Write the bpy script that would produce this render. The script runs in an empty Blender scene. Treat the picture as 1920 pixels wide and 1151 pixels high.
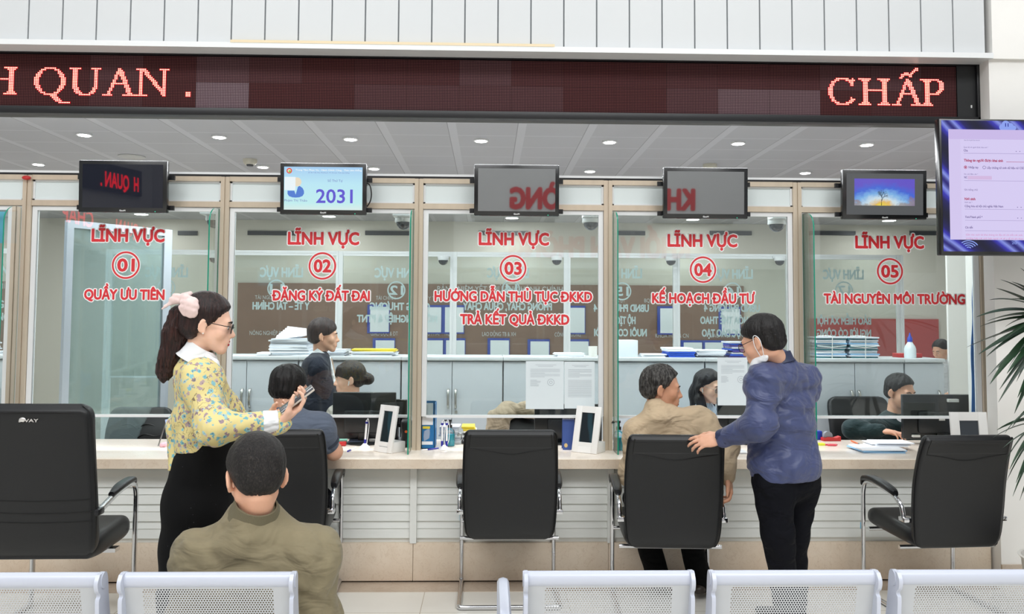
import bpy, bmesh, math, random
import numpy as np
from mathutils import Vector, Matrix

SC = bpy.context.scene
COL = SC.collection
PI = math.pi

# ------------------------------------------------------------------ camera
F_PX, CX, CY = 1570.0, 960.0, 515.2
YAW, PITCH, ROLL = 0.02775, 0.05344, 0.00525
CAM = Vector((0.0, 0.0, 1.55))
_d = Vector((math.sin(YAW) * math.cos(PITCH), math.cos(YAW) * math.cos(PITCH), math.sin(PITCH)))
_r = _d.cross(Vector((0, 0, 1))).normalized()
_u = _r.cross(_d)
RIGHT = _r * math.cos(ROLL) + _u * math.sin(ROLL)
UP = _u * math.cos(ROLL) - _r * math.sin(ROLL)
cam_data = bpy.data.cameras.new('camera')
cam_data.sensor_width = 36.0
cam_data.lens = F_PX / 1920.0 * 36.0
cam_data.shift_x = 0.0
cam_data.shift_y = -(1151 / 2 - CY) / 1920.0
cam_data.clip_start = 0.05
cam_data.clip_end = 100
cam = bpy.data.objects.new('camera', cam_data)
cam.matrix_world = Matrix((
    (RIGHT.x, UP.x, -_d.x, CAM.x),
    (RIGHT.y, UP.y, -_d.y, CAM.y),
    (RIGHT.z, UP.z, -_d.z, CAM.z),
    (0, 0, 0, 1)))
COL.objects.link(cam)
SC.camera = cam

# ------------------------------------------------------------------ world, lights, exposure
SC.view_settings.view_transform = 'Standard'
SC.view_settings.look = 'None'
SC.view_settings.gamma = 1.0
SC.view_settings.use_curve_mapping = False
SC.view_settings.exposure = 0.0
SC.cycles.max_bounces = 8
SC.cycles.diffuse_bounces = 4
SC.cycles.glossy_bounces = 4
SC.cycles.transmission_bounces = 4
SC.cycles.transparent_max_bounces = 14
SC.cycles.caustics_reflective = False
SC.cycles.caustics_refractive = False
SC.cycles.sample_clamp_indirect = 6.0

wd = bpy.data.worlds.new('daylight')
SC.world = wd
wd.use_nodes = True
_bg = wd.node_tree.nodes['Background']
_bg.inputs[0].default_value = (0.93, 0.97, 1.0, 1)
_bg.inputs[1].default_value = 0.45


def area_light(name, loc, sx, sy, power, col=(1, 1, 1), rot=(0, 0, 0), spread=PI, shape='RECTANGLE'):
    l = bpy.data.lights.new(name, 'AREA')
    l.shape = shape
    l.size = sx
    l.size_y = sy
    l.energy = power
    l.color = col
    l.spread = spread
    o = bpy.data.objects.new(name, l)
    o.location = loc
    o.rotation_euler = rot
    COL.objects.link(o)
    return o


# the luminous ceiling of the public hall (above and behind the camera)
HALL = (0.965, 0.985, 1.0)
area_light('hall_ceiling_light', (-3.6, -3.6, 8.2), 5.5, 4.4, 600, HALL)
area_light('hall_ceiling_light', (3.6, -3.6, 8.2), 5.5, 4.4, 600, HALL)
area_light('hall_ceiling_light', (0, 3.0, 8.2), 12.0, 2.4, 200, HALL)
# unseen fill added for the office behind the glass and second hall beyond
area_light('office_fill_light', (-0.8, 5.95, 2.90), 8.0, 0.5, 135, (0.95, 0.98, 1.0))
area_light('office_fill_light', (0.0, 9.6, 2.90), 13.0, 0.8, 120, (0.95, 0.98, 1.0))


def ray(px, py):
    return (_d + RIGHT * ((px - CX) / F_PX) - UP * ((py - CY) / F_PX))


def at(px, py, Y):
    """the point of the depth plane Y seen at photo pixel (px, py)"""
    v = ray(px, py)
    return CAM + v * ((Y - CAM.y) / v.y)


def atz(px, py, Z):
    v = ray(px, py)
    return CAM + v * ((Z - CAM.z) / v.z)


def pxm(Y):
    return F_PX / Y


# ------------------------------------------------------------------ materials
def lin(c):
    if isinstance(c, str):
        c = c.lstrip('#')
        c = [int(c[i:i + 2], 16) / 255 for i in (0, 2, 4)]
    return tuple((x / 12.92 if x <= 0.04045 else ((x + 0.055) / 1.055) ** 2.4) for x in c[:3])


MATS = {}


class NT:
    """small node-tree helper"""

    def __init__(self, m):
        self.m = m
        self.t = m.node_tree
        self.n = self.t.nodes
        self.l = self.t.links

    def new(self, kind, **kw):
        nd = self.n.new(kind)
        for k, v in kw.items():
            setattr(nd, k, v)
        return nd

    def link(self, a, b):
        self.l.new(a, b)

    def coord(self, which='Object'):
        return self.new('ShaderNodeTexCoord').outputs[which]

    def math(self, op, a, b=None, c=None):
        nd = self.new('ShaderNodeMath', operation=op)
        for i, v in enumerate((a, b, c)):
            if v is None:
                continue
            if isinstance(v, (int, float)):
                nd.inputs[i].default_value = v
            else:
                self.link(v, nd.inputs[i])
        return nd.outputs[0]

    def mapping(self, vec, scale=(1, 1, 1), loc=(0, 0, 0), rot=(0, 0, 0)):
        nd = self.new('ShaderNodeMapping')
        nd.inputs['Scale'].default_value = scale
        nd.inputs['Location'].default_value = loc
        nd.inputs['Rotation'].default_value = rot
        self.link(vec, nd.inputs['Vector'])
        return nd.outputs[0]

    def noise(self, vec, scale, detail=3, rough=0.5, out=0):
        nd = self.new('ShaderNodeTexNoise')
        nd.inputs['Scale'].default_value = scale
        nd.inputs['Detail'].default_value = detail
        nd.inputs['Roughness'].default_value = rough
        self.link(vec, nd.inputs['Vector'])
        return nd.outputs[out]

    def ramp(self, fac, stops):
        nd = self.new('ShaderNodeValToRGB')
        cr = nd.color_ramp
        while len(cr.elements) < len(stops):
            cr.elements.new(0.5)
        for e, (p, c) in zip(cr.elements, stops):
            e.position = p
            e.color = (*lin(c), 1) if not isinstance(c, (int, float)) else (c, c, c, 1)
        self.link(fac, nd.inputs[0])
        return nd.outputs[0]

    def mix(self, fac, a, b, blend='MIX'):
        nd = self.new('ShaderNodeMix', data_type='RGBA', blend_type=blend)
        for s, v in ((nd.inputs[0], fac), (nd.inputs[6], a), (nd.inputs[7], b)):
            if isinstance(v, (int, float)):
                s.default_value = v
            elif isinstance(v, (tuple, list, str)):
                s.default_value = (*lin(v), 1)
            else:
                self.link(v, s)
        return nd.outputs[2]

    def sep(self, vec):
        nd = self.new('ShaderNodeSeparateXYZ')
        self.link(vec, nd.inputs[0])
        return nd.outputs

    def bump(self, h, strength, dist, bsdf):
        nd = self.new('ShaderNodeBump')
        nd.inputs['Strength'].default_value = strength
        nd.inputs['Distance'].default_value = dist
        self.link(h, nd.inputs['Height'])
        self.link(nd.outputs[0], bsdf.inputs['Normal'])


def mat(name, col='#cccccc', rough=0.5, metal=0.0, spec=0.5, vary=0.0, vscale=8.0, bump=0.0, bscale=60.0,
        bdist=0.002, emit=None, estr=0.0, coat=0.0, sheen=0.0, stretch=(1, 1, 1)):
    if name in MATS:
        return MATS[name]
    m = bpy.data.materials.new(name)
    m.use_nodes = True
    t = NT(m)
    b = t.n['Principled BSDF']
    b.inputs['Base Color'].default_value = (*lin(col), 1)
    b.inputs['Roughness'].default_value = rough
    b.inputs['Metallic'].default_value = metal
    b.inputs['Specular IOR Level'].default_value = spec
    b.inputs['Coat Weight'].default_value = coat
    b.inputs['Sheen Weight'].default_value = sheen
    if emit is not None:
        b.inputs['Emission Color'].default_value = (*lin(emit), 1)
        b.inputs['Emission Strength'].default_value = estr
    vec = None
    if vary or bump:
        vec = t.mapping(t.coord('Object'), scale=stretch)
    if vary:
        c = lin(col)
        nf = t.noise(vec, vscale, 4, 0.6)
        lo = [max(0, x * (1 - vary)) for x in c]
        hi = [min(1, x * (1 + vary)) for x in c]
        nd = t.new('ShaderNodeValToRGB')
        nd.color_ramp.elements[0].position = 0.3
        nd.color_ramp.elements[1].position = 0.7
        nd.color_ramp.elements[0].color = (*lo, 1)
        nd.color_ramp.elements[1].color = (*hi, 1)
        t.link(nf, nd.inputs[0])
        t.link(nd.outputs[0], b.inputs['Base Color'])
    if bump:
        t.bump(t.noise(vec, bscale, 3, 0.6), bump, bdist, b)
    MATS[name] = m
    return m


def raw(name):
    m = bpy.data.materials.new(name)
    m.use_nodes = True
    MATS[name] = m
    t = NT(m)
    return m, t, t.n['Principled BSDF'], t.n['Material Output']


def glass_mat(name, tint='#f2fbf8', refl=1.0, body=None, bodyfac=0.0):
    """thin clear architectural glass: lets light through, mirrors by Fresnel"""
    m, t, b, out = raw(name)
    t.n.remove(b)
    tr = t.new('ShaderNodeBsdfTransparent')
    tr.inputs[0].default_value = (*lin(tint), 1)
    gl = t.new('ShaderNodeBsdfGlossy')
    gl.inputs['Roughness'].default_value = 0.0
    gl.inputs[0].default_value = (1, 1, 1, 1)
    fr = t.new('ShaderNodeFresnel')
    fr.inputs[0].default_value = 1.5
    mx = t.new('ShaderNodeMixShader')
    fac = t.math('MULTIPLY', fr.outputs[0], refl)
    t.link(fac, mx.inputs[0])
    base = tr.outputs[0]
    if body:
        df = t.new('ShaderNodeBsdfDiffuse')
        df.inputs[0].default_value = (*lin(body), 1)
        m2 = t.new('ShaderNodeMixShader')
        m2.inputs[0].default_value = bodyfac
        t.link(base, m2.inputs[1])
        t.link(df.outputs[0], m2.inputs[2])
        base = m2.outputs[0]
    t.link(base, mx.inputs[1])
    t.link(gl.outputs[0], mx.inputs[2])
    t.link(mx.outputs[0], out.inputs[0])
    return m


# ------------------------------------------------------------------ objects
def put(o, parent=None):
    COL.objects.link(o)
    if parent is not None:
        o.parent = parent
    return o


def tag(o, label=None, cat=None, group=None, kind=None):
    if label:
        o['label'] = label
    if cat:
        o['category'] = cat
    if group:
        o['group'] = group
    if kind:
        o['kind'] = kind
    return o


def thing(name, label, cat, loc=(0, 0, 0), rz=0.0, group=None):
    o = bpy.data.objects.new(name, None)
    o.empty_display_size = 0.05
    o.location = loc
    o.rotation_euler = (0, 0, rz)
    COL.objects.link(o)
    return tag(o, label, cat, group)


def world_of(o):
    m = Matrix.Identity(4)
    while o is not None:
        m = o.matrix_basis @ m
        o = o.parent
    return m


def copy_tree(o, parent=None):
    c = o.copy()
    COL.objects.link(c)
    if parent is not None:
        c.parent = parent
    for ch in list(o.children):
        copy_tree(ch, c)
    return c


class MB:
    """collects shapes in one bmesh; build() links it as one object"""

    def __init__(self):
        self.bm = bmesh.new()

    def verts(self, pts):
        return [self.bm.verts.new(p) for p in pts]

    def face(self, pts, mi=0):
        f = self.bm.faces.new(self.verts(pts))
        f.material_index = mi
        return f

    def box(self, x0, x1, y0, y1, z0, z1, mi=0, bev=0.0, seg=2):
        if x1 < x0: x0, x1 = x1, x0
        if y1 < y0: y0, y1 = y1, y0
        if z1 < z0: z0, z1 = z1, z0
        v = self.verts([(x0, y0, z0), (x1, y0, z0), (x1, y1, z0), (x0, y1, z0),
                        (x0, y0, z1), (x1, y0, z1), (x1, y1, z1), (x0, y1, z1)])
        fs = []
        for q in ((0, 3, 2, 1), (4, 5, 6, 7), (0, 1, 5, 4), (1, 2, 6, 5), (2, 3, 7, 6), (3, 0, 4, 7)):
            f = self.bm.faces.new([v[i] for i in q])
            f.material_index = mi
            fs.append(f)
        if bev > 0:
            es = set(e for f in fs for e in f.edges)
            bmesh.ops.bevel(self.bm, geom=list(es), offset=bev, segments=seg, affect='EDGES', profile=0.5)
        return v

    def obox(self, c, ax, ay, az, hx, hy, hz, mi=0, bev=0.0, seg=2):
        """oriented box: centre, three unit axes, half sizes"""
        c, ax, ay, az = Vector(c), Vector(ax), Vector(ay), Vector(az)
        P = []
        for sz in (-1, 1):
            for sx, sy in ((-1, -1), (1, -1), (1, 1), (-1, 1)):
                P.append(c + ax * hx * sx + ay * hy * sy + az * hz * sz)
        v = self.verts(P)
        fs = []
        for q in ((0, 3, 2, 1), (4, 5, 6, 7), (0, 1, 5, 4), (1, 2, 6, 5), (2, 3, 7, 6), (3, 0, 4, 7)):
            f = self.bm.faces.new([v[i] for i in q])
            f.material_index = mi
            fs.append(f)
        if bev > 0:
            es = set(e for f in fs for e in f.edges)
            bmesh.ops.bevel(self.bm, geom=list(es), offset=bev, segments=seg, affect='EDGES', profile=0.5)

    def rings(self, rings, caps=True, closed=True, mi=0):
        vs = [self.verts(r) for r in rings]
        n = len(vs[0])
        for a, b in zip(vs[:-1], vs[1:]):
            for i in range(n if closed else n - 1):
                j = (i + 1) % n
                f = self.bm.faces.new((a[i], a[j], b[j], b[i]))
                f.material_index = mi
        if caps and closed:
            f = self.bm.faces.new(list(reversed(vs[0])))
            f.material_index = mi
            f = self.bm.faces.new(vs[-1])
            f.material_index = mi
        return vs

    def tube(self, pts, r, n=10, mi=0, caps=True, flat=None):
        """round bar along a polyline; r is a number or a list"""
        pts = [Vector(p) for p in pts]
        rs = r if isinstance(r, (list, tuple)) else [r] * len(pts)
        tans = []
        for i in range(len(pts)):
            a = pts[max(0, i - 1)]
            b = pts[min(len(pts) - 1, i + 1)]
            tans.append((b - a).normalized())
        t0 = tans[0]
        ref = Vector((0, 0, 1)) if abs(t0.z) < 0.9 else Vector((1, 0, 0))
        nrm = (ref - t0 * ref.dot(t0)).normalized()
        rings = []
        for i, p in enumerate(pts):
            t = tans[i]
            nrm = (nrm - t * nrm.dot(t)).normalized()
            bn = t.cross(nrm)
            sx, sy = (1, 1) if flat is None else flat
            rings.append([p + nrm * math.cos(a) * rs[i] * sx + bn * math.sin(a) * rs[i] * sy
                          for a in (2 * PI * k / n for k in range(n))])
        self.rings(rings, caps=caps, mi=mi)

    def cyl(self, a, b, r, r2=None, n=20, mi=0):
        self.tube([a, b], [r, r if r2 is None else r2], n=n, mi=mi)

    def lathe(self, c, prof, n=24, mi=0, axis=(0, 0, 1)):
        """prof: list of (radius, height) along axis from c"""
        ax = Vector(axis).normalized()
        ref = Vector((1, 0, 0)) if abs(ax.x) < 0.9 else Vector((0, 1, 0))
        e1 = (ref - ax * ref.dot(ax)).normalized()
        e2 = ax.cross(e1)
        c = Vector(c)
        rings = [[c + ax * h + (e1 * math.cos(2 * PI * k / n) + e2 * math.sin(2 * PI * k / n)) * max(r, 1e-4)
                  for k in range(n)] for r, h in prof]
        self.rings(rings, caps=True, mi=mi)

    def prism(self, poly, d, mi=0):
        """polygon (list of 3-D points) extruded by vector d"""
        d = Vector(d)
        a = [Vector(p) for p in poly]
        self.rings([a, [p + d for p in a]], caps=True, mi=mi)

    def ball(self, c, r, seg=16, mi=0):
        if isinstance(r, (int, float)):
            r = (r, r, r)
        mtx = Matrix.Translation(c) @ Matrix.Diagonal((*r, 1))
        g = bmesh.ops.create_uvsphere(self.bm, u_segments=seg, v_segments=max(6, seg // 2), radius=1.0, matrix=mtx)
        for f in set(f for v in g['verts'] for f in v.link_faces):
            f.material_index = mi

    def add_mesh(self, me, mtx=None, mi=0):
        m2 = me.copy()
        if mtx is not None:
            m2.transform(mtx)
        m2.polygons.foreach_set('material_index', [mi] * len(m2.polygons))
        self.bm.from_mesh(m2)
        bpy.data.meshes.remove(m2)

    def build(self, name, mats, parent=None, world=True, smooth=True, ang=40, recalc=True):
        if recalc:
            bmesh.ops.recalc_face_normals(self.bm, faces=self.bm.faces[:])
        me = bpy.data.meshes.new(name)
        self.bm.to_mesh(me)
        self.bm.free()
        if parent is not None and world:
            me.transform(world_of(parent).inverted())
        for m in (mats if isinstance(mats, (list, tuple)) else [mats]):
            me.materials.append(m)
        if smooth:
            me.polygons.foreach_set('use_smooth', [True] * len(me.polygons))
            me.set_sharp_from_angle(angle=math.radians(ang))
        o = bpy.data.objects.new(name, me)
        return put(o, parent)


def boxobj(name, b, m, parent=None, bev=0.0, world=True):
    mb = MB()
    mb.box(*b, bev=bev)
    return mb.build(name, m, parent, world)


def rrect(w, h, r, n=5):
    """rounded rectangle outline, centred, as 2-D points"""
    pts = []
    for cx, cy, a0 in ((w / 2 - r, h / 2 - r, 0), (-w / 2 + r, h / 2 - r, PI / 2),
                       (-w / 2 + r, -h / 2 + r, PI), (w / 2 - r, -h / 2 + r, 3 * PI / 2)):
        for k in range(n + 1):
            a = a0 + PI / 2 * k / n
            pts.append((cx + r * math.cos(a), cy + r * math.sin(a)))
    return pts


# ------------------------------------------------------------------ lettering
_HCAP = None


def text_data(body, offset=0.0, spacing=1.0, res=3):
    c = bpy.data.curves.new('t', 'FONT')
    c.body = body
    c.offset = offset
    c.space_character = spacing
    c.resolution_u = res
    o = bpy.data.objects.new('t', c)
    COL.objects.link(o)
    dg = bpy.context.evaluated_depsgraph_get()
    dg.update()
    me = bpy.data.meshes.new_from_object(o.evaluated_get(dg))
    bpy.data.objects.remove(o)
    bpy.data.curves.remove(c)
    return me


def letter(mb, body, left, right_pt, cap, up=Vector((0, 0, 1)), bold=0.0, mi=0, lift=Vector((0, 0, 0)), spacing=1.0,
           grow=0.0, res=3):
    """write body between two base-line points with the given cap height.
    bold: stroke growth as a share of the cap height; grow: contour growth in metres"""
    global _HCAP
    if _HCAP is None:
        h = text_data('H')
        _HCAP = max(v.co.y for v in h.vertices)
        bpy.data.meshes.remove(h)
    left, right_pt = Vector(left), Vector(right_pt)
    w = (right_pt - left).length
    ex = (right_pt - left).normalized()
    s = cap / _HCAP
    bars = []
    quads = []
    ext = lambda t_: (lambda m_: (min(v.co.x for v in m_.vertices), max(v.co.x for v in m_.vertices), bpy.data.meshes.remove(m_))[:2])(text_data(t_, 0.0, spacing, res))
    HORN = {'\u01a0': 0, '\u1eda': 1, '\u1edc': -1}
    if any(c_ in body for c_ in HORN):
        plain = ''.join('O' if c_ in HORN else c_ for c_ in body)
        wO = (lambda e: e[1] - e[0])(ext('O'))
        for q, ch in enumerate(body):
            if ch in HORN:
                x1_ = ext(plain[:q + 1])[1]
                h = _HCAP
                quads.append([(x1_ - h * .20, h * .84), (x1_ - h * .04, h * .80), (x1_ + h * .11, h * 1.02), (x1_ + h * .0, h * 1.06)])
                xm = x1_ - wO * .5
                if HORN[ch]:
                    g = HORN[ch]
                    qd = [(xm - g * h * .07, h * 1.10), (xm + g * h * .05, h * 1.10), (xm + g * h * .20, h * 1.30), (xm + g * h * .05, h * 1.30)]
                    quads.append(qd if g > 0 else qd[::-1])
        body = plain
    if '\u0110' in body:
        plain = body.replace('\u0110', 'D')
        wD = (lambda e: e[1] - e[0])(ext('D'))
        for q, ch in enumerate(body):
            if ch == '\u0110':
                bars.append(ext(plain[:q + 1])[1] - wD)
        body = plain
    me = text_data(body, 0.0, spacing, res)
    if not len(me.vertices):
        return
    x0 = min(v.co.x for v in me.vertices)
    x1 = max(v.co.x for v in me.vertices)
    if bars or quads:
        b2 = bmesh.new()
        b2.from_mesh(me)
        for xb in bars:
            h = _HCAP
            b2.faces.new([b2.verts.new(p) for p in ((xb - h * .13, h * .455, 0), (xb + h * .30, h * .455, 0), (xb + h * .30, h * .545, 0), (xb - h * .13, h * .545, 0))])
        for qd in quads:
            b2.faces.new([b2.verts.new((p[0], p[1], 0)) for p in qd])
        b2.to_mesh(me)
        b2.free()
        x0 = min(x0, min(v.co.x for v in me.vertices))
    rb = bold * cap + grow
    k = (w - 2 * bold * cap) / max(1e-6, x1 - x0)
    up = Vector(up).normalized()
    nrm = ex.cross(up)
    o = left + lift - ex * (x0 * k) + ex * (bold * cap)
    if rb > 0:
        offs = [(math.cos(2 * PI * q / 12) * rb, math.sin(2 * PI * q / 12) * rb, q * 5e-5) for q in range(12)] + [(0, 0, 65e-5)]
    else:
        offs = [(0, 0, 0)]
    for dx, dy, dn in offs:
        p = o + ex * dx + up * dy + nrm * dn
        mtx = Matrix(((ex.x * k, up.x * s, nrm.x, p.x), (ex.y * k, up.y * s, nrm.y, p.y),
                      (ex.z * k, up.z * s, nrm.z, p.z), (0, 0, 0, 1)))
        mb.add_mesh(me, mtx, mi)
    bpy.data.meshes.remove(me)


def ring_mark(mb, c, r, w, ex=Vector((1, 0, 0)), up=Vector((0, 0, 1)), mi=0, lift=Vector((0, 0, 0)), n=48):
    c = Vector(c) + lift
    a = [c + (ex * math.cos(2 * PI * k / n) + up * math.sin(2 * PI * k / n)) * r for k in range(n)]
    b = [c + (ex * math.cos(2 * PI * k / n) + up * math.sin(2 * PI * k / n)) * (r - w) for k in range(n)]
    va, vb = mb.verts(a), mb.verts(b)
    for i in range(n):
        j = (i + 1) % n
        f = mb.bm.faces.new((va[i], va[j], vb[j], vb[i]))
        f.material_index = mi
# ------------------------------------------------------------------ shared materials
WHITE = mat('white_paint', '#e6e8e9', 0.45, vary=0.015, vscale=3)
FRAMEW = mat('white_frame_enamel', '#ebedee', 0.3)
POST = mat('champagne_metal', '#d8c9b4', 0.28, metal=0.35, vary=0.06, vscale=14, stretch=(1, 1, 0.15))
BLACKP = mat('black_plastic', '#141518', 0.35)
BLACKG = mat('black_gloss', '#0c0d10', 0.12)
CHROME = mat('chrome', '#d9dadd', 0.12, metal=1.0)
STEEL = mat('brushed_steel', '#b9b8b4', 0.3, metal=1.0)
GLASS = glass_mat('clear_glass', '#f6fbfa', 0.85)
FARGLASS = glass_mat('far_clear_glass', '#f6faf9', 0.5)
FROST = mat('frosted_glass', '#dfe8e8', 0.3, spec=0.5)
EDGEG = mat('green_glass_edge', '#0f8f74', 0.15, spec=0.6)
PAPER = mat('white_paper', '#eef1f5', 0.7)
GREYTXT = mat('grey_print', '#8d949c', 0.7)
REDL = mat('red_vinyl', '#e2353d', 0.4)
WHITEL = mat('white_vinyl', '#fbfbfb', 0.4)
DARKGREY = mat('dark_grey_metal', '#3a3c40', 0.45)
LEATHER = mat('black_leather', '#17181a', 0.42, spec=0.45, bump=0.12, bscale=220, bdist=0.0015)


def lamp_mat(name, col, s):
    m, t, b, out = raw(name)
    t.n.remove(b)
    e = t.new('ShaderNodeEmission')
    e.inputs[0].default_value = (*lin(col), 1)
    e.inputs[1].default_value = s
    t.link(e.outputs[0], out.inputs[0])
    return m


LAMP = lamp_mat('lamp_white', '#ffffff', 14.0)


def marble_mat(name, c1, c2, c3):
    m, t, b, out = raw(name)
    v = t.coord('Object')
    n1 = t.noise(v, 3.0, 6, 0.65)
    base = t.ramp(n1, [(0.3, c1), (0.65, c2)])
    w = t.new('ShaderNodeTexNoise')
    w.inputs['Scale'].default_value = 9
    w.inputs['Detail'].default_value = 8
    w.inputs['Distortion'].default_value = 2.5
    t.link(v, w.inputs['Vector'])
    vein = t.math('ABSOLUTE', t.math('SUBTRACT', w.outputs[0], 0.5))
    vf = t.ramp(vein, [(0.0, 0.28), (0.02, 0.0)])
    c = t.mix(vf, base, c3)
    sp = t.noise(v, 90, 3, 0.6)
    c = t.mix(t.ramp(sp, [(0.62, 0.0), (0.72, 0.35)]), c, c3)
    t.link(c, b.inputs['Base Color'])
    b.inputs['Roughness'].default_value = 0.22
    return m


MARBLE = marble_mat('beige_marble', '#dbc8b2', '#e8d9c6', '#bda288')
MARBLETOP = marble_mat('cream_marble', '#efe3d3', '#f6ece0', '#d5bfa4')


def tile_mat(name, c1, c2, sx, sy, ox, oy, joint='#b3a998', w=0.004, rough=0.16):
    m, t, b, out = raw(name)
    v = t.coord('Object')
    s = t.sep(v)
    fx = t.math('FRACT', t.math('DIVIDE', t.math('SUBTRACT', s[0], ox - 100 * sx), sx))
    fy = t.math('FRACT', t.math('DIVIDE', t.math('SUBTRACT', s[1], oy - 100 * sy), sy))
    lx = t.math('LESS_THAN', fx, w / sx)
    ly = t.math('LESS_THAN', fy, w / sy)
    j = t.math('MAXIMUM', lx, ly)
    n = t.noise(v, 1.7, 5, 0.6)
    base = t.ramp(n, [(0.3, c1), (0.7, c2)])
    t.link(t.mix(j, base, joint), b.inputs['Base Color'])
    b.inputs['Roughness'].default_value = rough
    return m


FLOORM = tile_mat('cream_floor_tiles', '#e2ded5', '#ebe8e0', 0.8, 0.8, -0.354, 4.53 - 0.8)

# ------------------------------------------------------------------ floor, walls, ceilings
XL, XR = -7.5, 7.5
YP = 5.03          # marble plinth
YG = 5.28          # glass line
YS = 4.95          # fascia of the header
HC = 0.74          # counter top
ZC = 2.93          # office ceiling
YW = 11.8          # far wall


def struct(o):
    o['kind'] = 'structure'
    return o


struct(boxobj('floor', (XL, XR, -6.2, 12.0, -0.1, 0.0), FLOORM))
m_strip = marble_mat('taupe_border_stone', '#b7a593', '#c7b7a6', '#94806c')
struct(boxobj('trim_1', (XL, at(1880, 1050, 4.85).x, 4.865, YP + 0.05, 0.0, 0.003), m_strip))

# panelled fascia above the counters
GROOVE = mat('groove_grey', '#8d9296', 0.7)
xr_wall = at(1848, 60, YS).x
mb = MB()
mb.box(XL, xr_wall, YS + 0.012, YS + 0.35, 3.18, 8.4)
wall = mb.build('wall_front', GROOVE)
struct(wall)
mb = MB()
x = at(52.5, 60, YS).x
pitch = (at(1847, 60, YS).x - x) / 29
k = -14
while True:
    a = x + pitch * k + 0.005
    b_ = a + pitch - 0.009
    if a > xr_wall - 0.02:
        break
    mb.box(a, min(b_, xr_wall), YS, YS + 0.014, 3.18, 8.4)
    k += 1
PANELW = mat('fascia_white', '#d3d6d8', 0.4)
mb.build('cladding_panels', PANELW, wall)
# fascia lip with its soffit
xl_lip = at(1857, 96, YS).x
mb = MB()
mb.box(XL, xl_lip, YS - 0.03, YS + 0.35, 3.150, 3.182)
struct(mb.build('trim_2', FRAMEW))
mb = MB()
a, b_ = at(432, 72, YS - 0.03), at(1040, 82, YS - 0.03)
mb.box(a.x, b_.x, YS - 0.032, YS - 0.002, 3.180, 3.196)
struct(mb.build('trim_3', mat('cream_filler', '#ead9b8', 0.7)))

# wall and pillar on the right
PILLAR = mat('warm_white_wall', '#f2f0ec', 0.5, vary=0.02, vscale=2)
YR = 4.955
xp = at(1866, 600, YR).x
mb = MB()
mb.box(xp, XR, YR, 5.06, 0.0, 3.15)
mb.box(xl_lip, XR, 4.93, 5.5, 3.15, 8.4)
# inner face that closes the office on the right
mb.box(at(1774, 560, 6.78).x, XR, 6.755, 6.78, 0.0, ZC)
mb.box(at(1774, 560, 6.75).x + 0.9, XR, 5.5, 6.76, 0.0, ZC)
mb.box(at(1846, 600, 5.30).x, XR, 5.30, 5.5, 0.0, 3.15)
struct(mb.build('wall_right', PILLAR))
mb = MB()
mb.box(xp - .004, XR, YR - .014, YR, 0.0, 0.12)
struct(mb.build('baseboard_right', m_strip))

WALLF = mat('far_wall_beige', '#cfcabe', 0.6, vary=0.02, vscale=1.5)
struct(boxobj('wall_back', (XL, XR, YW, YW + 0.2, 0, ZC), WALLF))
# wall behind the public, with the hall's ceiling
rear = struct(boxobj('wall_rear', (XL, XR, -6.2, -6.0, 0, 8.4), mat('rear_wall_taupe', '#8b8986', 0.6)))
boxobj('white_band', (-0.7, XR, -6.0, -5.95, 2.58, 3.75), WHITE, rear)
lb = MB()
letter(lb, 'KHỐI VĂN PHÒNG', (4.0, -5.94, 2.80), (0.39, -5.94, 2.80), 0.38, bold=0.07)
sg = tag(lb.build('wall_sign', REDL, recalc=False, smooth=False), 'large red wall lettering opposite the counters, mirrored in the glass', 'sign')
struct(boxobj('ceiling', (XL, XR, -6.2, YS + 0.4, 8.4, 8.5), WHITE))


def ceiling_mat():
    m, t, b, out = raw('grey_ceiling_panels')
    v = t.coord('Object')
    s = t.sep(v)
    px, py = 0.502, 0.41
    fx = t.math('FRACT', t.math('DIVIDE', t.math('SUBTRACT', s[0], -0.305 - 0.502 * 40), px))
    fy = t.math('FRACT', t.math('DIVIDE', t.math('SUBTRACT', s[1], 6.226 - 0.41 * 40), py))
    band = t.math('LESS_THAN', fx, 0.13)
    line = t.math('LESS_THAN', fx, 0.012)
    row = t.math('LESS_THAN', fy, 0.05)
    n = t.noise(t.mapping(v, scale=(1, 1, 1)), 0.9, 2)
    base = t.ramp(n, [(0.3, '#a9a9ae'), (0.7, '#b1b1b6')])
    c = t.mix(t.math('MAXIMUM', band, row), base, '#bcbcc1')
    c = t.mix(line, c, '#85858a')
    t.link(c, b.inputs['Base Color'])
    b.inputs['Roughness'].default_value = 0.45
    return m


struct(boxobj('ceiling', (XL, XR, 5.2, YW + 0.2, ZC, ZC + 0.1), ceiling_mat()))

# ------------------------------------------------------------------ LED sign
mb = MB()
Ys = 5.07
xs0, xs1 = XL + 0.4, at(1838, 170, Ys).x
zt, zb = at(960, 103, Ys).z, at(960, 224, Ys).z
zpt = at(960, 113, Ys).z       # panel: 32 rows of 10 mm
zpb = zpt - 0.32
led = thing('led_sign', 'long black scrolling LED sign with red dotted letters above the counters', 'led sign', (0, Ys, zb))
xe = at(1795, 170, Ys).x
xe = round(xe, 2)
fr = MB()
fr.box(xs0, xs1, Ys - 0.02, Ys + 0.1, zpt + 0.002, zt, bev=0.004)
fr.box(xs0, xs1, Ys - 0.02, Ys + 0.1, zb, zpb - 0.002, bev=0.004)
fr.box(xs1 - 0.03, xs1, Ys - 0.02, Ys + 0.1, zb, zt, bev=0.004)
fr.build('sign_frame', mat('led_frame_black', '#17181b', 0.4), led)
boxobj('end_box', (xe, xs1 - 0.03, Ys, Ys + 0.09, zpb - 0.002, zpt + 0.002), mat('led_end_black', '#151719', 0.5), led)
mb = MB()
p = at(1821, 200, Ys)
mb.box(p.x - 0.004, p.x + 0.004, Ys - 0.004, Ys, p.z - 0.009, p.z + 0.009)
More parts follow.
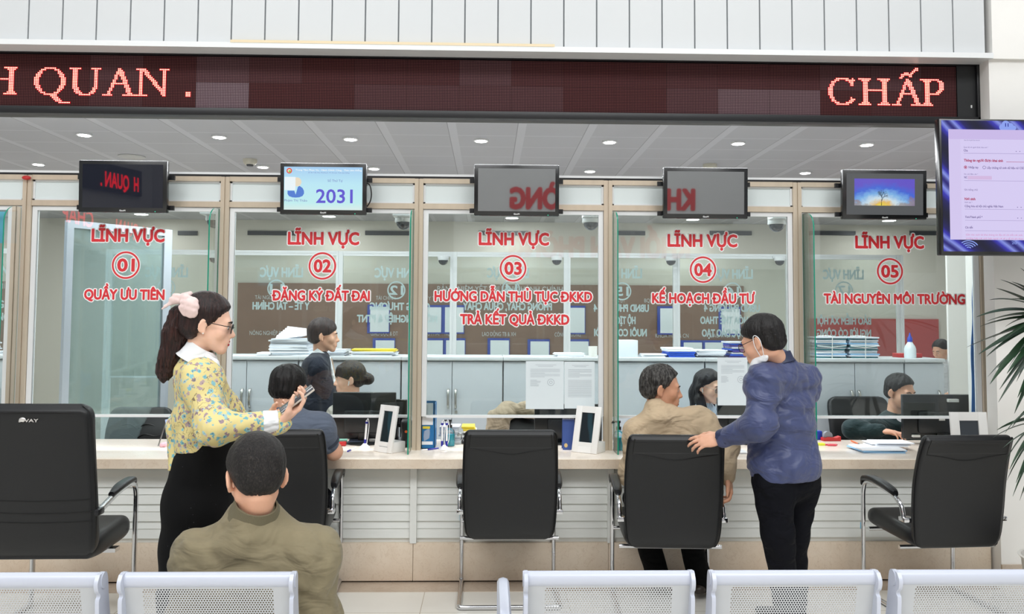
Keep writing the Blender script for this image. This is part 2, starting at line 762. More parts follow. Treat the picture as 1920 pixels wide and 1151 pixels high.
mb.build('latch', mat('latch_white', '#d8d8d8', 0.4), led)


def led_mat():
    m, t, b, out = raw('led_dot_matrix')
    v = t.coord('Object')
    s = t.sep(v)
    # object origin sits on the panel's top right corner
    cx = t.math('FRACT', t.math('DIVIDE', t.math('ADD', s[0], 50.0), 0.01))
    cz = t.math('FRACT', t.math('DIVIDE', t.math('ADD', s[2], 50.0), 0.01))
    dx = t.math('SUBTRACT', cx, 0.5)
    dz = t.math('SUBTRACT', cz, 0.5)
    r = t.math('SQRT', t.math('ADD', t.math('MULTIPLY', dx, dx), t.math('MULTIPLY', dz, dz)))
    dot = t.math('LESS_THAN', r, 0.27)
    # modules of 32 x 16 dots, each with its own sheen of age
    mx = t.math('FLOOR', t.math('DIVIDE', t.math('ADD', s[0], 32.22), 0.32))
    mz = t.math('FLOOR', t.math('DIVIDE', t.math('ADD', s[2], 32.0), 0.16))
    cmb = t.new('ShaderNodeCombineXYZ')
    t.link(mx, cmb.inputs[0])
    t.link(mz, cmb.inputs[1])
    wn = t.new('ShaderNodeTexWhiteNoise')
    wn.noise_dimensions = '3D'
    t.link(cmb.outputs[0], wn.inputs['Vector'])
    age = t.math('POWER', wn.outputs['Value'], 7.0)
    age = t.math('MULTIPLY', age, 0.22)
    rowlow = t.math('LESS_THAN', s[2], -0.16)
    for xa_, xb_, hi_, lo_ in ((-4.70, -4.38, .28, .95), (-1.50, -0.86, .05, .60), (-3.74, -2.46, .03, .16)):
        inr = t.math('MULTIPLY', t.math('GREATER_THAN', s[0], xa_), t.math('LESS_THAN', s[0], xb_))
        amt = t.math('ADD', t.math('MULTIPLY', rowlow, lo_ - hi_), hi_)
        age = t.math('MAXIMUM', age, t.math('MULTIPLY', inr, amt))
    mask = t.mix(age, '#2c1418', '#54424a')
    seam_x = t.math('LESS_THAN', t.math('FRACT', t.math('DIVIDE', t.math('ADD', s[0], 32.22), 0.32)), 0.008)
    seam_z = t.math('LESS_THAN', t.math('FRACT', t.math('DIVIDE', t.math('ADD', s[2], 32.0), 0.16)), 0.016)
    dots = t.mix(age, '#70403c', '#a08c90')
    c = t.mix(dot, mask, dots)
    c = t.mix(t.math('MAXIMUM', seam_x, seam_z), c, '#1c0d10')
    t.link(c, b.inputs['Base Color'])
    b.inputs['Roughness'].default_value = 0.6
    b.inputs['Specular IOR Level'].default_value = 0.12
    return m


mb = MB()
mb.box(xs0 - xe, 0, 0, 0.06, -0.32, 0)
pan = mb.build('dot_panel', led_mat(), led, world=False)
pan.location = (xe, 0.01, zpt - zb)


def stem(x, w=3, l=3, r=2, top=True, bot=True, rows=17):
    s = set()
    for j in range(rows):
        for i in range(w):
            s.add((x + i, j))
    for j, on in ((0, top), (rows - 1, bot)):
        if on:
            s |= {(x + i, j) for i in range(-l, w + r)}
    return s


def g_H():
    s = stem(3) | stem(15) | {(i, 7) for i in range(6, 15)}
    return s | {(2, 1), (6, 1), (14, 1), (18, 1), (2, 15), (6, 15), (14, 15), (18, 15)}


def ring(w, tail=False, cut=False):
    s = set()
    a, b = w / 2, 8.7
    ai, bi = w / 2 - 3.0, 7.7
    for j in range(17):
        for i in range(w):
            x, y = i + .5 - a, j - 8
            if (x / a) ** 2 + (y / b) ** 2 <= 1.0 and (x / ai) ** 2 + (y / bi) ** 2 > 1.0:
                s.add((i, j))
    if cut:
        s = {(i, j) for i, j in s if not (i >= w - 3 and 2 <= j <= 13)}
        s |= {(w - 3, j) for j in range(0, 5)} | {(w - 4, 1), (w - 4, 2), (w - 2, 1), (w - 3, 13), (w - 3, 14), (w - 2, 13), (w - 4, 15)}
    if tail:
        for j, (i0, i1) in {16: (10, 13), 17: (10, 13), 18: (11, 14), 19: (12, 15), 20: (13, 16), 21: (15, 21)}.items():
            s |= {(i, j) for i in range(i0, i1 + 1)}
    return s


def g_U():
    s = {(i, 0) for i in range(0, 7)} | {(i, 0) for i in range(13, 19)}
    for j in range(1, 13):
        s |= {(2, j), (3, j), (4, j), (15, j), (16, j)}
    for j, cols in {12: (2, 3, 4, 5, 14, 15, 16), 13: (3, 4, 5, 14, 15), 14: (3, 4, 5, 6, 13, 14, 15), 15: (4, 5, 6, 7, 12, 13, 14),
                    16: tuple(range(6, 13))}.items():
        s |= {(i, j) for i in cols}
    return s


def g_A():
    s = set()
    for j in range(0, 17):
        t = j / 16
        xl = 9.0 - 6.5 * t
        xr_ = 9.0 + 6.0 * t
        s |= {(int(round(xl)), j), (int(round(xl)) + 1, j)}
        s |= {(int(round(xr_)) + d for d in ())} if False else set()
        for d in (0, 1, 2):
            if j > 0 or d < 2:
                s.add((int(round(xr_)) + d, j))
    s |= {(i, 9) for i in range(5, 14)}
    s |= {(i, 16) for i in range(0, 6)} | {(i, 16) for i in range(12, 20)}
    return s


def g_N():
    s = {(i, 0) for i in range(0, 5)} | {(i, 0) for i in range(14, 20)} | {(i, 16) for i in range(-2, 7)}
    for j in range(0, 17):
        s |= {(2, j), (3, j)}
        if j < 16:
            s |= {(16, j), (17, j)}
        x = 3 + 13.2 * j / 16
        s |= {(int(round(x)) + d, j) for d in ((0, 1, 2) if j < 15 else (0, 1))}
    return s


def g_P():
    s = stem(3) | {(2, 1), (6, 1), (2, 15), (6, 15)}
    s |= {(i, 0) for i in range(6, 12)} | {(i, 9) for i in range(6, 12)}
    for j, cols in {1: (11, 12, 13), 2: (12, 13, 14), 3: (12, 13, 14), 4: (12, 13, 14), 5: (12, 13, 14), 6: (12, 13, 14), 7: (11, 12, 13),
                    8: (10, 11, 12)}.items():
        s |= {(i, j) for i in cols}
    return s


def g_HAT():
    s = set()
    for j, cols in {-1: (5, 6), -2: (6, 7, 11, 12), -3: (6, 7, 8, 9, 10, 11, 12), -4: (8, 9, 10), -5: (13, 14), -6: (14, 15, 16), -7: (15, 16)}.items():
        s |= {(i, j) for i in cols}
    s |= {(12, -4), (13, -4)}
    return s


LIT = lamp_mat('led_core_lit', '#ffdcc0', 2.2)
HALO = lamp_mat('led_red_glow', '#f00822', 0.9)  # red bloom round each lit dot, painted as emissive squares
mb = MB()


def put_led(glyph, px, row0=8):
    X = at(px, 165, Ys).x
    c0 = round((X - xe) / 0.01)
    for (i, j) in glyph:
        cx = xe + (c0 + i + 0.5) * 0.01
        cz = zpt - (row0 + j + 0.5) * 0.01
        if cx < xs0 + .05 or cx > xe - .004:
            continue
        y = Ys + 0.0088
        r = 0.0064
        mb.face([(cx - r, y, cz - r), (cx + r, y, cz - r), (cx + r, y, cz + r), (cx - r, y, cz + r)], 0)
        y = Ys + 0.0072
        r = 0.0036
        mb.face([(cx + r * math.cos(a), y, cz + r * math.sin(a)) for a in (PI / 4 * k + PI / 8 for k in range(8))], 1)


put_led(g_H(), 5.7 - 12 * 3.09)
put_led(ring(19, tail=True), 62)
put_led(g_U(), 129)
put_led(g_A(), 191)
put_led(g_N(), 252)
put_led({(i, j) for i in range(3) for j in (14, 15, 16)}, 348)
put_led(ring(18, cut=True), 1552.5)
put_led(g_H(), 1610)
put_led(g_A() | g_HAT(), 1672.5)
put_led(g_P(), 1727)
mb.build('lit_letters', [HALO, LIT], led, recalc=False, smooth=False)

# ------------------------------------------------------------------ posts, transoms and windows
post_px = [54.5, 424, 786, 1139, 1492]
post_x = [at(p_, 390, YG).x for p_ in post_px] + [at(1841, 480, YG).x]
bay = (post_x[4] - post_x[0]) / 4
post_x = [post_x[0] - bay] + post_x
z_top = at(960, 338, YG).z
z_tr = at(960, 389, YG).z
z_bar = at(960, 780.5, YG).z
tn = 4
for i, x in enumerate(post_x):
    mb = MB()
    hw = 0.027
    mb.box(x - hw, x - 0.004, YG - 0.03, YG + 0.03, HC, z_top)
    mb.box(x + 0.004, x + hw, YG - 0.03, YG + 0.03, HC, z_top)
    mb.box(x - 0.005, x + 0.005, YG - 0.022, YG + 0.022, HC, z_top)
    struct(mb.build('trim_%d' % tn, POST))
    tn += 1
for za, h in ((z_top - 0.028, 0.03), (z_tr - 0.017, 0.034)):
    mb = MB()
    for xa, xb in zip(post_x[:-1], post_x[1:]):
        mb.box(xa + 0.027, xb - 0.027, YG - 0.026, YG + 0.026, za, za + h)
    struct(mb.build('trim_%d' % tn, POST))
    tn += 1
# light channel and cable on top of the frame
mb = MB()
mb.box(post_x[0], post_x[-1], YG - 0.02, YG + 0.05, z_top + 0.016, z_top + 0.03)
struct(mb.build('trim_%d' % tn, FRAMEW)); tn += 1
mb = MB()
mb.box(post_x[0], post_x[-1], YG - 0.015, YG + 0.045, z_top + 0.002, z_top + 0.016)
struct(mb.build('trim_%d' % tn, mat('cable_black', '#1d1d1f', 0.6))); tn += 1

texts = {
    1: dict(head=(170, 310, 454, 25), ring=(236, 497, 26, '01'), lines=[('QUẦY ƯU TIÊN', 156, 310, 562.5, 20.5)]),
    2: dict(head=(538, 675, 459.5, 25), ring=(604.5, 498.5, 26, '02'), lines=[('ĐĂNG KÝ ĐẤT ĐAI', 508, 695, 564.5, 20.5)]),
    3: dict(head=(896, 1031, 460.5, 25), ring=(962, 503, 25.5, '03'), lines=[('HƯỚNG DẪN THỦ TỤC ĐKKD', 813, 1112, 566, 20.5),
                                                                        ('TRẢ KẾT QUẢ ĐKKD', 861, 1069, 609, 20.5)]),
    4: dict(head=(1250, 1384, 463.5, 25), ring=(1318, 505.5, 25.5, '04'), lines=[('KẾ HOẠCH ĐẦU TƯ', 1221, 1417, 569.5, 20.5)]),
    5: dict(head=(1602, 1734, 466.5, 25), ring=(1668.5, 508.5, 25.5, '05'), lines=[('TÀI NGUYÊN MÔI TRƯỜNG', 1543, 1811, 570.5, 20.5)]),
}
for i in range(6):
    xa, xb = post_x[i] + 0.029, post_x[i + 1] - 0.029
    n = i + 1
    fb = MB()
    w = 0.030
    y0, y1 = YG - 0.014, YG + 0.014
    zt_ = z_tr - 0.019
    fb.box(xa, xa + w, y0, y1, z_bar, zt_)
    fb.box(xb - w, xb, y0, y1, z_bar, zt_)
    fb.box(xa + w, xb - w, y0, y1, zt_ - 0.026, zt_)
    fb.box(xa + w, xb - w, y0, y1, z_bar - 0.008, z_bar + 0.008)
    win = struct(fb.build('window_%d' % n, FRAMEW))
    boxobj('pane', (xa + w - .004, xb - w + .004, YG - 0.003, YG + 0.003, z_bar + 0.006, zt_ - 0.02), GLASS, win)
    if i in texts:
        T = texts[i]
        lb = MB()
        yl = YG - 0.0045
        s = pxm(YG)

        def line(body, xa_, xb_, yb_, cap, bold=0.052):
            l_, r_ = at(xa_ + 1.5, yb_ - 1.5, yl), at(xb_ - 1.5, yb_ - 1.5, yl)
            r_.z = l_.z = (l_.z + r_.z) / 2
            letter(lb, body, l_, r_, (cap - 3) / s, bold=bold, mi=1, lift=Vector((0, -0.0016, 0)))
            letter(lb, body, l_, r_, (cap - 3) / s, bold=bold, mi=0, grow=0.0068)

        h = T['head']
        line('LĨNH VỰC', *h)
        rx, ry, rr, num = T['ring']
        c = at(rx, ry, yl)
        ring_mark(lb, c, (rr + 1) / s, 7.0 / s, mi=0)
        ring_mark(lb, c, (rr - .5) / s, 3.2 / s, mi=1, lift=Vector((0, -0.0016, 0)))
        line(num, rx - 18, rx + 18, ry + 12.5, 25)
        for L in T['lines']:
            line(*L)
        lb.build('lettering', [WHITEL, REDL], win, recalc=False, smooth=False)
    # frosted transom light
    xa2, xb2 = post_x[i] + 0.027, post_x[i + 1] - 0.027
    fb = MB()
    za, zb2 = z_tr + 0.017, z_top - 0.028
    for q in ((xa2, xa2 + .012, za, zb2), (xb2 - .012, xb2, za, zb2), (xa2, xb2, zb2 - .01, zb2), (xa2, xb2, za, za + .01)):
        fb.box(q[0], q[1], YG - 0.012, YG + 0.012, q[2], q[3])
    tw = struct(fb.build('window_%d' % (n + 6), FRAMEW))
    boxobj('frosted_pane', (xa2 + .01, xb2 - .01, YG - 0.003, YG + 0.003, za + .008, zb2 - .008), FROST, tw)

# glass fins between the counters
fin_words = ['left of the counter marked 01', 'between counters 01 and 02', 'between counters 02 and 03', 'between counters 03 and 04',
             'between counters 04 and 05']
for i, x in enumerate(post_x[1:6]):
    zt_ = z_tr - 0.03
    xf = x - 0.034 if i < 3 else x + 0.034
    yf = 5.075
    poly = [(xf, YG - 0.03, HC), (xf, yf, HC)]
    r = 0.10
    for k in range(9):
        a = PI / 2 * k / 8
        poly.append((xf, yf + 0.13 - 0.13 * math.cos(a), zt_ - r + r * math.sin(a)))
    poly.append((xf, YG - 0.03, zt_))
    t = thing('glass_divider', 'upright clear glass fin with green edge ' + fin_words[i], 'glass divider', (xf, (yf + YG) / 2, HC),
              group='glass dividers between counters')
    # faces clear, rim green: the ring of the outline is the visible edge
    th = 0.008
    sh = MB()
    a = [Vector(p_) + Vector((-th / 2, 0, 0)) for p_ in poly]
    b_ = [Vector(p_) + Vector((th / 2, 0, 0)) for p_ in poly]
    sh.face(a)
    sh.face(list(reversed(b_)))
    sh.build('glass_sheet', GLASS, t, smooth=False)
    ed = MB()
    va, vb = ed.verts(a), ed.verts(b_)
    for k in range(len(a)):
        j = (k + 1) % len(a)
        ed.bm.faces.new((va[k], va[j], vb[j], vb[k]))
    ed.build('polished_edge', EDGEG, t, smooth=False)

# ------------------------------------------------------------------ counter
cxl, cxr = XL + 0.2, xp - .003
ctr = thing('service_counter', 'long cream marble service counter with grey louvred front', 'counter', (0, 5.1, 0))
boxobj('worktop', (cxl, xp - .003, 4.93, 5.72, HC - 0.057, HC), MARBLETOP, ctr, bev=0.004)
boxobj('worktop_end', (xp - .003, at(1892, 866, 4.93).x, 4.925, YR - .016, HC - 0.057, HC), MARBLETOP, ctr)
boxobj('worktop_edge', (cxl, cxr - .001, 4.924, 4.932, HC - 0.057, HC - 0.004), MARBLE, ctr)
LOUV = mat('louvre_grey', '#e4e6e2', 0.5, vary=0.03, vscale=4)
mb = MB()
zp = at(900, 1018, YP).z
z1 = HC - 0.057
mb.box(cxl, cxr, YP + 0.03, YP + 0.07, zp, z1)
nb = 5
hb = (z1 - zp) / 4.55
zz = z1 - hb * 0.3
for k in range(nb):
    zt_ = z1 if k == 0 else zz
    zb_ = zz - hb if k else zz
    if k:
        zz -= hb
    zb_ = max(zb_, zp)
    # lapped board, with a narrow bead in its middle
    yb_ = YP + 0.03
    mid = zt_ - (zt_ - zb_) * 0.42
    mb.prism([(cxl, yb_, zb_), (cxl, yb_ - 0.016, zb_ + .002), (cxl, yb_ - 0.008, mid - .001), (cxl, yb_ - 0.014, mid), (cxl, yb_ - 0.002, zt_), (cxl, yb_, zt_)],
             (cxr - cxl, 0, 0))
mb.build('louvred_front', LOUV, ctr, ang=20)
for px_ in (410, 775, 1145, 1508):
    p0 = at(px_, 950, YP)
    boxobj('divider_strip', (p0.x - 0.019, p0.x + 0.019, YP - 0.006, YP + 0.03, zp, z1 - .001), LOUV, ctr)
joints = [-70, 330, 774, 1141, 1500, 1859]
xsj = [cxl] + [at(j, 1050, YP).x for j in joints[0:]]
for a, b_ in zip(xsj[:-1], xsj[1:]):
    boxobj('plinth_slab', (a + 0.001, min(b_, cxr) - 0.001, YP, YP + 0.08, 0.012, zp), MARBLE, ctr, bev=0.002)
boxobj('plinth_gap', (cxl, cxr, YP + 0.02, YP + 0.08, 0.0, 0.013), mat('gap_black', '#0c0c0c', 0.9), ctr)

# ------------------------------------------------------------------ far glass line with reversed white lettering
YF = 8.7
fx = [at(p_, 560, YF).x for p_ in (636, 850, 1063, 1268, 1480)]
fb_ = (fx[-1] - fx[0]) / 4
fx = [fx[0] - 2 * fb_, fx[0] - fb_] + fx + [fx[-1] + fb_]
for i, x in enumerate(fx):
    mb = MB()
    mb.box(x - 0.035, x - 0.012, YF - 0.02, YF + 0.02, 0.0, 2.25)
    mb.box(x + 0.012, x + 0.035, YF - 0.02, YF + 0.02, 0.0, 2.25)
    mb.box(x - 0.012, x + 0.012, YF - 0.01, YF + 0.03, 0.0, 2.25)
    struct(mb.build('trim_%d' % tn, FRAMEW)); tn += 1
mirror = {
    1: [('LĨNH VỰC', 352, 272, 519, 17), ('10', 322, 300, 547, 15)],
    2: [('LĨNH VỰC', 568, 487, 519, 17), ('11', 531, 505, 549, 16), ('Y TẾ – TÀI CHÍNH', 580, 473, 580, 13)],
    3: [('LĨNH VỰC', 786, 702, 520, 17), ('12', 756, 730, 552, 16), ('CÔNG THƯƠNG', 806, 693, 581, 13), ('NÔNG NGHIỆP & PTNT', 820, 669, 604, 13)],
    4: [('LĨNH VỰC', 992, 913, 520, 17), ('14', 970, 946, 549, 16), ('PHÒNG CHÁY, CHỮA CHÁY', 1035, 868, 581, 13)],
    5: [('LĨNH VỰC', 1204, 1126, 521, 17), ('15', 1179, 1155, 554, 16), ('UBND PHƯỜNG 4', 1217, 1113, 584, 13), ('HỘ TỊCH', 1192, 1148, 607, 13),
        ('NUÔI CON NUÔI', 1213, 1114, 630, 13)],
    6: [('LĨNH VỰC', 1412, 1334, 522, 17), ('16', 1386, 1362, 554, 16), ('UBND PHƯỜNG 4', 1425, 1320, 584, 13), ('VĂN HÓA THỂ THAO', 1432, 1313, 607, 13),
        ('GIÁO DỤC ĐÀO TẠO', 1430, 1316, 631, 13)],
    7: [('LĨNH VỰC', 1620, 1543, 523, 17), ('17', 1595, 1571, 552, 16), ('BẢO HIỂM XÃ HỘI', 1634, 1533, 608, 13), ('NGƯỜI CÓ CÔNG', 1634, 1532, 631, 13)],
}
GHOST = mat('pale_vinyl', '#eef8fc', 0.5)
for i in range(len(fx) - 1):
    xa, xb = fx[i] + 0.036, fx[i + 1] - 0.036
    fb = MB()
    fb.box(xa, xb, YF - 0.014, YF + 0.014, 2.20, 2.225)
    fb.box(xa, xb, YF - 0.014, YF + 0.014, 0.94, 0.955)
    fb.box(xa, xb, YF - 0.02, YF + 0.02, 2.225, 2.25)
    win = struct(fb.build('window_%d' % (13 + i), FRAMEW))
    boxobj('pane', (xa, xb, YF - 0.003, YF + 0.003, 0.95, 2.205), FARGLASS, win)
    if i + 1 in mirror:
        lb = MB()
        for body, xa_, xb_, yb_, cap in mirror[i + 1]:
            l_, r_ = at(xa_, yb_, YF), at(xb_, yb_, YF)
            l_.z = r_.z = (l_.z + r_.z) / 2
            # written to be read from the far side
            letter(lb, body, l_, r_, cap / pxm(YF), bold=0.05, mi=0, lift=Vector((0, 0.004, 0)))
            if body.isdigit():
                c = (l_ + r_) / 2 + Vector((0, 0.004, cap / 2 / pxm(YF)))
                ring_mark(lb, c, 17 / pxm(YF), 2.6 / pxm(YF))
        lb.build('lettering', GHOST, win, recalc=False, smooth=False)

# ------------------------------------------------------------------ far notice board
BOARD = mat('brown_board', '#886a5b', 0.45, vary=0.05, vscale=3)
yb0 = YW - 0.03
a, b_ = at(446, 530, yb0), at(1396, 700, yb0)
nb_ = thing('notice_board', 'long brown notice board on the far wall with white headings', 'notice board', ((a.x + b_.x) / 2, yb0, b_.z))
boxobj('board_panel', (a.x, b_.x, yb0, YW - .002, b_.z, a.z), BOARD, nb_)
heads = [('BẢNG NIÊM YẾT THỦ TỤC HÀNH CHÍNH', 820, 1055, 547, 10), ('TÀI NGUYÊN & MT', 478, 545, 561, 7), ('BQL DỰ ÁN', 590, 640, 561, 7),
         ('TÀI CHÍNH', 705, 741, 562, 7), ('Y TẾ', 803, 820, 563, 7), ('NÔNG NGHIỆP & PTNT', 468, 548, 628, 7.5), ('GIÁO DỤC & ĐT', 695, 746, 629, 7.5),
         ('TƯ PHÁP', 797, 826, 629, 7.5), ('NỘI VỤ', 834, 857, 629, 7.5), ('LAO ĐỘNG TB & XH', 904, 967, 630, 7.5), ('CÔNG THƯƠNG', 1040, 1089, 631, 7.5),
         ('KẾ HOẠCH & ĐT', 1122, 1172, 567, 7), ('BQL KHU CN', 1208, 1256, 567, 7), ('KHOA HỌC & CN', 1229, 1291, 633, 7.5),
         ('GIAO THÔNG VT', 1330, 1390, 633, 7.5)]
for body, xa_, xb_, yy, cap in heads:
    l_, r_ = at(xa_, yy, yb0), at(xb_, yy, yb0)
    l_.z = r_.z = (l_.z + r_.z) / 2
    lb = MB()
    letter(lb, body, l_, r_, cap / pxm(yb0), bold=0.0, lift=Vector((0, -0.003, 0)))
    lb.build('heading', mat('board_white', '#cfd3d4', 0.6), nb_, recalc=False, smooth=False)
BLUEF = mat('blue_frame', '#3c4fa8', 0.4)
certs = [(710, 571, 'upper row, under TÀI CHÍNH'), (808, 572, 'upper row, under Y TẾ'), (850, 572, 'upper row, right of Y TẾ'), (1077, 573, 'upper row, left of KẾ HOẠCH'),
         (1253, 574, 'upper row, under BQL KHU CN'), (1368, 575, 'upper row, behind the standing man'), (720, 634, 'lower row, under GIÁO DỤC'),
         (811, 634, 'lower row, under TƯ PHÁP'), (852, 634, 'lower row, under NỘI VỤ'), (935, 634, 'lower row, under LAO ĐỘNG'),
         (1010, 636, 'lower row, right of LAO ĐỘNG'), (1084, 636, 'lower row, under CÔNG THƯƠNG'), (1297, 638, 'lower row, under KHOA HỌC'),
         (1337, 638, 'lower row, under GIAO THÔNG')]
for px_, py_, wd_ in certs:
    p0 = at(px_, py_, yb0 - 0.02)
    w, h = 0.155, 0.40
    t = thing('framed_certificate', 'blue framed white certificate on the brown board, ' + wd_, 'framed paper', (p0.x, yb0 - 0.02, p0.z - h),
              group='framed papers on the notice board')
    mb = MB()
    mb.box(p0.x - w, p0.x + w, yb0 - 0.022, yb0 - 0.004, p0.z - h, p0.z)
    mb.build('frame', BLUEF, t)
    mb = MB()
    mb.box(p0.x - w + .04, p0.x + w - .01, yb0 - 0.025, yb0 - 0.021, p0.z - h + .02, p0.z - .03)
    mb.build('sheet', PAPER, t)

REDB = mat('red_board', '#b04a48', 0.5)
a, b_ = at(1512, 597, yb0), at(1762, 700, yb0)
t = tag(boxobj('poster_board', (a.x, b_.x, yb0, YW - .001, b_.z, a.z), REDB), 'plain red board on the far wall behind counter 05', 'board')

# air slots high on the far wall
k = 0
for px_, w in ((515, 50), (735, 50), (352, 18), (945, 48), (1180, 30), (1370, 40), (1560, 45), (1735, 30)):
    p0 = at(px_, 437, YW - .01)
    hw = w / pxm(YW)
    words_ = ['above the left of window 02', 'above the right of window 02', 'above window 01 near the divider', 'above the middle of window 03',
              'above the left of window 04', 'above the right of window 04', 'above the left of window 05', 'above the right of window 05']
    t = tag(boxobj('air_slot', (p0.x - hw, p0.x + hw, YW - 0.02, YW - .001, p0.z - 0.03, p0.z + 0.03), DARKGREY),
            'long dark air slot high on the far wall ' + words_[k], 'air vent', 'air slots on the far wall')
    k += 1

# ------------------------------------------------------------------ downlights
DISC = mat('downlight_ring', '#e4e4e4', 0.35)
spots = [(158, 254, 0), (411, 258, 0), (657, 262, 0), (902, 265, 0), (1143, 267.5, 0), (1384, 270, 0), (1625, 272.5, 0),
         (72, 309, 1), (493, 314, 1), (701, 317, 1), (1106, 322, 1), (1510, 325, 1),
         (265, 402, 2), (617, 406, 2), (960, 409, 2), (1299, 412, 2), (1667, 414, 2)]
rown = ['front ceiling row', 'second ceiling row', 'far row under the screens']
ordn = ['first', 'second', 'third', 'fourth', 'fifth', 'sixth', 'seventh']
cnt = [0, 0, 0]
for px_, py_, row in spots:
    p0 = atz(px_, py_, ZC - 0.012)
    r = 0.045 if row < 2 else 0.085
    t = thing('downlight', 'round white downlight, %s from left in the %s' % (ordn[cnt[row]], rown[row]), 'ceiling light',
              (p0.x, p0.y, ZC), group='ceiling downlights')
    cnt[row] += 1
    mb = MB()
    mb.lathe((p0.x, p0.y, ZC - 0.012), [(r * 0.8, 0.0), (r + .012, 0.0), (r + .012, 0.0125)], 24)
    mb.build('ring', DISC, t)
    mb = MB()
    mb.lathe((p0.x, p0.y, ZC - 0.014), [(r * .98, 0.0), (r * .98, 0.003)], 24)
    mb.build('lens', LAMP, t)
    l = bpy.data.lights.new('downlight_beam', 'AREA')
    l.shape = 'DISK'
    l.size = 0.12
    l.energy = 7
    l.color = (0.96, 0.98, 1.0)
    o = bpy.data.objects.new('downlight_beam', l)
    o.location = (0, 0, -0.03)
    put(o, t)

for px_, py_, wd_ in ((469, 299, 'left of the 2031 screen'), (1331, 308, 'above the fourth hanging screen')):
    p0 = atz(px_, py_, ZC)
    t = thing('smoke_detector', 'small round cream smoke detector on the ceiling ' + wd_, 'smoke detector', (p0.x, p0.y, ZC))
    mb = MB()
    mb.lathe((p0.x, p0.y, ZC), [(0.06, 0), (0.06, -0.025), (0.045, -0.045)], 24)
    mb.build('housing', mat('cream_plastic', '#cdc8b8', 0.5), t)
    mb = MB()
    mb.lathe((p0.x, p0.y, ZC - 0.045), [(0.032, 0), (0.026, -0.014)], 20)
    mb.build('sensor', DARKGREY, t)
p0 = atz(247, 293, ZC)
mb = MB()
mb.lathe((p0.x, p0.y, ZC), [(0.11, 0), (0.11, -0.006), (0.095, -0.012), (0.02, -0.012)], 28)
tag(mb.build('ceiling_speaker', mat('ceiling_speaker_grey', '#b7b6b4', 0.5)), 'flat round grey ceiling speaker above the first hanging screen', 'speaker')
p0 = atz(350, 254, ZC)

# ------------------------------------------------------------------ open aluminium door inside counter 01
ALU = mat('aluminium', '#c3c9d4', 0.35, metal=0.3)
TEAL = glass_mat('tinted_glass', '#e2efef', 1.0, '#bcd4d6', 0.22)
a, b_ = at(118, 600, 5.75), at(316, 600, 6.35)
za, zb_ = 0.02, 2.21
ax = Vector((b_.x - a.x, b_.y - a.y, 0))
L = ax.length
ax.normalize()
ay = Vector((-ax.y, ax.x, 0))
mb = MB()
dz = Vector((0, 0, 1))


def dbar(u0, u1, z0, z1, th=0.02):
    c = Vector((a.x, a.y, 0)) + ax * ((u0 + u1) / 2) + dz * ((z0 + z1) / 2)
    mb.obox(c, ax, ay, dz, (u1 - u0) / 2, th, (z1 - z0) / 2)


dbar(0, 0.045, za, zb_)
dbar(L - 0.06, L, za, zb_)
dbar(0.045, L - 0.06, zb_ - 0.05, zb_)
dbar(0.045, L - 0.06, za, za + 0.09)
door = struct(mb.build('door_1', ALU))
mb = MB()
mb.obox(Vector((a.x, a.y, 0)) + ax * (L / 2) + dz * ((za + zb_) / 2), ax, ay, dz, L / 2 - .05, 0.004, (zb_ - za) / 2 - .05)
mb.build('pane', TEAL, door)
# ------------------------------------------------------------------ chairs
TAPE = mat('blue_tape', '#5fb4dc', 0.5)
SEAM = mat('leather_seam', '#0b0b0c', 0.5)


def slab(mb, stations, n=6):
    """stations: (centre Vector, half width, half thickness, x axis, thickness axis, corner r)"""
    rings = []
    for c, hw, ht, ex, et, r in stations:
        r = min(r, hw * .98, ht * .98)
        rings.append([c + ex * p[0] + et * p[1] for p in rrect(2 * hw, 2 * ht, r, n)])
    mb.rings(rings, caps=True)


EX = Vector((1, 0, 0))


def back_slab(pts, widths, th, crown=0.0):
    """pts: list of (y, z) of the back's mid line from bottom to top"""
    mb = MB()
    st = []
    n = len(pts)
    P = [Vector((0, y, z)) for y, z in pts]
    for i in range(n):
        t = (P[min(n - 1, i + 1)] - P[max(0, i - 1)]).normalized()
        et = Vector((0, -t.z, t.y)) if True else None
        st.append((P[i], widths[i] / 2, th[i] / 2, EX, et, 0.03))
    slab(mb, st)
    return mb


def interp(pts, n):
    """Catmull-Rom resample of tuples"""
    pts = [tuple(map(float, p)) for p in pts]
    out = []
    m = len(pts) - 1
    for k in range(n + 1):
        u = k / n * m
        i = min(int(u), m - 1)
        t = u - i
        p0, p1, p2, p3 = pts[max(i - 1, 0)], pts[i], pts[i + 1], pts[min(i + 2, m)]
        out.append(tuple(0.5 * ((2 * b) + (-a + c) * t + (2 * a - 5 * b + 4 * c - d) * t * t + (-a + 3 * b - 3 * c + d) * t ** 3)
                         for a, b, c, d in zip(p0, p1, p2, p3)))
    return out


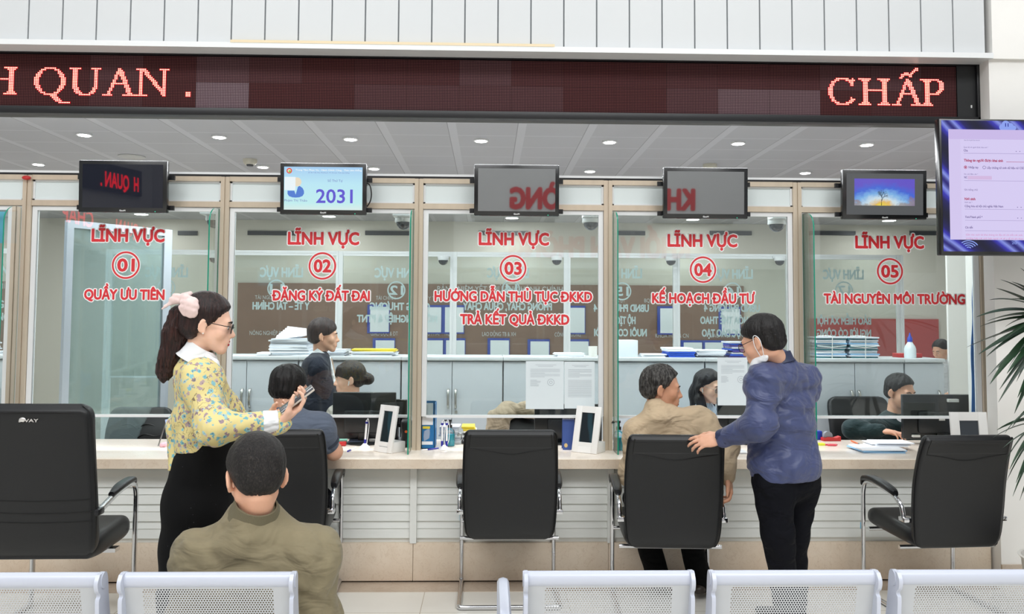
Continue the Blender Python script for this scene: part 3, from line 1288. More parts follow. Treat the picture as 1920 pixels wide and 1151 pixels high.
def cantilever_chair(label, loc, rz, group='black cantilever chairs at the counters', tape=False, vee=True):
    t = thing('visitor_chair', label, 'chair', loc, rz, group)
    # backrest: (y, z, width, thickness)
    prof = interp([(-0.200, 0.372, .36, .012), (-0.207, 0.384, .44, .05), (-0.218, 0.43, .480, .062), (-0.232, 0.55, .500, .056), (-0.252, 0.70, .506, .052),
                   (-0.285, 0.83, .500, .052), (-0.318, 0.92, .490, .060), (-0.335, 0.950, .478, .056), (-0.343, 0.962, .45, .012)], 40)
    mb = back_slab([(p[0], p[1]) for p in prof], [p[2] for p in prof], [p[3] for p in prof])
    back = mb.build('backrest', LEATHER, t, world=False, ang=60)
    # stitched head panel with its seam
    sm = MB()
    yb_ = lambda z: np.interp(z, [p[1] for p in prof], [p[0] - p[3] / 2 for p in prof]) - 0.001
    wb = lambda z: np.interp(z, [p[1] for p in prof], [p[2] / 2 for p in prof]) - 0.028
    if vee:
        zs = [(-1, .948), (-1, .90), (-.995, .868), (-.5, .852), (-.2, .838), (0, .834), (.2, .838), (.5, .852), (.995, .868), (1, .90), (1, .948)]
    else:
        zs = [(-1, .948), (-1, .90), (-1, .862), (-.5, .860), (0, .860), (.5, .860), (1, .862), (1, .90), (1, .948)]
    pl = [Vector((u * wb(z), yb_(z) - .001, z)) for u, z in zs]
    sm.tube(pl, 0.0032, 6)
    sm.build('seam', SEAM, back, world=False)
    sm = MB()
    sm.rings([[Vector((u * wb(.868) * .992, yb_(z) - .0015, z)) for u in np.linspace(-1, 1, 13)] for z in np.linspace(.87, .945, 8)], caps=False, closed=False)
    sm.build('head_panel', mat('headrest_leather', '#1c1d20', 0.33, bump=0.1, bscale=200), back, world=False)
    # side piping
    for sx in (-1, 1):
        sm = MB()
        sm.tube([Vector((sx * p[2] / 2 * 1.0, p[0] - p[3] * .18, p[1])) for p in prof[3:-3]], 0.004, 6)
        sm.build('piping', SEAM, back, world=False)
    # seat
    sp = interp([(0.262, .425, .40, .02), (0.25, .430, .46, .07), (0.20, .437, .49, .095), (0.05, .432, .50, .095), (-0.10, .424, .50, .09),
                 (-0.19, .412, .49, .075), (-0.225, .395, .46, .04)], 24)
    mb = MB()
    st = []
    for y, z, w, h in sp:
        st.append((Vector((0, y, z)), w / 2, h / 2, EX, Vector((0, 0, 1)), 0.035))
    slab(mb, st)
    mb.build('seat', LEATHER, t, world=False, ang=60)
    for sx in (-1, 1):
        x = sx * 0.272
        # front leg and armrest bar
        mb = MB()
        pts = interp([(0.235, 0.015), (0.232, 0.20), (0.222, 0.50), (0.216, 0.585), (0.19, 0.632), (0.13, 0.645), (0.0, 0.635), (-0.10, 0.618),
                      (-0.165, 0.585), (-0.185, 0.545), (-0.19, 0.515)], 50)
        mb.tube([(x, y, z) for y, z in pts], 0.0125, 10)
        leg = mb.build('leg', CHROME, t, world=False)
        mb = MB()
        mb.box(x - sx * 0.045, x + sx * 0.016, -0.225, -0.165, 0.500, 0.525, bev=0.006)
        mb.build('bracket', CHROME, leg, world=False)
        mb = MB()
        pd = interp([(0.222, .625, .030), (0.20, .655, .045), (0.12, .668, .052), (0.0, .658, .052), (-0.09, .640, .046), (-0.12, .630, .03)], 20)
        slab(mb, [(Vector((x, y, z)), w / 2, .016, EX, Vector((0, 0, 1)), .012) for y, z, w in pd], 4)
        mb.build('armrest', BLACKP, t, world=False)
        mb = MB()
        mb.tube([(x, 0.235, 0.03), (x, 0.228, 0.016), (x, 0.20, 0.0135), (x, -0.15, 0.0135), (x, -0.22, 0.0135)], 0.0125, 10)
        mb.build('runner', CHROME, t, world=False)
        if tape and sx == -1:
            mb = MB()
            mb.cyl((x, 0.2325, 0.36), (x, 0.2305, 0.395), 0.0135)
            mb.build('tape_wrap', TAPE, leg, world=False)
    mb = MB()
    mb.tube(interp([(-0.272, -0.20, .0135), (-0.265, -0.225, .0135), (-0.24, -0.235, .0135), (0, -0.235, .0135), (0.24, -0.235, .0135), (0.265, -0.225, .0135), (0.272, -0.20, .0135)], 30),
            0.0125, 10)
    mb.build('crossbar', CHROME, t, world=False)
    mb = MB()
    mb.cyl((-0.27, 0.17, 0.375), (0.27, 0.17, 0.375), 0.011)
    mb.cyl((-0.27, -0.14, 0.355), (0.27, -0.14, 0.355), 0.011)
    mb.build('seat_rail', CHROME, t, world=False)
    return t


c3 = at(957, 905, 4.50)
cantilever_chair('empty black leather cantilever chair facing counter 03, seen square from behind', (c3.x, 4.80, 0), 0.0, tape=True)
c4 = at(1273, 905, 4.30)
cantilever_chair('black leather cantilever chair at counter 04 under the man in beige', (c4.x, 4.62, 0), math.radians(-3))
c5 = at(1795, 905, 4.35)
cantilever_chair('empty black leather cantilever chair turned sideways at counter 05', (c5.x, 4.62, 0), math.radians(4), tape=True)
c2 = at(513, 900, 4.48)
cantilever_chair('black leather cantilever chair at counter 02 under the man in grey polo', (c2.x, 4.80, 0), math.radians(3), vee=False)

# tall executive chair at the left edge
c1 = at(70, 900, 4.15)
ec = thing('executive_chair', 'tall black leather executive chair turned right at counter 01', 'chair', (c1.x + 0.0, 4.42, 0), math.radians(1))
prof = interp([(-0.19, 0.385, .40, .012), (-0.20, 0.40, .48, .06), (-0.215, 0.46, .53, .085), (-0.235, 0.60, .54, .075), (-0.255, 0.80, .53, .07),
               (-0.275, 0.98, .52, .075), (-0.285, 1.08, .51, .085), (-0.29, 1.115, .47, .07), (-0.295, 1.132, .40, .012)], 44)
mb = back_slab([(p[0], p[1]) for p in prof], [p[2] for p in prof], [p[3] for p in prof])
bk = mb.build('backrest', LEATHER, ec, world=False, ang=60)
yb_ = lambda z: np.interp(z, [p[1] for p in prof], [p[0] - p[3] / 2 for p in prof]) - 0.001
for z in (.56, .605, .665):
    mb = MB()
    mb.tube([(u * .26, yb_(z + .01 * u * u) - .0005, z + .01 * u * u) for u in np.linspace(-1, 1, 15)], 0.0022, 6)
    mb.build('seam', SEAM, bk, world=False)
mb = MB()
for sx in (-1, 1):
    mb.tube([Vector((sx * p[2] / 2 * .985, p[0] - p[3] * .25, p[1])) for p in prof[3:-3]], 0.004, 6)
mb.tube([Vector((u * .235, yb_(1.095) + .012 * abs(u) ** 4, 1.095 - .015 * abs(u) ** 4)) for u in np.linspace(-1, 1, 17)], 0.003, 6)
mb.build('piping', SEAM, bk, world=False)
mb = MB()
yl = yb_(1.06) - .003
mb.ball((-0.055, yl, 1.061), (0.016, .004, .011), 12)
letter(mb, 'sWAY', (-0.072, yl - .001, 1.05), (0.02, yl - .001, 1.05), 0.014, bold=.06)
mb.build('logo', mat('logo_silver', '#e6e3e0', 0.3, metal=0.6), bk, world=False)
sp = interp([(0.27, .42, .40, .02), (0.255, .425, .46, .09), (0.19, .43, .50, .12), (0.05, .425, .51, .12), (-0.12, .42, .51, .115), (-0.2, .41, .50, .08), (-0.23, .40, .48, .04)], 24)
mb = MB()
slab(mb, [(Vector((0, y, z)), w / 2, h / 2, EX, Vector((0, 0, 1)), 0.045) for y, z, w, h in sp])
mb.build('seat', LEATHER, ec, world=False, ang=60)
for sx in (-1, 1):
    x = sx * 0.268
    mb = MB()
    pts = interp([(0.235, 0.012), (0.235, 0.25), (0.235, 0.52), (0.232, 0.60), (0.205, 0.655), (0.14, 0.672), (0.0, 0.655), (-0.15, 0.62), (-0.215, 0.605)], 44)
    mb.tube([(x, y, z) for y, z in pts], 0.016, 10, flat=(0.75, 1.25))
    mb.build('leg', CHROME, ec, world=False)
    mb = MB()
    slab(mb, [(Vector((x, y, z)), w / 2, .014, EX, Vector((0, 0, 1)), .012) for y, z, w in
              interp([(0.20, .672, .035), (0.16, .688, .05), (0.02, .678, .055), (-0.08, .655, .03)], 14)], 4)
    mb.build('armrest', BLACKP, ec, world=False)
    mb = MB()
    mb.box(x - sx * 0.035, x + sx * 0.018, -0.26, -0.19, 0.588, 0.622, bev=.008)
    mb.build('bracket', BLACKP, ec, world=False)
    mb = MB()
    mb.tube([(x, 0.235, 0.012), (x, 0, 0.012), (x, -0.24, 0.012)], 0.012, 8)
    mb.build('runner', CHROME, ec, world=False)
mb = MB()
mb.tube([(-0.268, -0.24, 0.012), (0.268, -0.24, 0.012)], 0.012, 8)
mb.build('crossbar', CHROME, ec, world=False)
mb = MB()
mb.box(-0.262, 0.262, 0.0, 0.06, 0.345, 0.365)
mb.build('seat_rail', CHROME, ec, world=False)


# swivel chairs behind the counter (only their backs show)
def task_chair(label, loc, rz, w, z0, z1, ribs=True):
    t = thing('swivel_chair', label, 'chair', loc, rz, 'swivel chairs behind the counter')
    pr = interp([(0.20, z0, w * .8, .02), (0.215, z0 + .03, w * .95, .06), (0.24, (z0 + z1) / 2, w, .07), (0.29, z1 - .06, w * .97, .06), (0.30, z1 - .015, w * .86, .05),
                 (0.303, z1, w * .7, .012)], 24)
    mb = back_slab([(p[0], p[1]) for p in pr], [p[2] for p in pr], [p[3] for p in pr])
    bk = mb.build('backrest', LEATHER, t, world=False, ang=60)
    if ribs:
        mb = MB()
        for dz in (0.10, 0.17):
            z = z1 - dz
            yy = lambda z_: np.interp(z_, [p[1] for p in pr], [p[0] - p[3] / 2 for p in pr]) - .003
            mb.tube([(u * w * .42, yy(z - .05 * (1 - abs(u))), z - .05 * (1 - abs(u)) + .02 * math.sin(abs(u) * 6)) for u in np.linspace(-1, 1, 17)], 0.004, 6)
        mb.build('seam', SEAM, bk, world=False)
    mb = MB()
    slab(mb, [(Vector((0, y, z)), w_ / 2, h / 2, EX, Vector((0, 0, 1)), .03) for y, z, w_, h in
              interp([(-.25, .46, .38, .02), (-.23, .46, .46, .08), (0, .46, .5, .09), (.2, .45, .48, .07), (.23, .45, .42, .03)], 14)])
    mb.build('seat', LEATHER, t, world=False, ang=60)
    mb = MB()
    mb.cyl((0, 0, 0.08), (0, 0, .42), .03)
    mb.tube([(0, .2, .42), (0, .27, .50), (0, .255, z0 + .08)], .02, 8)
    mb.build('column', DARKGREY, t, world=False)
    for k in range(5):
        a = 2 * PI * k / 5 + .3
        mb = MB()
        mb.tube([(0, 0, .10), (.28 * math.cos(a), .28 * math.sin(a), .055)], [.024, .016], 8)
        mb.ball((.28 * math.cos(a), .28 * math.sin(a), .03), .03, 10)
        mb.build('leg', DARKGREY, t, world=False)
    return t


p = at(249, 795, 6.12)
task_chair('empty black swivel chair with seamed back behind counter 01', (p.x, 5.98, 0), 0.0, .47, .50, at(249, 765, 6.2).z)
p = at(1600, 780, 6.72)
task_chair('black high swivel chair behind the man in dark green', (p.x, 6.35, 0), 0.0, .50, .55, at(1600, 742, 6.7).z, ribs=False)
p = at(985, 790, 6.35)
task_chair('black swivel chair behind counter 03 with a beige jacket on it', (p.x, 6.1, 0), math.radians(8), .44, .50, at(985, 773, 6.35).z, ribs=False)


# ------------------------------------------------------------------ waiting benches
def perforated():
    m, t, b, out = raw('perforated_enamel')
    v = t.coord('Object')
    s = t.sep(v)
    p = 0.0082
    rz = t.math('DIVIDE', t.math('ADD', s[2], 10.0), p * 0.866)
    row = t.math('FLOOR', rz)
    odd = t.math('MULTIPLY', t.math('MODULO', row, 2.0), 0.5)
    cx = t.math('SUBTRACT', t.math('FRACT', t.math('ADD', t.math('DIVIDE', t.math('ADD', s[0], 20.0), p), odd)), 0.5)
    cz = t.math('MULTIPLY', t.math('SUBTRACT', t.math('FRACT', rz), 0.5), 0.866)
    r = t.math('SQRT', t.math('ADD', t.math('MULTIPLY', cx, cx), t.math('MULTIPLY', cz, cz)))
    hole = t.math('LESS_THAN', r, 0.30)
    ins = t.math('MULTIPLY', t.math('LESS_THAN', t.math('ABSOLUTE', s[0]), 0.195), t.math('LESS_THAN', s[2], 0.735))
    b.inputs['Base Color'].default_value = (*lin('#bcbfc3'), 1)
    b.inputs['Roughness'].default_value = 0.35
    tr = t.new('ShaderNodeBsdfTransparent')
    mx = t.new('ShaderNodeMixShader')
    t.link(t.math('MULTIPLY', hole, ins), mx.inputs[0])
    t.link(b.outputs[0], mx.inputs[1])
    t.link(tr.outputs[0], mx.inputs[2])
    t.link(mx.outputs[0], out.inputs[0])
    return m


PERF = perforated()
ENAM = mat('bench_enamel', '#c3c8d6', 0.28)
BENCHW = 0.52


def bench_seat(parent, x):
    """one seat shell; its local origin is (x, 0, 0) on the floor, facing +y"""
    # shell profile (y, z): from the top roll down the back and out along the seat
    pr = interp([(0.0, 0.745), (0.012, 0.70), (0.03, 0.62), (0.055, 0.52), (0.085, 0.45), (0.14, 0.415), (0.25, 0.415), (0.42, 0.43), (0.50, 0.425)], 40)
    hw = BENCHW / 2 - 0.012
    mb = MB()
    n = 10
    us = np.linspace(-1, 1, n + 1)
    top = [[Vector((u * hw, y, z)) for u in us] for y, z in pr]
    mb.rings(top, caps=False, closed=False)
    sh = mb.build('seat_shell', PERF, parent, world=False)
    sh.location = (x, 0, 0)
    # rolled top edge
    mb = MB()
    rr = 0.0235
    pts = []
    for k in range(15):
        a = math.radians(-100 + 290 * k / 14)
        pts.append((0.012 - rr * math.cos(a) * .8, 0.760 + rr * math.sin(a)))
    w2 = BENCHW / 2 + .003
    mb.rings([[Vector((sx * w2, y, z)) for y, z in pts] for sx in (-1, 1)], caps=True)
    o = mb.build('top_roll', ENAM, parent, world=False, ang=50)
    o.location = (x, 0, 0)
    # side cheeks with the waisted outline
    for sx in (-1, 1):
        out = [(-0.012, 0.782), (0.036, 0.776), (0.052, 0.70), (0.07, 0.62), (0.10, 0.52), (0.13, 0.46), (0.25, 0.445), (0.50, 0.445), (0.505, 0.41), (0.25, 0.395),
               (0.11, 0.40), (0.06, 0.45), (0.025, 0.53), (-0.004, 0.62), (-0.014, 0.70), (-0.006, 0.715), (-0.008, 0.725), (-0.020, 0.735), (-0.026, 0.76)]
        xx = sx * (w2 - 0.015)
        mb = MB()
        out = interp(out + [out[0]], 90)[:-1]
        mb.prism([(xx, y, z) for y, z in out], (sx * 0.012, 0, 0))
        o = mb.build('side_cheek', ENAM, parent, world=False, ang=30)
        o.location = (x, 0, 0)


def bench(label, loc, rz, n, pitch, arms):
    t = thing('waiting_bench', label, 'bench', loc, rz, 'perforated steel waiting benches')
    for i in range(n):
        bench_seat(t, (i - (n - 1) / 2) * pitch)
    L = n * pitch
    mb = MB()
    mb.box(-L / 2, L / 2, 0.22, 0.28, 0.335, 0.395, bev=.006)
    mb.build('beam', mat('beam_grey', '#9da1a8', 0.35, metal=0.4), t, world=False)
    for sx in (-1, 1):
        x = sx * (L / 2 - pitch * 0.5)
        mb = MB()
        mb.tube([(x, 0.25, 0.34), (x, 0.25, 0.10), (x, 0.25, .06)], 0.025, 10)
        mb.tube([(x, -0.03, .02), (x, 0.10, 0.05), (x, 0.25, .075), (x, 0.42, 0.05), (x, 0.56, .02)], [.014, .022, .028, .022, .014], 10)
        mb.build('foot', ENAM, t, world=False)
    for ax_ in arms:
        mb = MB()
        mb.tube(interp([(ax_, 0.22, .40), (ax_, 0.12, .44), (ax_, 0.05, .55), (ax_, 0.045, .615), (ax_, 0.08, .632), (ax_, .2, .635), (ax_, .38, .635), (ax_, .42, .615), (ax_, .415, .55), (ax_, .36, .44), (ax_, .30, .40)], 40),
                .018, 8, flat=(.8, 1.15))
        mb.build('armrest', ENAM, t, world=False)
    return t


pr_ = (1335 - 988) / 590.0
yb1 = 2.59
pc = at((1335 + 1645) / 2, 1065, yb1)
pl = at((988 + 1296) / 2, 1065, yb1)
pitch = pc.x - pl.x
bench('white perforated steel bench at lower right with empty seats', (pc.x, yb1, 0), 0.0, 3, pitch, [-1.5 * pitch - 0.03])
yb2 = 2.59
pl = at(390, 1070, yb2)
bench('white perforated steel bench at lower left, man in olive on it', (pl.x - 0.575, yb2, 0), 0.0, 3, 0.575, [])
# ------------------------------------------------------------------ sculpting with blended distance fields
import openvdb


def npv(v):
    return np.array([v[0], v[1], v[2]], dtype=np.float64)


def nrm(v):
    v = npv(v)
    return v / np.linalg.norm(v)


class Frame:
    """local axes: x = the figure's right, y = forward, z = up"""

    def __init__(self, c, f, u=(0, 0, 1), s=1.0):
        self.c = npv(c)
        f = nrm(f)
        r = nrm(np.cross(f, npv(u)))
        u2 = np.cross(r, f)
        self.M = np.stack([r, f, u2], axis=1)
        self.s = s

    def p(self, x, y, z):
        return self.c + self.M @ (np.array([x, y, z]) * self.s)

    def loc(self, P):
        return ((P - self.c) @ self.M) / self.s


class Sdf:
    def __init__(self, h=0.006):
        self.h = h
        self.prims = []
        self.post = []

    def rc(self, a, b, ra, rb=None, k=0.02, op='u', m=0, flat=None):
        """tapered limb from a to b; flat=(direction, factor) squashes it along a direction"""
        rb = ra if rb is None else rb
        self.prims.append(('rc', (npv(a), npv(b), ra, rb, (nrm(flat[0]), flat[1]) if flat else None), k, op, m))
        return self

    def chain(self, pts, k=0.02, m=0, flat=None):
        for (a, ra), (b, rb) in zip(pts[:-1], pts[1:]):
            self.rc(a, b, ra, rb, k=k, m=m, flat=flat)
        return self

    def ell(self, c, r, M=None, k=0.02, op='u', m=0):
        r = np.array([r] * 3 if isinstance(r, (int, float)) else r, float)
        self.prims.append(('ell', (npv(c), r, np.eye(3) if M is None else M), k, op, m))
        return self

    def dist(self, pr, P):
        kind, a = pr[0], pr[1]
        if kind == 'rc':
            A, B, ra, rb, fl = a
            q = P - A
            ba = B - A
            if fl:
                n, f = fl
                dn = q @ n
                q = q + np.multiply.outer(dn * (1 / f - 1), n)
                ba = ba + n * (ba @ n) * (1 / f - 1)
            t = np.clip((q @ ba) / max(1e-9, ba @ ba), 0, 1)
            d = np.linalg.norm(q - np.multiply.outer(t, ba), axis=-1) - (ra + (rb - ra) * t)
            return d * (min(1.0, fl[1]) if fl else 1.0)
        A, r, M = a
        q = (P - A) @ M
        k0 = np.linalg.norm(q / r, axis=-1)
        k1 = np.linalg.norm(q / (r * r), axis=-1)
        return k0 * (k0 - 1.0) / np.maximum(k1, 1e-6)

    def bbox(self, pr):
        kind, a = pr[0], pr[1]
        if kind == 'rc':
            A, B, ra, rb, fl = a
            r = max(ra, rb) * max(1.0, fl[1] if fl else 1.0)
            return np.minimum(A, B) - r, np.maximum(A, B) + r
        A, r, M = a
        e = np.sqrt(((M * r) ** 2).sum(axis=1))
        return A - e, A + e

    def mesh(self, smooth=2):
        h = self.h
        bbs = [self.bbox(p) for p in self.prims if p[3] == 'u']
        lo = np.min([b[0] for b in bbs], axis=0) - 0.03
        hi = np.max([b[1] for b in bbs], axis=0) + 0.03
        n = np.ceil((hi - lo) / h).astype(int) + 1
        fld = np.full(n, 0.06, dtype=np.float32)
        for pr in self.prims:
            b0, b1 = self.bbox(pr)
            k = pr[2]
            mg = k + 3 * h + 0.012
            i0 = np.maximum(0, np.floor((b0 - mg - lo) / h).astype(int))
            i1 = np.minimum(n, np.ceil((b1 + mg - lo) / h).astype(int) + 1)
            if np.any(i1 <= i0):
                continue
            g = np.stack(np.meshgrid(*[lo[q] + h * np.arange(i0[q], i1[q]) for q in range(3)], indexing='ij'), axis=-1)
            d = self.dist(pr, g)
            sl = tuple(slice(i0[q], i1[q]) for q in range(3))
            cur = fld[sl]
            if pr[3] == 'u':
                w = np.maximum(k - np.abs(cur - d), 0) / k
                fld[sl] = np.minimum(cur, d) - w * w * k * 0.25
            else:
                d = -d
                w = np.maximum(k - np.abs(cur - d), 0) / k
                fld[sl] = np.maximum(cur, d) + w * w * k * 0.25
        if self.post:
            band = np.abs(fld) < 0.05
            idx = np.argwhere(band)
            P = lo + idx * h
            v = fld[band].astype(np.float64)
            for fn in self.post:
                v = fn(P, v)
            fld[band] = v
        fld[0], fld[-1] = .05, .05
        fld[:, 0], fld[:, -1] = .05, .05
        fld[:, :, 0], fld[:, :, -1] = .05, .05
        grid = openvdb.FloatGrid(0.06)
        grid.copyFromArray(fld)
        pts, quads = grid.convertToQuads(isovalue=0.0)
        pts = np.array(pts, dtype=np.float64)
        quads = np.array(quads, dtype=np.int64)
        # keep the largest connected pieces tidy and relax the surface
        if smooth and len(pts):
            e = np.concatenate([quads[:, [0, 1]], quads[:, [1, 2]], quads[:, [2, 3]], quads[:, [3, 0]]])
            e = np.concatenate([e, e[:, ::-1]])
            cnt_ = np.bincount(e[:, 0], minlength=len(pts)).astype(float)[:, None]
            for _ in range(smooth):
                acc = np.stack([np.bincount(e[:, 0], weights=pts[e[:, 1], q], minlength=len(pts)) for q in range(3)], axis=1)
                pts = pts * 0.5 + 0.5 * acc / np.maximum(cnt_, 1)
        W = lo + pts * h
        if len(quads):
            a, b_, c = W[quads[:, 0]], W[quads[:, 1]], W[quads[:, 2]]
            vol = np.einsum('ij,ij->i', a, np.cross(b_, c)).sum()
            if vol < 0:
                quads = quads[:, ::-1]
        return W, quads

    def build(self, name, mats, parent=None, base=None, smooth=1):
        W, Q = self.mesh(smooth)
        off = npv(world_of(parent).translation) if parent is not None else npv(base if base is not None else (0, 0, 0))
        me = bpy.data.meshes.new(name)
        L = W - off
        me.vertices.add(len(L))
        me.vertices.foreach_set('co', L.astype(np.float32).ravel())
        me.loops.add(len(Q) * 4)
        me.loops.foreach_set('vertex_index', Q.astype(np.int32).ravel())
        me.polygons.add(len(Q))
        me.polygons.foreach_set('loop_start', np.arange(0, len(Q) * 4, 4, dtype=np.int32))
        mats = mats if isinstance(mats, (list, tuple)) else [mats]
        for m in mats:
            me.materials.append(m)
        if len(mats) > 1:
            C = W[Q].mean(axis=1)
            best = np.full(len(C), 1e9)
            mi = np.zeros(len(C), dtype=np.int32)
            for pr in self.prims:
                if pr[3] != 'u':
                    continue
                d = self.dist(pr, C)
                u = d < best
                best[u] = d[u]
                mi[u] = pr[4]
            me.polygons.foreach_set('material_index', mi)
        me.update(calc_edges=True)
        me.polygons.foreach_set('use_smooth', [True] * len(me.polygons))
        o = bpy.data.objects.new(name, me)
        if parent is None:
            o.location = off
        put(o, parent)
        return o


def folds(seed, amp, f=18.0, stretch=(1, 1, 1)):
    """soft cloth folds"""
    rg = np.random.RandomState(seed)
    D = rg.normal(size=(5, 3))
    D /= np.linalg.norm(D, axis=1)[:, None]
    ph = rg.rand(5) * 6.28
    st = np.array(stretch)

    def fn(P, v):
        Q = P * st
        w = 1.8 * np.sin(Q @ D[3] * f * 0.45 + ph[3]) + 1.3 * np.sin(Q @ D[4] * f * 0.8 + ph[4])
        a = 1 - 2 * np.abs(np.sin(Q @ D[0] * f * .5 + w + ph[0])) ** 1.25
        b = 1 - 2 * np.abs(np.sin(Q @ D[1] * f * .9 + w * 1.4 + ph[1])) ** 1.25
        c = 1 - 2 * np.abs(np.sin(Q @ D[2] * f * 1.7 + w * 1.8 + ph[2])) ** 1.25
        g = .5 + .5 * np.sin(Q @ D[4] * f * .33 + ph[2])
        return v + amp * (a * .9 + b * .7 * g + c * .35)
    return fn


# ------------------------------------------------------------------ people's materials
def skin_mat(name, c, c2):
    m, t, b, out = raw(name)
    v = t.coord('Object')
    n = t.noise(v, 14, 4, 0.6)
    t.link(t.ramp(n, [(0.3, c), (0.7, c2)]), b.inputs['Base Color'])
    b.inputs['Roughness'].default_value = 0.48
    b.inputs['Specular IOR Level'].default_value = 0.35
    b.inputs['Subsurface Weight'].default_value = 0.12
    b.inputs['Subsurface Radius'].default_value = (0.012, 0.005, 0.003)
    b.inputs['Subsurface Scale'].default_value = 1.0
    t.bump(t.noise(v, 420, 2, 0.6), 0.06, 0.001, b)
    return m


SKIN = skin_mat('skin_light', '#e0a98c', '#eab89c')
SKINF = skin_mat('skin_fair', '#eebda3', '#f4c9b2')
SKIND = skin_mat('skin_tan', '#cf9676', '#dba688')
LIPR = mat('lips_red', '#b3152a', 0.35)
LIPN = mat('lips_natural', '#b8685a', 0.45)
EYEW = mat('eye_white', '#e8e4e0', 0.25)
IRIS = mat('eye_dark', '#1a120e', 0.15)


def hair_mat(name, c1, c2, stretch=(40, 40, 6), rough=0.42, pts=(0.42, 0.62)):
    m, t, b, out = raw(name)
    v = t.mapping(t.coord('Object'), scale=stretch)
    n = t.noise(v, 3.0, 4, 0.65)
    t.link(t.ramp(n, [(pts[0], c1), (pts[1], c2)]), b.inputs['Base Color'])
    b.inputs['Roughness'].default_value = rough
    b.inputs['Specular IOR Level'].default_value = 0.35
    t.bump(n, 0.8, 0.006, b)
    return m


HAIRB = hair_mat('hair_black', '#0b0909', '#1b1716')
HAIRBR = hair_mat('hair_dark_brown', '#170c0b', '#35201d')
HAIRG = hair_mat('hair_greying', '#1d1a18', '#6d6a66', pts=(0.42, 0.80), stretch=(30, 30, 12))
BROW = mat('eyebrow', '#17110f', 0.7)


# ------------------------------------------------------------------ anatomy
def add_head(S, F, female=False, lips=1, mouth_open=0.0):
    s = F.s
    M = F.M
    p = F.p
    w = 0.95 if female else 1.0
    S.ell(p(0, -.012, .036), np.array([.073, .093, .082]) * s, M, k=.02 * s)
    S.ell(p(0, .033, -.018), np.array([.057 * w, .059, .076]) * s, M, k=.025 * s)
    for sx in (-1, 1):
        S.rc(p(sx * .045 * w, .002, -.050), p(sx * .016, .066, -.094), .018 * s, .015 * s, k=.03 * s)
        S.ell(p(sx * .037, .058, -.026), np.array([.026, .024, .026]) * s, M, k=.02 * s)
    S.ell(p(0, .078, -.097), np.array([.020, .017, .016]) * s, M, k=.02 * s)
    S.rc(p(-.034, .079, .022), p(.034, .079, .022), .0115 * s, .0115 * s, k=.018 * s)
    for sx in (-1, 1):
        S.ell(p(sx * .031, .097, .001), np.array([.0155, .011, .0095]) * s, M, k=.008 * s, op='s')
        # lids
        S.rc(p(sx * .018, .0885, .0035), p(sx * .044, .0800, .0035), .0042 * s, .0038 * s, k=.006 * s)
        S.rc(p(sx * .019, .0880, -.0060), p(sx * .043, .0790, -.0055), .0036 * s, .0034 * s, k=.006 * s)
    S.rc(p(0, .088, .012), p(0, .105, -.026), .0075 * s, .0115 * s, k=.012 * s)
    S.ell(p(0, .108, -.029), np.array([.0125, .0115, .0105]) * s, M, k=.008 * s)
    for sx in (-1, 1):
        S.ell(p(sx * .0125, .097, -.033), np.array([.0085, .0095, .0075]) * s, M, k=.008 * s)
    # mouth
    S.ell(p(0, .086, -.062), np.array([.030, .014, .024]) * s, M, k=.016 * s)
    S.rc(p(-.019, .0945, -.0585 + .002), p(.019, .0945, -.0585 + .002), .0042 * s, .0042 * s, k=.006 * s, m=0)
    S.ell(p(0, .0985, -.0575), np.array([.014, .006, .0055]) * s, M, k=.005 * s, m=0)
    S.ell(p(0, .0965, -.0705 - mouth_open), np.array([.0155, .0065, .0062]) * s, M, k=.005 * s, m=0)
    S.ell(p(0, .106, -.0640 - mouth_open * .5), np.array([.018, .006, .0012 + mouth_open * .4]) * s, M, k=.002 * s, op='s')
    # ears
    for sx in (-1, 1):
        ea = nrm((-sx * .42, .90, -.16))
        eb = nrm((0, .20, .97))
        eb = nrm(eb - ea * (ea @ eb))
        Me = M @ np.stack([np.cross(ea, eb), ea, eb], axis=1)
        S.ell(p(sx * .080, -.012, -.006), np.array([.0085, .0200, .0325]) * s, Me, k=.010 * s)
        S.ell(p(sx * .090, -.008, -.003), np.array([.0065, .0115, .0200]) * s, Me, k=.005 * s, op='s')
        S.ell(p(sx * .076, -.003, -.033), np.array([.008, .009, .010]) * s, M, k=.006 * s)


def add_neck(S, F, base, r0=.054, r1=.060):
    S.rc(F.p(0, -.026, -.050), npv(base), r0 * .88 * F.s, r1 * .86 * F.s, k=.025)


def eyes_brows(par, F, brow=True, down=0.0, lipm=None, op=0.0):
    s = F.s
    S = Sdf(.0018)
    S.rc(F.p(-.017, .0945, -.0590), F.p(.017, .0945, -.0590), .0034 * s, k=.004)
    S.rc(F.p(-.009, .0995, -.0560), F.p(.009, .0995, -.0560), .0040 * s, k=.006)
    S.rc(F.p(-.013, .0965, -.0700 - op), F.p(.013, .0965, -.0700 - op), .0050 * s, k=.006)
    S.ell(F.p(0, .0985, -.0700 - op), np.array([.010, .0045, .0050]) * s, F.M, k=.006)
    S.build('lips', lipm or LIPN, par, smooth=2)
    mb = MB()
    for sx in (-1, 1):
        mb.ball(F.p(sx * .031, .0778, -.0005), .0112 * F.s, 14, 0)
        mb.ball(F.p(sx * .031, .0832, -.001 - down), .0066 * F.s, 12, 1)
    mb.build('eyes', [EYEW, IRIS], par)
    if brow:
        for sx in (-1, 1):
            mb = MB()
            mb.tube([F.p(sx * .013, .0945, .021), F.p(sx * .028, .0940, .026), F.p(sx * .048, .0838, .022)], [.0026 * F.s, .0034 * F.s, .0016 * F.s], 8)
            mb.build('eyebrow', BROW, par)


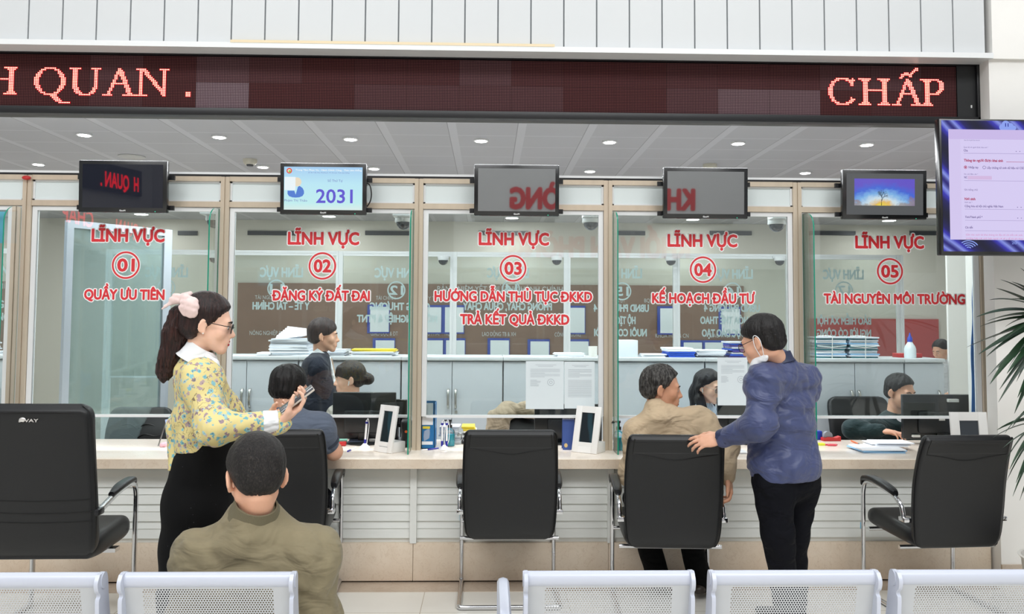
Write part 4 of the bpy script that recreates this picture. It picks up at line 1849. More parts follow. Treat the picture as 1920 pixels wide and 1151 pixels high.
def hair_cap(par, F, m, line=None, nape=-.085, puff=.011, streak=.0022, nst=46, extra=None, name='hair', seed=1, h=.0045, top=0.0, side=0.0, taper=.022, clump=.0028):
    """a hair cap; line maps local height to the foremost allowed y"""
    s = F.s
    S = Sdf(h)
    S.ell(F.p(0, -.014, .038 + top * .5), np.array([.073 + puff + side, .093 + puff, .082 + puff + top]) * s, F.M, k=.02)
    S.ell(F.p(0, -.040, -.025), np.array([.064 + puff * .6 + side, .062 + puff * .6, .062]) * s, F.M, k=.03)
    if extra:
        extra(S)
    zs, ys = line if line else ([-.10, -.055, -.028, -.002, .018, .035, .065, .085, .13], [-.055, -.036, -.030, -.026, .010, .046, .062, .086, .2])

    def cut(P, v):
        q = F.loc(P)
        yl = np.interp(q[:, 2], zs, ys)
        c1 = q[:, 1] - yl
        c2 = nape - q[:, 2]
        c = np.maximum(c1, c2)
        an = np.arctan2(q[:, 0], q[:, 1] + .05)
        c = c + .0045 * np.sin(an * 62 + q[:, 2] * 90 + seed) + .0050 * np.sin(an * 23 + q[:, 2] * 60 + 2 * seed) * np.clip((.05 - q[:, 2]) / .05, 0, 1)
        t = np.clip((c1 + taper) / taper, 0, 1) ** 2 * puff * .8 + np.clip((c2 + taper * 1.6) / (taper * 1.6), 0, 1) ** 1.5 * puff * 1.15
        return np.maximum(v + t * s, c * s)

    def st(P, v):
        q = F.loc(P)
        d = q - np.array([0.0, -.055, .125])
        a = np.arctan2(d[:, 0], d[:, 1])
        r = np.hypot(d[:, 0], d[:, 1])
        v = v + clump * s * (np.sin(a * 13 + 5 * np.sin(r * 26 + seed) + seed) * .6 + np.sin(a * 7 - q[:, 2] * 38 + 2 * seed) * .5) * np.clip(r / .05, 0, 1)
        return v + streak * s * (np.sin(a * nst + seed + 3 * np.sin(r * 40)) * .6 + np.sin(a * nst * 2.3 + 5 * np.sin(d[:, 2] * 30)) * .4) * np.clip(r / .04, 0, 1)
    S.post = [st, cut] + ([] if not extra else [])
    return S.build(name, m, par, smooth=2)


def add_hand(S, wrist, d, pn, side, curl=(20, 25, 30, 35), thumb=(0.6, 0.5), s=1.0, spread=1.0, m=0):
    """d: direction wrist to fingers, pn: palm normal (where the palm faces), side: +1 if the thumb is on d x pn side"""
    d = nrm(d)
    pn = npv(pn)
    pn = nrm(pn - d * (pn @ d))
    lat = np.cross(d, pn) * side          # towards the thumb
    w = npv(wrist)
    M = np.stack([lat, d, pn], axis=1)
    S.ell(w + d * .050 * s, np.array([.041, .056, .0165]) * s, M, k=.012, m=m)
    S.rc(w - d * .01 * s, w + d * .045 * s, .026 * s, .022 * s, k=.014, m=m, flat=(pn, .72))
    L = (.080, .089, .083, .066)
    offs = (.030, .0105, -.0095, -.028)
    for q in range(4):
        b = w + d * ((.090, .094, .091, .083)[q]) * s + lat * offs[q] * s
        fan = (.10, .02, -.06, -.16)[q] * spread
        dd = nrm(d + lat * fan)
        c = math.radians(curl[q])
        P = [b - dd * .03 * s, b]
        ang = 0.0
        cur = b
        for seg, fr in enumerate((.44, .32, .24)):
            ang += c * (0.7, 1.0, .8)[seg]
            v = dd * math.cos(ang) + pn * math.sin(ang)
            cur = cur + v * L[q] * fr * s
            P.append(cur)
        rr = [.0105, .0098, .0090, .0082, .0070]
        if q == 3:
            rr = [x * .86 for x in rr]
        for (a, ra), (b2, rb) in zip(list(zip(P, rr))[:-1], list(zip(P, rr))[1:]):
            S.rc(a, b2, ra * s, rb * s, k=.0035, m=m)
    tb = w + d * .022 * s + lat * .024 * s + pn * .004 * s
    t1 = tb + (lat * .75 * thumb[0] + d * .72 + pn * .35 * thumb[1]) * .042 * s
    t2 = t1 + (lat * .35 * thumb[0] + d * .85 + pn * .55 * thumb[1]) * .034 * s
    t3 = t2 + (lat * .10 * thumb[0] + d * .95 + pn * .6 * thumb[1]) * .026 * s
    for a, b2, ra, rb in ((tb - d * .01 * s, t1, .016, .0125), (t1, t2, .0115, .0105), (t2, t3, .0102, .0078)):
        S.rc(a, b2, ra * s, rb * s, k=.008, m=m)
    return t3


def torso(S, J, grow=0.0, k=.05, belly=0.0, W=1.0, D=1.0, bust=0.0, m=0):
    """J has pel, chest, neck (world points), front (direction), sl / sr shoulders"""
    up = nrm(J['neck'] - J['pel'])
    F = Frame(J['chest'], J['front'], up)
    f = F.M
    pel, ch, nk = J['pel'], J['chest'], J['neck']
    S.ell(ch, np.array([.158 * W + grow, .108 * D + grow, .165 + grow]), f, k=k, m=m)
    mid = (pel + ch) / 2 + f[:, 1] * belly
    S.ell(mid, np.array([.150 * W + grow, .104 * D + belly + grow, .17 + grow]), f, k=k, m=m)
    S.ell(pel, np.array([.162 * W + grow, .115 * D + grow, .12 + grow]), f, k=k, m=m)
    for q in ('sl', 'sr'):
        S.rc(nk - up * .055, J[q], .062 + grow, .058 + grow, k=k, m=m)
    S.rc(J['sl'], J['sr'], .055 + grow, .055 + grow, k=k, m=m)
    if bust:
        for sx in (-1, 1):
            S.ell(ch + f[:, 0] * sx * .072 + f[:, 1] * (.078 + grow) - f[:, 2] * .015, np.array([.062, .058, .062]) * bust + grow, f, k=.04, m=m)


def arm(S, a, b_, c, r=(.050, .042, .034), k=.03, m=0):
    S.rc(a, b_, r[0], r[1], k=k, m=m)
    S.rc(b_, c, r[1], r[2], k=k, m=m)


def leg(S, a, b_, c, r=(.085, .060, .045), k=.03, m=0):
    S.rc(a, b_, r[0], r[1], k=k, m=m)
    S.rc(b_, c, r[1] * .98, r[2], k=k, m=m)


def skin_body(S, J, full=True):
    torso(S, J, grow=-.032, k=.035)
    for q in 'lr':
        if 's' + q in J and 'e' + q in J:
            arm(S, J['s' + q], J['e' + q], J['w' + q], (.036, .031, .025), k=.02)
        if 'h' + q in J:
            leg(S, J['h' + q], J['k' + q], J['a' + q], (.062, .045, .036), k=.03)


def shoe(par, ankle, f, m, L=.26):
    S = Sdf(.007)
    f = nrm((f[0], f[1], 0))
    a = npv(ankle)
    z0 = a[2] - .055
    heel = np.array([a[0], a[1], z0]) - f * .055
    toe = heel + f * (L - .05)
    S.rc(heel + np.array([0, 0, .03]), toe + np.array([0, 0, .025]), .036, .034, k=.02, flat=((0, 0, 1), .8))
    S.ell(a + f * .02, (.05, .055, .05), None, k=.04)
    S.post = [lambda P, v: np.maximum(v, z0 - P[:, 2])]
    return S.build('shoe', m, par)


def clip_below(z):
    return lambda P, v: np.maximum(v, z - P[:, 2])


def clip_plane(pt, n):
    pt, n = npv(pt), nrm(n)
    return lambda P, v: np.maximum(v, (P - pt) @ n)


def A(px, py, Y):
    return npv(at(px, py, Y))


def glasses(par, F, m_frame, m_lens, half=.5):
    mb = MB()
    for sx in (-1, 1):
        c = F.p(sx * .033, .101, -.002)
        ex = Vector(F.M[:, 0])
        up = Vector(F.M[:, 2])
        pts = [Vector(c) + ex * (.026 * F.s * math.copysign(abs(math.cos(a)) ** .7, math.cos(a))) + up * (.020 * F.s * math.copysign(abs(math.sin(a)) ** .7, math.sin(a))) for a in (2 * PI * q / 24 for q in range(25))]
        mb.tube(pts, .0017 * F.s, 6)
        mb.tube([F.p(sx * .058, .097, .006), F.p(sx * .076, .07, .006), F.p(sx * .083, -.005, .010), F.p(sx * .082, -.028, -.010)], .0016 * F.s, 6)
    mb.tube([F.p(-.008, .105, .002), F.p(0, .108, .005), F.p(.008, .105, .002)], .0016 * F.s, 6)
    g = mb.build('glasses', m_frame, par)
    if m_lens:
        mb = MB()
        for sx in (-1, 1):
            c = Vector(F.p(sx * .033, .101, -.002))
            ex, up = Vector(F.M[:, 0]), Vector(F.M[:, 2])
            mb.face([c + ex * (.025 * F.s * math.copysign(abs(math.cos(a)) ** .7, math.cos(a))) + up * (.019 * F.s * math.copysign(abs(math.sin(a)) ** .7, math.sin(a))) for a in (2 * PI * q / 24 for q in range(24))])
        mb.build('lenses', m_lens, g, smooth=False)
    return g


LENS = glass_mat('lens_glass', '#fafcfd', .5)
NECKM = {}
# ------------------------------------------------------------------ the people
def cloth(name, col, vary=0.06, bump=0.25, bscale=350, rough=0.8, sheen=0.1, crease=.55, spec=.25):
    if name in MATS:
        return MATS[name]
    m, t, b, out = raw(name)
    v = t.coord('Object')
    c = lin(col)
    nf = t.noise(v, 9, 4, .6)
    nd = t.new('ShaderNodeValToRGB')
    nd.color_ramp.elements[0].position = .3
    nd.color_ramp.elements[1].position = .7
    nd.color_ramp.elements[0].color = (*[x * (1 - vary) for x in c], 1)
    nd.color_ramp.elements[1].color = (*[min(1, x * (1 + vary)) for x in c], 1)
    t.link(nf, nd.inputs[0])
    t.link(nd.outputs[0], b.inputs['Base Color'])
    b.inputs['Roughness'].default_value = rough
    b.inputs['Specular IOR Level'].default_value = spec
    b.inputs['Sheen Weight'].default_value = sheen
    w = t.new('ShaderNodeTexNoise')
    w.inputs['Scale'].default_value = 7.0
    w.inputs['Detail'].default_value = 2.5
    w.inputs['Roughness'].default_value = .5
    w.inputs['Distortion'].default_value = .9
    t.link(t.mapping(v, scale=(1, 1, 1.9), rot=(.3, .5, 0)), w.inputs['Vector'])
    cr = w.outputs[0]
    fine = t.noise(v, bscale, 2, .6)
    h = t.math('ADD', t.math('MULTIPLY', cr, 1.0), t.math('MULTIPLY', fine, .02 * bump))
    t.bump(h, crease, .045, b)
    return m


NAVYT = cloth('dark_navy_trousers', '#0a0b12', sheen=0, spec=.15)
BLACKT = cloth('black_trousers', '#09090a', sheen=0, spec=.15)
SHOEB = mat('black_shoe', '#17140f', 0.4)


def finish(S, label, base, mats=(SKIN, LIPN), name='person', smooth=2):
    o = S.build(name, list(mats), None, base=base, smooth=smooth)
    return tag(o, label, 'person')


def band_collar(par, m, c, up, r0, r1, h, front=None, gap=0.0, name='collar', th=.005, sq=1.0):
    """a collar standing round the neck; front: direction of its opening"""
    up = nrm(up)
    fr = nrm(front) if front is not None else np.array([0, 1.0, 0])
    fr = nrm(fr - up * (fr @ up))
    sd = np.cross(fr, up)
    mb = MB()
    c = npv(c)
    n = 36
    ring_o, ring_i = [], []
    A0, A1 = gap, 2 * PI - gap
    rings = []
    for k in range(n + 1):
        a = A0 + (A1 - A0) * k / n
        dr = fr * math.cos(a) * sq + sd * math.sin(a)
        dip = h * .25 * math.cos(a)
        p0 = c + dr * r1 - up * (h * .5 + dip)
        p1 = c + dr * (r0 + r1) * .5 + up * 0.0
        p2 = c + dr * r0 + up * (h * .5 - dip)
        q2 = c + dr * (r0 - th) + up * (h * .5 - dip)
        q0 = c + dr * (r1 - th) - up * (h * .5 + dip)
        rings.append([Vector(x) for x in (p0, p1, p2, q2, q0)])
    mb.rings(rings, caps=(gap > 0), closed=True)
    if gap == 0:
        pass
    return mb.build(name, m, par, ang=50)


# ---- 1. man in olive on the bench, seen from behind
def olive_man():
    Y0 = 2.77
    F = Frame(A(480, 893, Y0), (-.42, .86, -.30), s=1.09)
    x0 = F.c[0]
    J = dict(pel=np.array([x0, 2.90, .52]), chest=A(477, 1085, 2.83), neck=A(478, 968, 2.79), front=(0, 1, 0),
             sl=A(376, 1046, 2.80), sr=A(586, 1044, 2.80), el=A(350, 1170, 2.84), er=A(598, 1165, 2.86),
             wl=np.array([x0 - .12, 3.12, .60]), wr=np.array([x0 + .10, 3.12, .60]),
             hl=np.array([x0 - .09, 2.88, .51]), hr=np.array([x0 + .09, 2.88, .51]), kl=np.array([x0 - .15, 3.30, .50]), kr=np.array([x0 + .09, 3.30, .50]),
             al=np.array([x0 - .13, 3.28, .08]), ar=np.array([x0 + .10, 3.28, .08]))
    S = Sdf(.006)
    add_head(S, F)
    add_neck(S, F, J['neck'] - np.array([0, 0, .02]), .052, .056)
    skin_body(S, J)
    add_hand(S, J['wl'], (.7, .6, -.1), (0, 0, -1), -1, (35, 40, 45, 50))
    add_hand(S, J['wr'], (-.7, .6, -.1), (0, 0, -1), 1, (35, 40, 45, 50))
    o = finish(S, 'man in an olive jacket sitting on the white bench, back to the camera', (x0, 2.9, 0), (SKIN, LIPN))
    eyes_brows(o, F)
    m = hair_mat('short_hair_black', '#141110', '#4a423e', (70, 70, 40), pts=(.5, .8))
    hair_cap(o, F, m, clump=.0012, nape=-.064, puff=.012, streak=.0014, nst=60, h=.0042, taper=.04,
             line=([-.10, -.06, -.03, -.005, .02, .05, .08, .13], [-.050, -.030, -.024, -.012, .018, .05, .08, .2]))
    S = Sdf(.0075)
    torso(S, J, grow=.018, k=.06, W=1.08, D=1.05)
    arm(S, J['sl'], J['el'], J['wl'], (.074, .068, .046), k=.05)
    arm(S, J['sr'], J['er'], J['wr'], (.070, .066, .046), k=.06)
    nk = J['neck']
    S.rc(nk + np.array([0, .0, -.04]), nk + np.array([0, 0, -.015]), .085, .074, k=.04)
    S.post = [folds(3, .0060, 20, (1, 1, 1.3)), folds(8, .0030, 33), clip_below(.46)]
    S.build('jacket', cloth('olive_cotton', '#857b62', .10, .3, 420), o)
    rib = mat('olive_rib', '#6d6650', .85, bump=.6, bscale=260, bdist=.003, stretch=(1, 1, .1))
    tp = F.p(0, -.026, -.050)
    band_collar(o, rib, nk + (tp - nk) * .30 + np.array([0, -.004, 0]), tp - nk, .068, .086, .058, front=(0, 1, -.3))
    S = Sdf(.009)
    S.ell(J['pel'], (.17, .13, .10), k=.05)
    leg(S, J['hl'], J['kl'], J['al'], (.095, .075, .06), k=.04)
    leg(S, J['hr'], J['kr'], J['ar'], (.095, .075, .06), k=.04)
    S.build('trousers', BLACKT, o)
    shoe(o, J['al'], (0, 1), SHOEB)
    shoe(o, J['ar'], (.1, 1), SHOEB)


# ---- 2. woman in the yellow flowered blouse walking past
def floral():
    m, t, b, out = raw('yellow_floral_chiffon')
    v = t.coord('Object')
    nz = t.noise(v, 95, 2, .5, out=1)
    dv = t.new('ShaderNodeVectorMath', operation='MULTIPLY_ADD')
    t.link(nz, dv.inputs[0])
    dv.inputs[1].default_value = (.022, .022, .022)
    t.link(v, dv.inputs[2])
    col = '#dfcf8e'
    cur = None
    for i, (sc, r, cols, ins) in enumerate(((50.0, .40, [(0, '#7fbfc8'), (.33, '#5f9fb0'), (.34, '#a58f98'), (.66, '#8b7580'), (.67, '#9fcbd0'), (1.0, '#c9b2b4')], .14),
                                           (42.0, .36, [(0, '#9a8288'), (.5, '#b7a0a0'), (.51, '#69aab6'), (1, '#93c6cc')], .10))):
        vo = t.new('ShaderNodeTexVoronoi')
        vo.inputs['Scale'].default_value = sc
        vo.inputs['Randomness'].default_value = .9
        t.link(t.mapping(dv.outputs[0], loc=(i * 3.1, i * 1.7, i * .9)), vo.inputs['Vector'])
        cs = t.new('ShaderNodeSeparateColor')
        t.link(vo.outputs['Color'], cs.inputs[0])
        fc = t.ramp(cs.outputs[0], cols)
        fl = t.math('MULTIPLY', t.math('LESS_THAN', vo.outputs['Distance'], r), t.math('LESS_THAN', cs.outputs[1], .74))
        base = cur if cur is not None else col
        cur = t.mix(fl, base, fc)
        eye = t.math('MULTIPLY', t.math('LESS_THAN', vo.outputs['Distance'], ins), t.math('LESS_THAN', cs.outputs[1], .74))
        cur = t.mix(eye, cur, '#5d6f72' if i == 0 else '#6d5560')
    w = t.new('ShaderNodeTexNoise')
    w.inputs['Scale'].default_value = 16
    w.inputs['Detail'].default_value = 2
    w.inputs['Distortion'].default_value = 1.5
    t.link(v, w.inputs['Vector'])
    tw = t.math('LESS_THAN', t.math('ABSOLUTE', t.math('SUBTRACT', w.outputs[0], .5)), .009)
    gate = t.math('GREATER_THAN', t.noise(v, 9, 2), .52)
    cur = t.mix(t.math('MULTIPLY', tw, gate), cur, '#86775a')
    t.link(cur, b.inputs['Base Color'])
    b.inputs['Roughness'].default_value = .7
    return m


def yellow_woman():
    Y0 = 3.35
    F = Frame(A(389, 608, Y0), (.955, .24, -.17), s=.94)
    J = dict(pel=A(377, 885, Y0), chest=A(378, 762, Y0), neck=A(368, 682, Y0), front=(1, 0, 0),
             sr=A(376, 714, 3.22), sl=A(376, 712, 3.48), er=A(402, 803, 3.13), wr=A(524, 790, 3.20), el=A(412, 806, 3.54), wl=A(500, 797, 3.40))
    x0 = J['pel'][0]
    J.update(hr=np.array([x0, 3.27, .88]), hl=np.array([x0, 3.43, .88]), kr=np.array([x0 - .05, 3.27, .48]), kl=np.array([x0 + .09, 3.43, .48]),
             ar=np.array([x0 - .16, 3.27, .10]), al=np.array([x0 + .10, 3.43, .09]))
    S = Sdf(.0052)
    add_head(S, F, female=True)
    add_neck(S, F, J['neck'], .046, .054)
    skin_body(S, J)
    d = A(566, 758, 3.22) - J['wr']
    add_hand(S, J['wr'], d, (-.45, -.30, .85), 1, (38, 34, 36, 40), thumb=(.5, 1.2), s=.95)
    d2 = A(540, 772, 3.34) - J['wl']
    add_hand(S, J['wl'], d2, (.0, -.8, .5), -1, (20, 24, 30, 36), s=.92)
    o = finish(S, 'woman in a yellow flowered blouse walking past, looking at her phone', (x0, Y0, 0), (SKINF, LIPR))
    eyes_brows(o, F, down=.002, lipm=LIPR)
    hl = ([-.10, -.06, -.036, -.018, .004, .022, .045, .075, .10, .13], [-.040, -.030, -.026, .004, .022, .034, .050, .076, .11, .2])
    hair = hair_cap(o, F, HAIRBR, line=hl, clump=.0008, nape=-.088, puff=.014, streak=.0016, nst=40, h=.004, top=.004)
    S = Sdf(.0045)
    pts = [(A(350, 580, Y0), .024), (A(338, 592, Y0), .036), (A(329, 625, Y0), .043), (A(319, 668, Y0), .038), (A(310, 695, Y0), .028), (A(306, 714, Y0), .008)]
    S.chain(pts, k=.03, flat=((0, 1, 0), .8))

    def strands(P, v):
        a = np.arctan2(P[:, 0] - F.c[0] + .12, P[:, 1] - Y0)
        return v + .0022 * np.sin(a * 46 + 8 * np.sin(P[:, 2] * 14)) + .0018 * np.sin(a * 90 + P[:, 2] * 30)
    S.post = [strands]
    S.build('ponytail', hair_mat('ponytail_brown', '#1c0f0d', '#40241f', (60, 60, 5)), o, smooth=1)
    # bow
    pk = mat('pink_bow', '#e9cfcb', .75, vary=.08, vscale=60, bump=.3, bscale=200)
    S = Sdf(.004)
    S.chain([(A(346, 560, 3.31), .016), (A(330, 560, 3.30), .016), (A(304, 579, 3.30), .005)], k=.01, flat=((0, 1, 0), .5))
    S.chain([(A(350, 560, 3.29), .016), (A(358, 572, 3.26), .026), (A(360, 584, 3.26), .022)], k=.012, flat=((0, 1, 0), .55))
    S.chain([(A(346, 562, 3.29), .014), (A(349, 576, 3.27), .022), (A(350, 586, 3.27), .012)], k=.01, flat=((0, 1, 0), .5))
    S.chain([(A(344, 556, 3.33), .014), (A(356, 551, 3.32), .012)], k=.01)
    S.ell(A(347, 560, 3.29), (.016, .014, .018), k=.008)
    S.post = [folds(5, .0016, 90)]
    S.build('bow', pk, o, smooth=1)
    glasses(o, F, mat('glasses_black', '#15161a', .3), glass_mat('grey_lens', '#8e9aa6', 1.0))
    mb = MB()
    for s_ in (1,):
        mb.ball(F.p(.082, -.004, -.038), .0032, 8)
    mb.build('earring', mat('pearl', '#f2ece6', .2), o)
    # blouse
    BL = floral()
    S = Sdf(.0065)
    torso(S, J, grow=.004, k=.05, W=.86, D=.88, bust=.80)
    arm(S, J['sr'], J['er'], J['wr'], (.056, .052, .042), k=.06)
    arm(S, J['sl'], J['el'], J['wl'], (.056, .056, .042), k=.06)
    S.rc(J['neck'] + np.array([0, 0, -.03]), J['neck'] + np.array([.004, 0, .0]), .070, .058, k=.04)
    S.chain([(A(345, 800, Y0), .055), (A(338, 845, Y0), .030), (A(336, 868, Y0), .014)], k=.03, flat=((0, 1, 0), 1.5))
    zf, xb_ = A(390, 842, Y0)[2], A(347, 834, Y0)[0]
    zt_ = A(390, 876, Y0)[2]
    S.post = [folds(12, .0055, 20, (1, 1, .7)), folds(4, .0025, 45, (1.2, 1, .6)),
              lambda P, v: np.maximum(v, np.where(P[:, 0] > xb_, zf, zt_) - P[:, 2])]
    S.build('blouse', BL, o)
    WC = cloth('white_collar_cloth', '#eceef0', .03, .2)
    nk = J['neck']
    band_collar(o, WC, nk + np.array([.012, 0, .040]), (.26, 0, 1), .050, .082, .066, front=(1, 0, -.2), sq=1.05)
    S = Sdf(.004)
    S.chain([(A(388, 668, 3.29), .012), (A(402, 682, 3.285), .016), (A(411, 694, 3.29), .006)], k=.015)
    S.build('collar_point', WC, o)
    for w, e in ((J['wr'], J['er']), (J['wl'], J['el'])):
        S = Sdf(.005)
        dd = nrm(w - e)
        S.rc(w - dd * .055, w - dd * .002, .046, .043, k=.01)
        S.post = [folds(2, .0015, 80), clip_plane(w - dd * .004, dd), clip_plane(w - dd * .06, -dd)]
        S.build('cuff', WC, o)
    S = Sdf(.009)
    S.chain([(A(387, 815, Y0), .090), (A(387, 842, Y0), .098), (A(383, 870, Y0), .110), (A(371, 945, Y0), .126), (A(363, 1020, Y0), .116), (A(356, 1110, Y0), .112), (A(352, 1230, Y0), .118)], k=.03,
            flat=((0, 1, 0), 1.3))
    ztop, zbot = A(390, 816, Y0)[2], .26
    S.post = [folds(9, .003, 14, (1, 1, .5)), lambda P, v: np.maximum(np.maximum(v, P[:, 2] - ztop), zbot - P[:, 2])]
    m, t, b, out = raw('black_skirt')
    b.inputs['Base Color'].default_value = (*lin('#0a0a0b'), 1)
    b.inputs['Roughness'].default_value = .85
    b.inputs['Specular IOR Level'].default_value = .2
    sp = t.new('ShaderNodeTexVoronoi')
    sp.inputs['Scale'].default_value = 40
    t.link(t.mapping(t.coord('Object'), scale=(.35, 1, 1.6), rot=(0, .3, 0)), sp.inputs['Vector'])
    t.link(t.mix(t.math('LESS_THAN', sp.outputs['Distance'], .045), '#0a0a0b', '#55565c'), b.inputs['Base Color'])
    S.build('skirt', m, o)
    shoe(o, J['ar'], (1, 0), SHOEB, .23)
    shoe(o, J['al'], (1, 0), SHOEB, .23)
    # her phone lies in the right palm
    d = nrm(d)
    pn = nrm(npv((-.45, -.30, .85)) - d * (npv((-.45, -.30, .85)) @ d))
    lat = np.cross(d, pn)
    c = J['wr'] + d * .098 + pn * .0265
    ph = thing('mobile_phone', 'dark mobile phone held by the woman in yellow', 'phone', Vector(c))
    mb = MB()
    mb.obox(Vector(c), Vector(d), Vector(lat), Vector(pn), .074, .037, .0042, bev=.003)
    mb.build('body', mat('phone_cream_edge', '#cfc6bb', .35), ph)
    mb = MB()
    mb.obox(Vector(c + pn * .0046), Vector(d), Vector(lat), Vector(pn), .073, .036, .0012, bev=.001)
    mb.build('screen', mat('phone_dark', '#43474d', .15), ph)


# ---- 3. man in the blue windbreaker standing at counter 04
def blue_man():
    Y0 = 4.14
    F = Frame(A(1430, 640, 4.08), (-.66, .67, -.34), s=1.02)
    fr = (-.55, .83, 0)
    J = dict(pel=A(1472, 880, 4.17), chest=A(1470, 772, 4.18), neck=A(1461, 680, 4.15), front=fr,
             sl=A(1432, 716, 4.05), sr=A(1503, 716, 4.26), el=A(1424, 797, 3.99), wl=A(1352, 822, 4.165), er=A(1492, 800, 4.46), wr=A(1450, 850, 4.56))
    x0 = J['pel'][0]
    J.update(hl=A(1450, 905, 4.12), hr=A(1502, 900, 4.22), kl=A(1458, 1000, 4.10), kr=A(1488, 1000, 4.26), al=A(1478, 1150, 4.18), ar=A(1490, 1150, 4.36))
    S = Sdf(.0052)
    add_head(S, F)
    add_neck(S, F, J['neck'], .052, .060)
    skin_body(S, J)
    d = A(1306, 829, 4.205) - J['wl']
    add_hand(S, J['wl'], d, (-.10, .75, -.66), -1, (16, 20, 26, 30), thumb=(.7, .6), s=1.02, spread=1.25)
    o = finish(S, 'man in a blue windbreaker standing, hand on the chair back', (x0, Y0, 0), (SKIN, LIPN))
    eyes_brows(o, F)
    hair_cap(o, F, HAIRB, nape=-.070, puff=.014, streak=.002, h=.0042,
             line=([-.10, -.06, -.03, -.004, .02, .045, .065, .085, .13], [-.050, -.030, -.024, -.016, .024, .066, .088, .10, .2]))
    glasses(o, F, mat('glasses_black', '#15161a', .3), LENS)
    # white mask pulled under the chin, with ear loops
    MK = cloth('mask_white', '#eef0f2', .02, .2)
    S = Sdf(.004)
    S.ell(F.p(0, .058, -.098), np.array([.056, .040, .030]), F.M, k=.01)
    S.ell(F.p(-.040, .020, -.080), np.array([.016, .042, .024]), F.M, k=.02)
    S.ell(F.p(.040, .020, -.080), np.array([.016, .042, .024]), F.M, k=.02)
    S.post = [folds(7, .0012, 90)]
    mk = S.build('face_mask', MK, o)
    for sx in (-1, 1):
        mb = MB()
        mb.tube(interp([tuple(F.p(sx * .060, .006, -.072)), tuple(F.p(sx * .082, .006, -.02)), tuple(F.p(sx * .087, -.004, .022)), tuple(F.p(sx * .089, -.022, .020)),
                        tuple(F.p(sx * .086, -.032, -.01)), tuple(F.p(sx * .062, -.012, -.078))], 24), .0019, 6)
        mb.build('ear_loop', MK, mk)
    BLU = cloth('blue_nylon', '#3f4870', .05, .05, 500, rough=.45, spec=.5, sheen=.15)
    S = Sdf(.0068)
    torso(S, J, grow=.016, k=.06, W=1.0, D=1.05, belly=.02)
    arm(S, J['sl'], J['el'], J['wl'] + nrm(J['el'] - J['wl']) * .02, (.070, .070, .044), k=.045)
    arm(S, J['sr'], J['er'], J['wr'], (.064, .062, .044), k=.07)
    S.rc(J['neck'] + np.array([0, 0, -.03]), J['neck'] + np.array([-.005, 0, .0]), .08, .068, k=.04)
    S.ell(J['pel'] + np.array([.0, 0, .03]), (.17, .15, .12), k=.06)
    h0 = A(1398, 908, 4.05)
    h1 = A(1537, 888, 4.25)
    S.post = [folds(21, .0058, 15, (1, 1, 1.4)), folds(17, .003, 32, (1, 1, 1.2)),
              lambda P, v: np.maximum(v, (h0[2] + (h1[2] - h0[2]) * (P[:, 0] - h0[0]) / (h1[0] - h0[0])) - P[:, 2])]
    jk = S.build('jacket', BLU, o)
    band_collar(o, mat('navy_collar', '#2c3350', .5), J['neck'] + np.array([-.008, -.004, .018]), (-.16, .0, 1), .066, .084, .050, front=fr)
    dd = nrm(J['wl'] - J['el'])
    S = Sdf(.005)
    S.rc(J['wl'] - dd * .05, J['wl'] + dd * .002, .046, .040, k=.01)
    S.post = [folds(6, .003, 110, (1, .2, 1)), clip_plane(J['wl'] + dd * .002, dd), clip_plane(J['wl'] - dd * .045, -dd)]
    S.build('cuff', mat('navy_cuff', '#2b3354', .5), o)
    S = Sdf(.0075)
    S.ell(J['pel'] + np.array([0, 0, -.04]), (.155, .13, .12), k=.05)
    leg(S, J['hl'], J['kl'], J['al'], (.100, .076, .062), k=.04)
    leg(S, J['hr'], J['kr'], J['ar'], (.096, .072, .060), k=.04)
    S.post = [folds(30, .004, 20, (1, 1, 1.3))]
    S.build('trousers', NAVYT, o)
    shoe(o, J['al'], (-.6, .8), SHOEB)
    shoe(o, J['ar'], (-.6, .8), SHOEB)


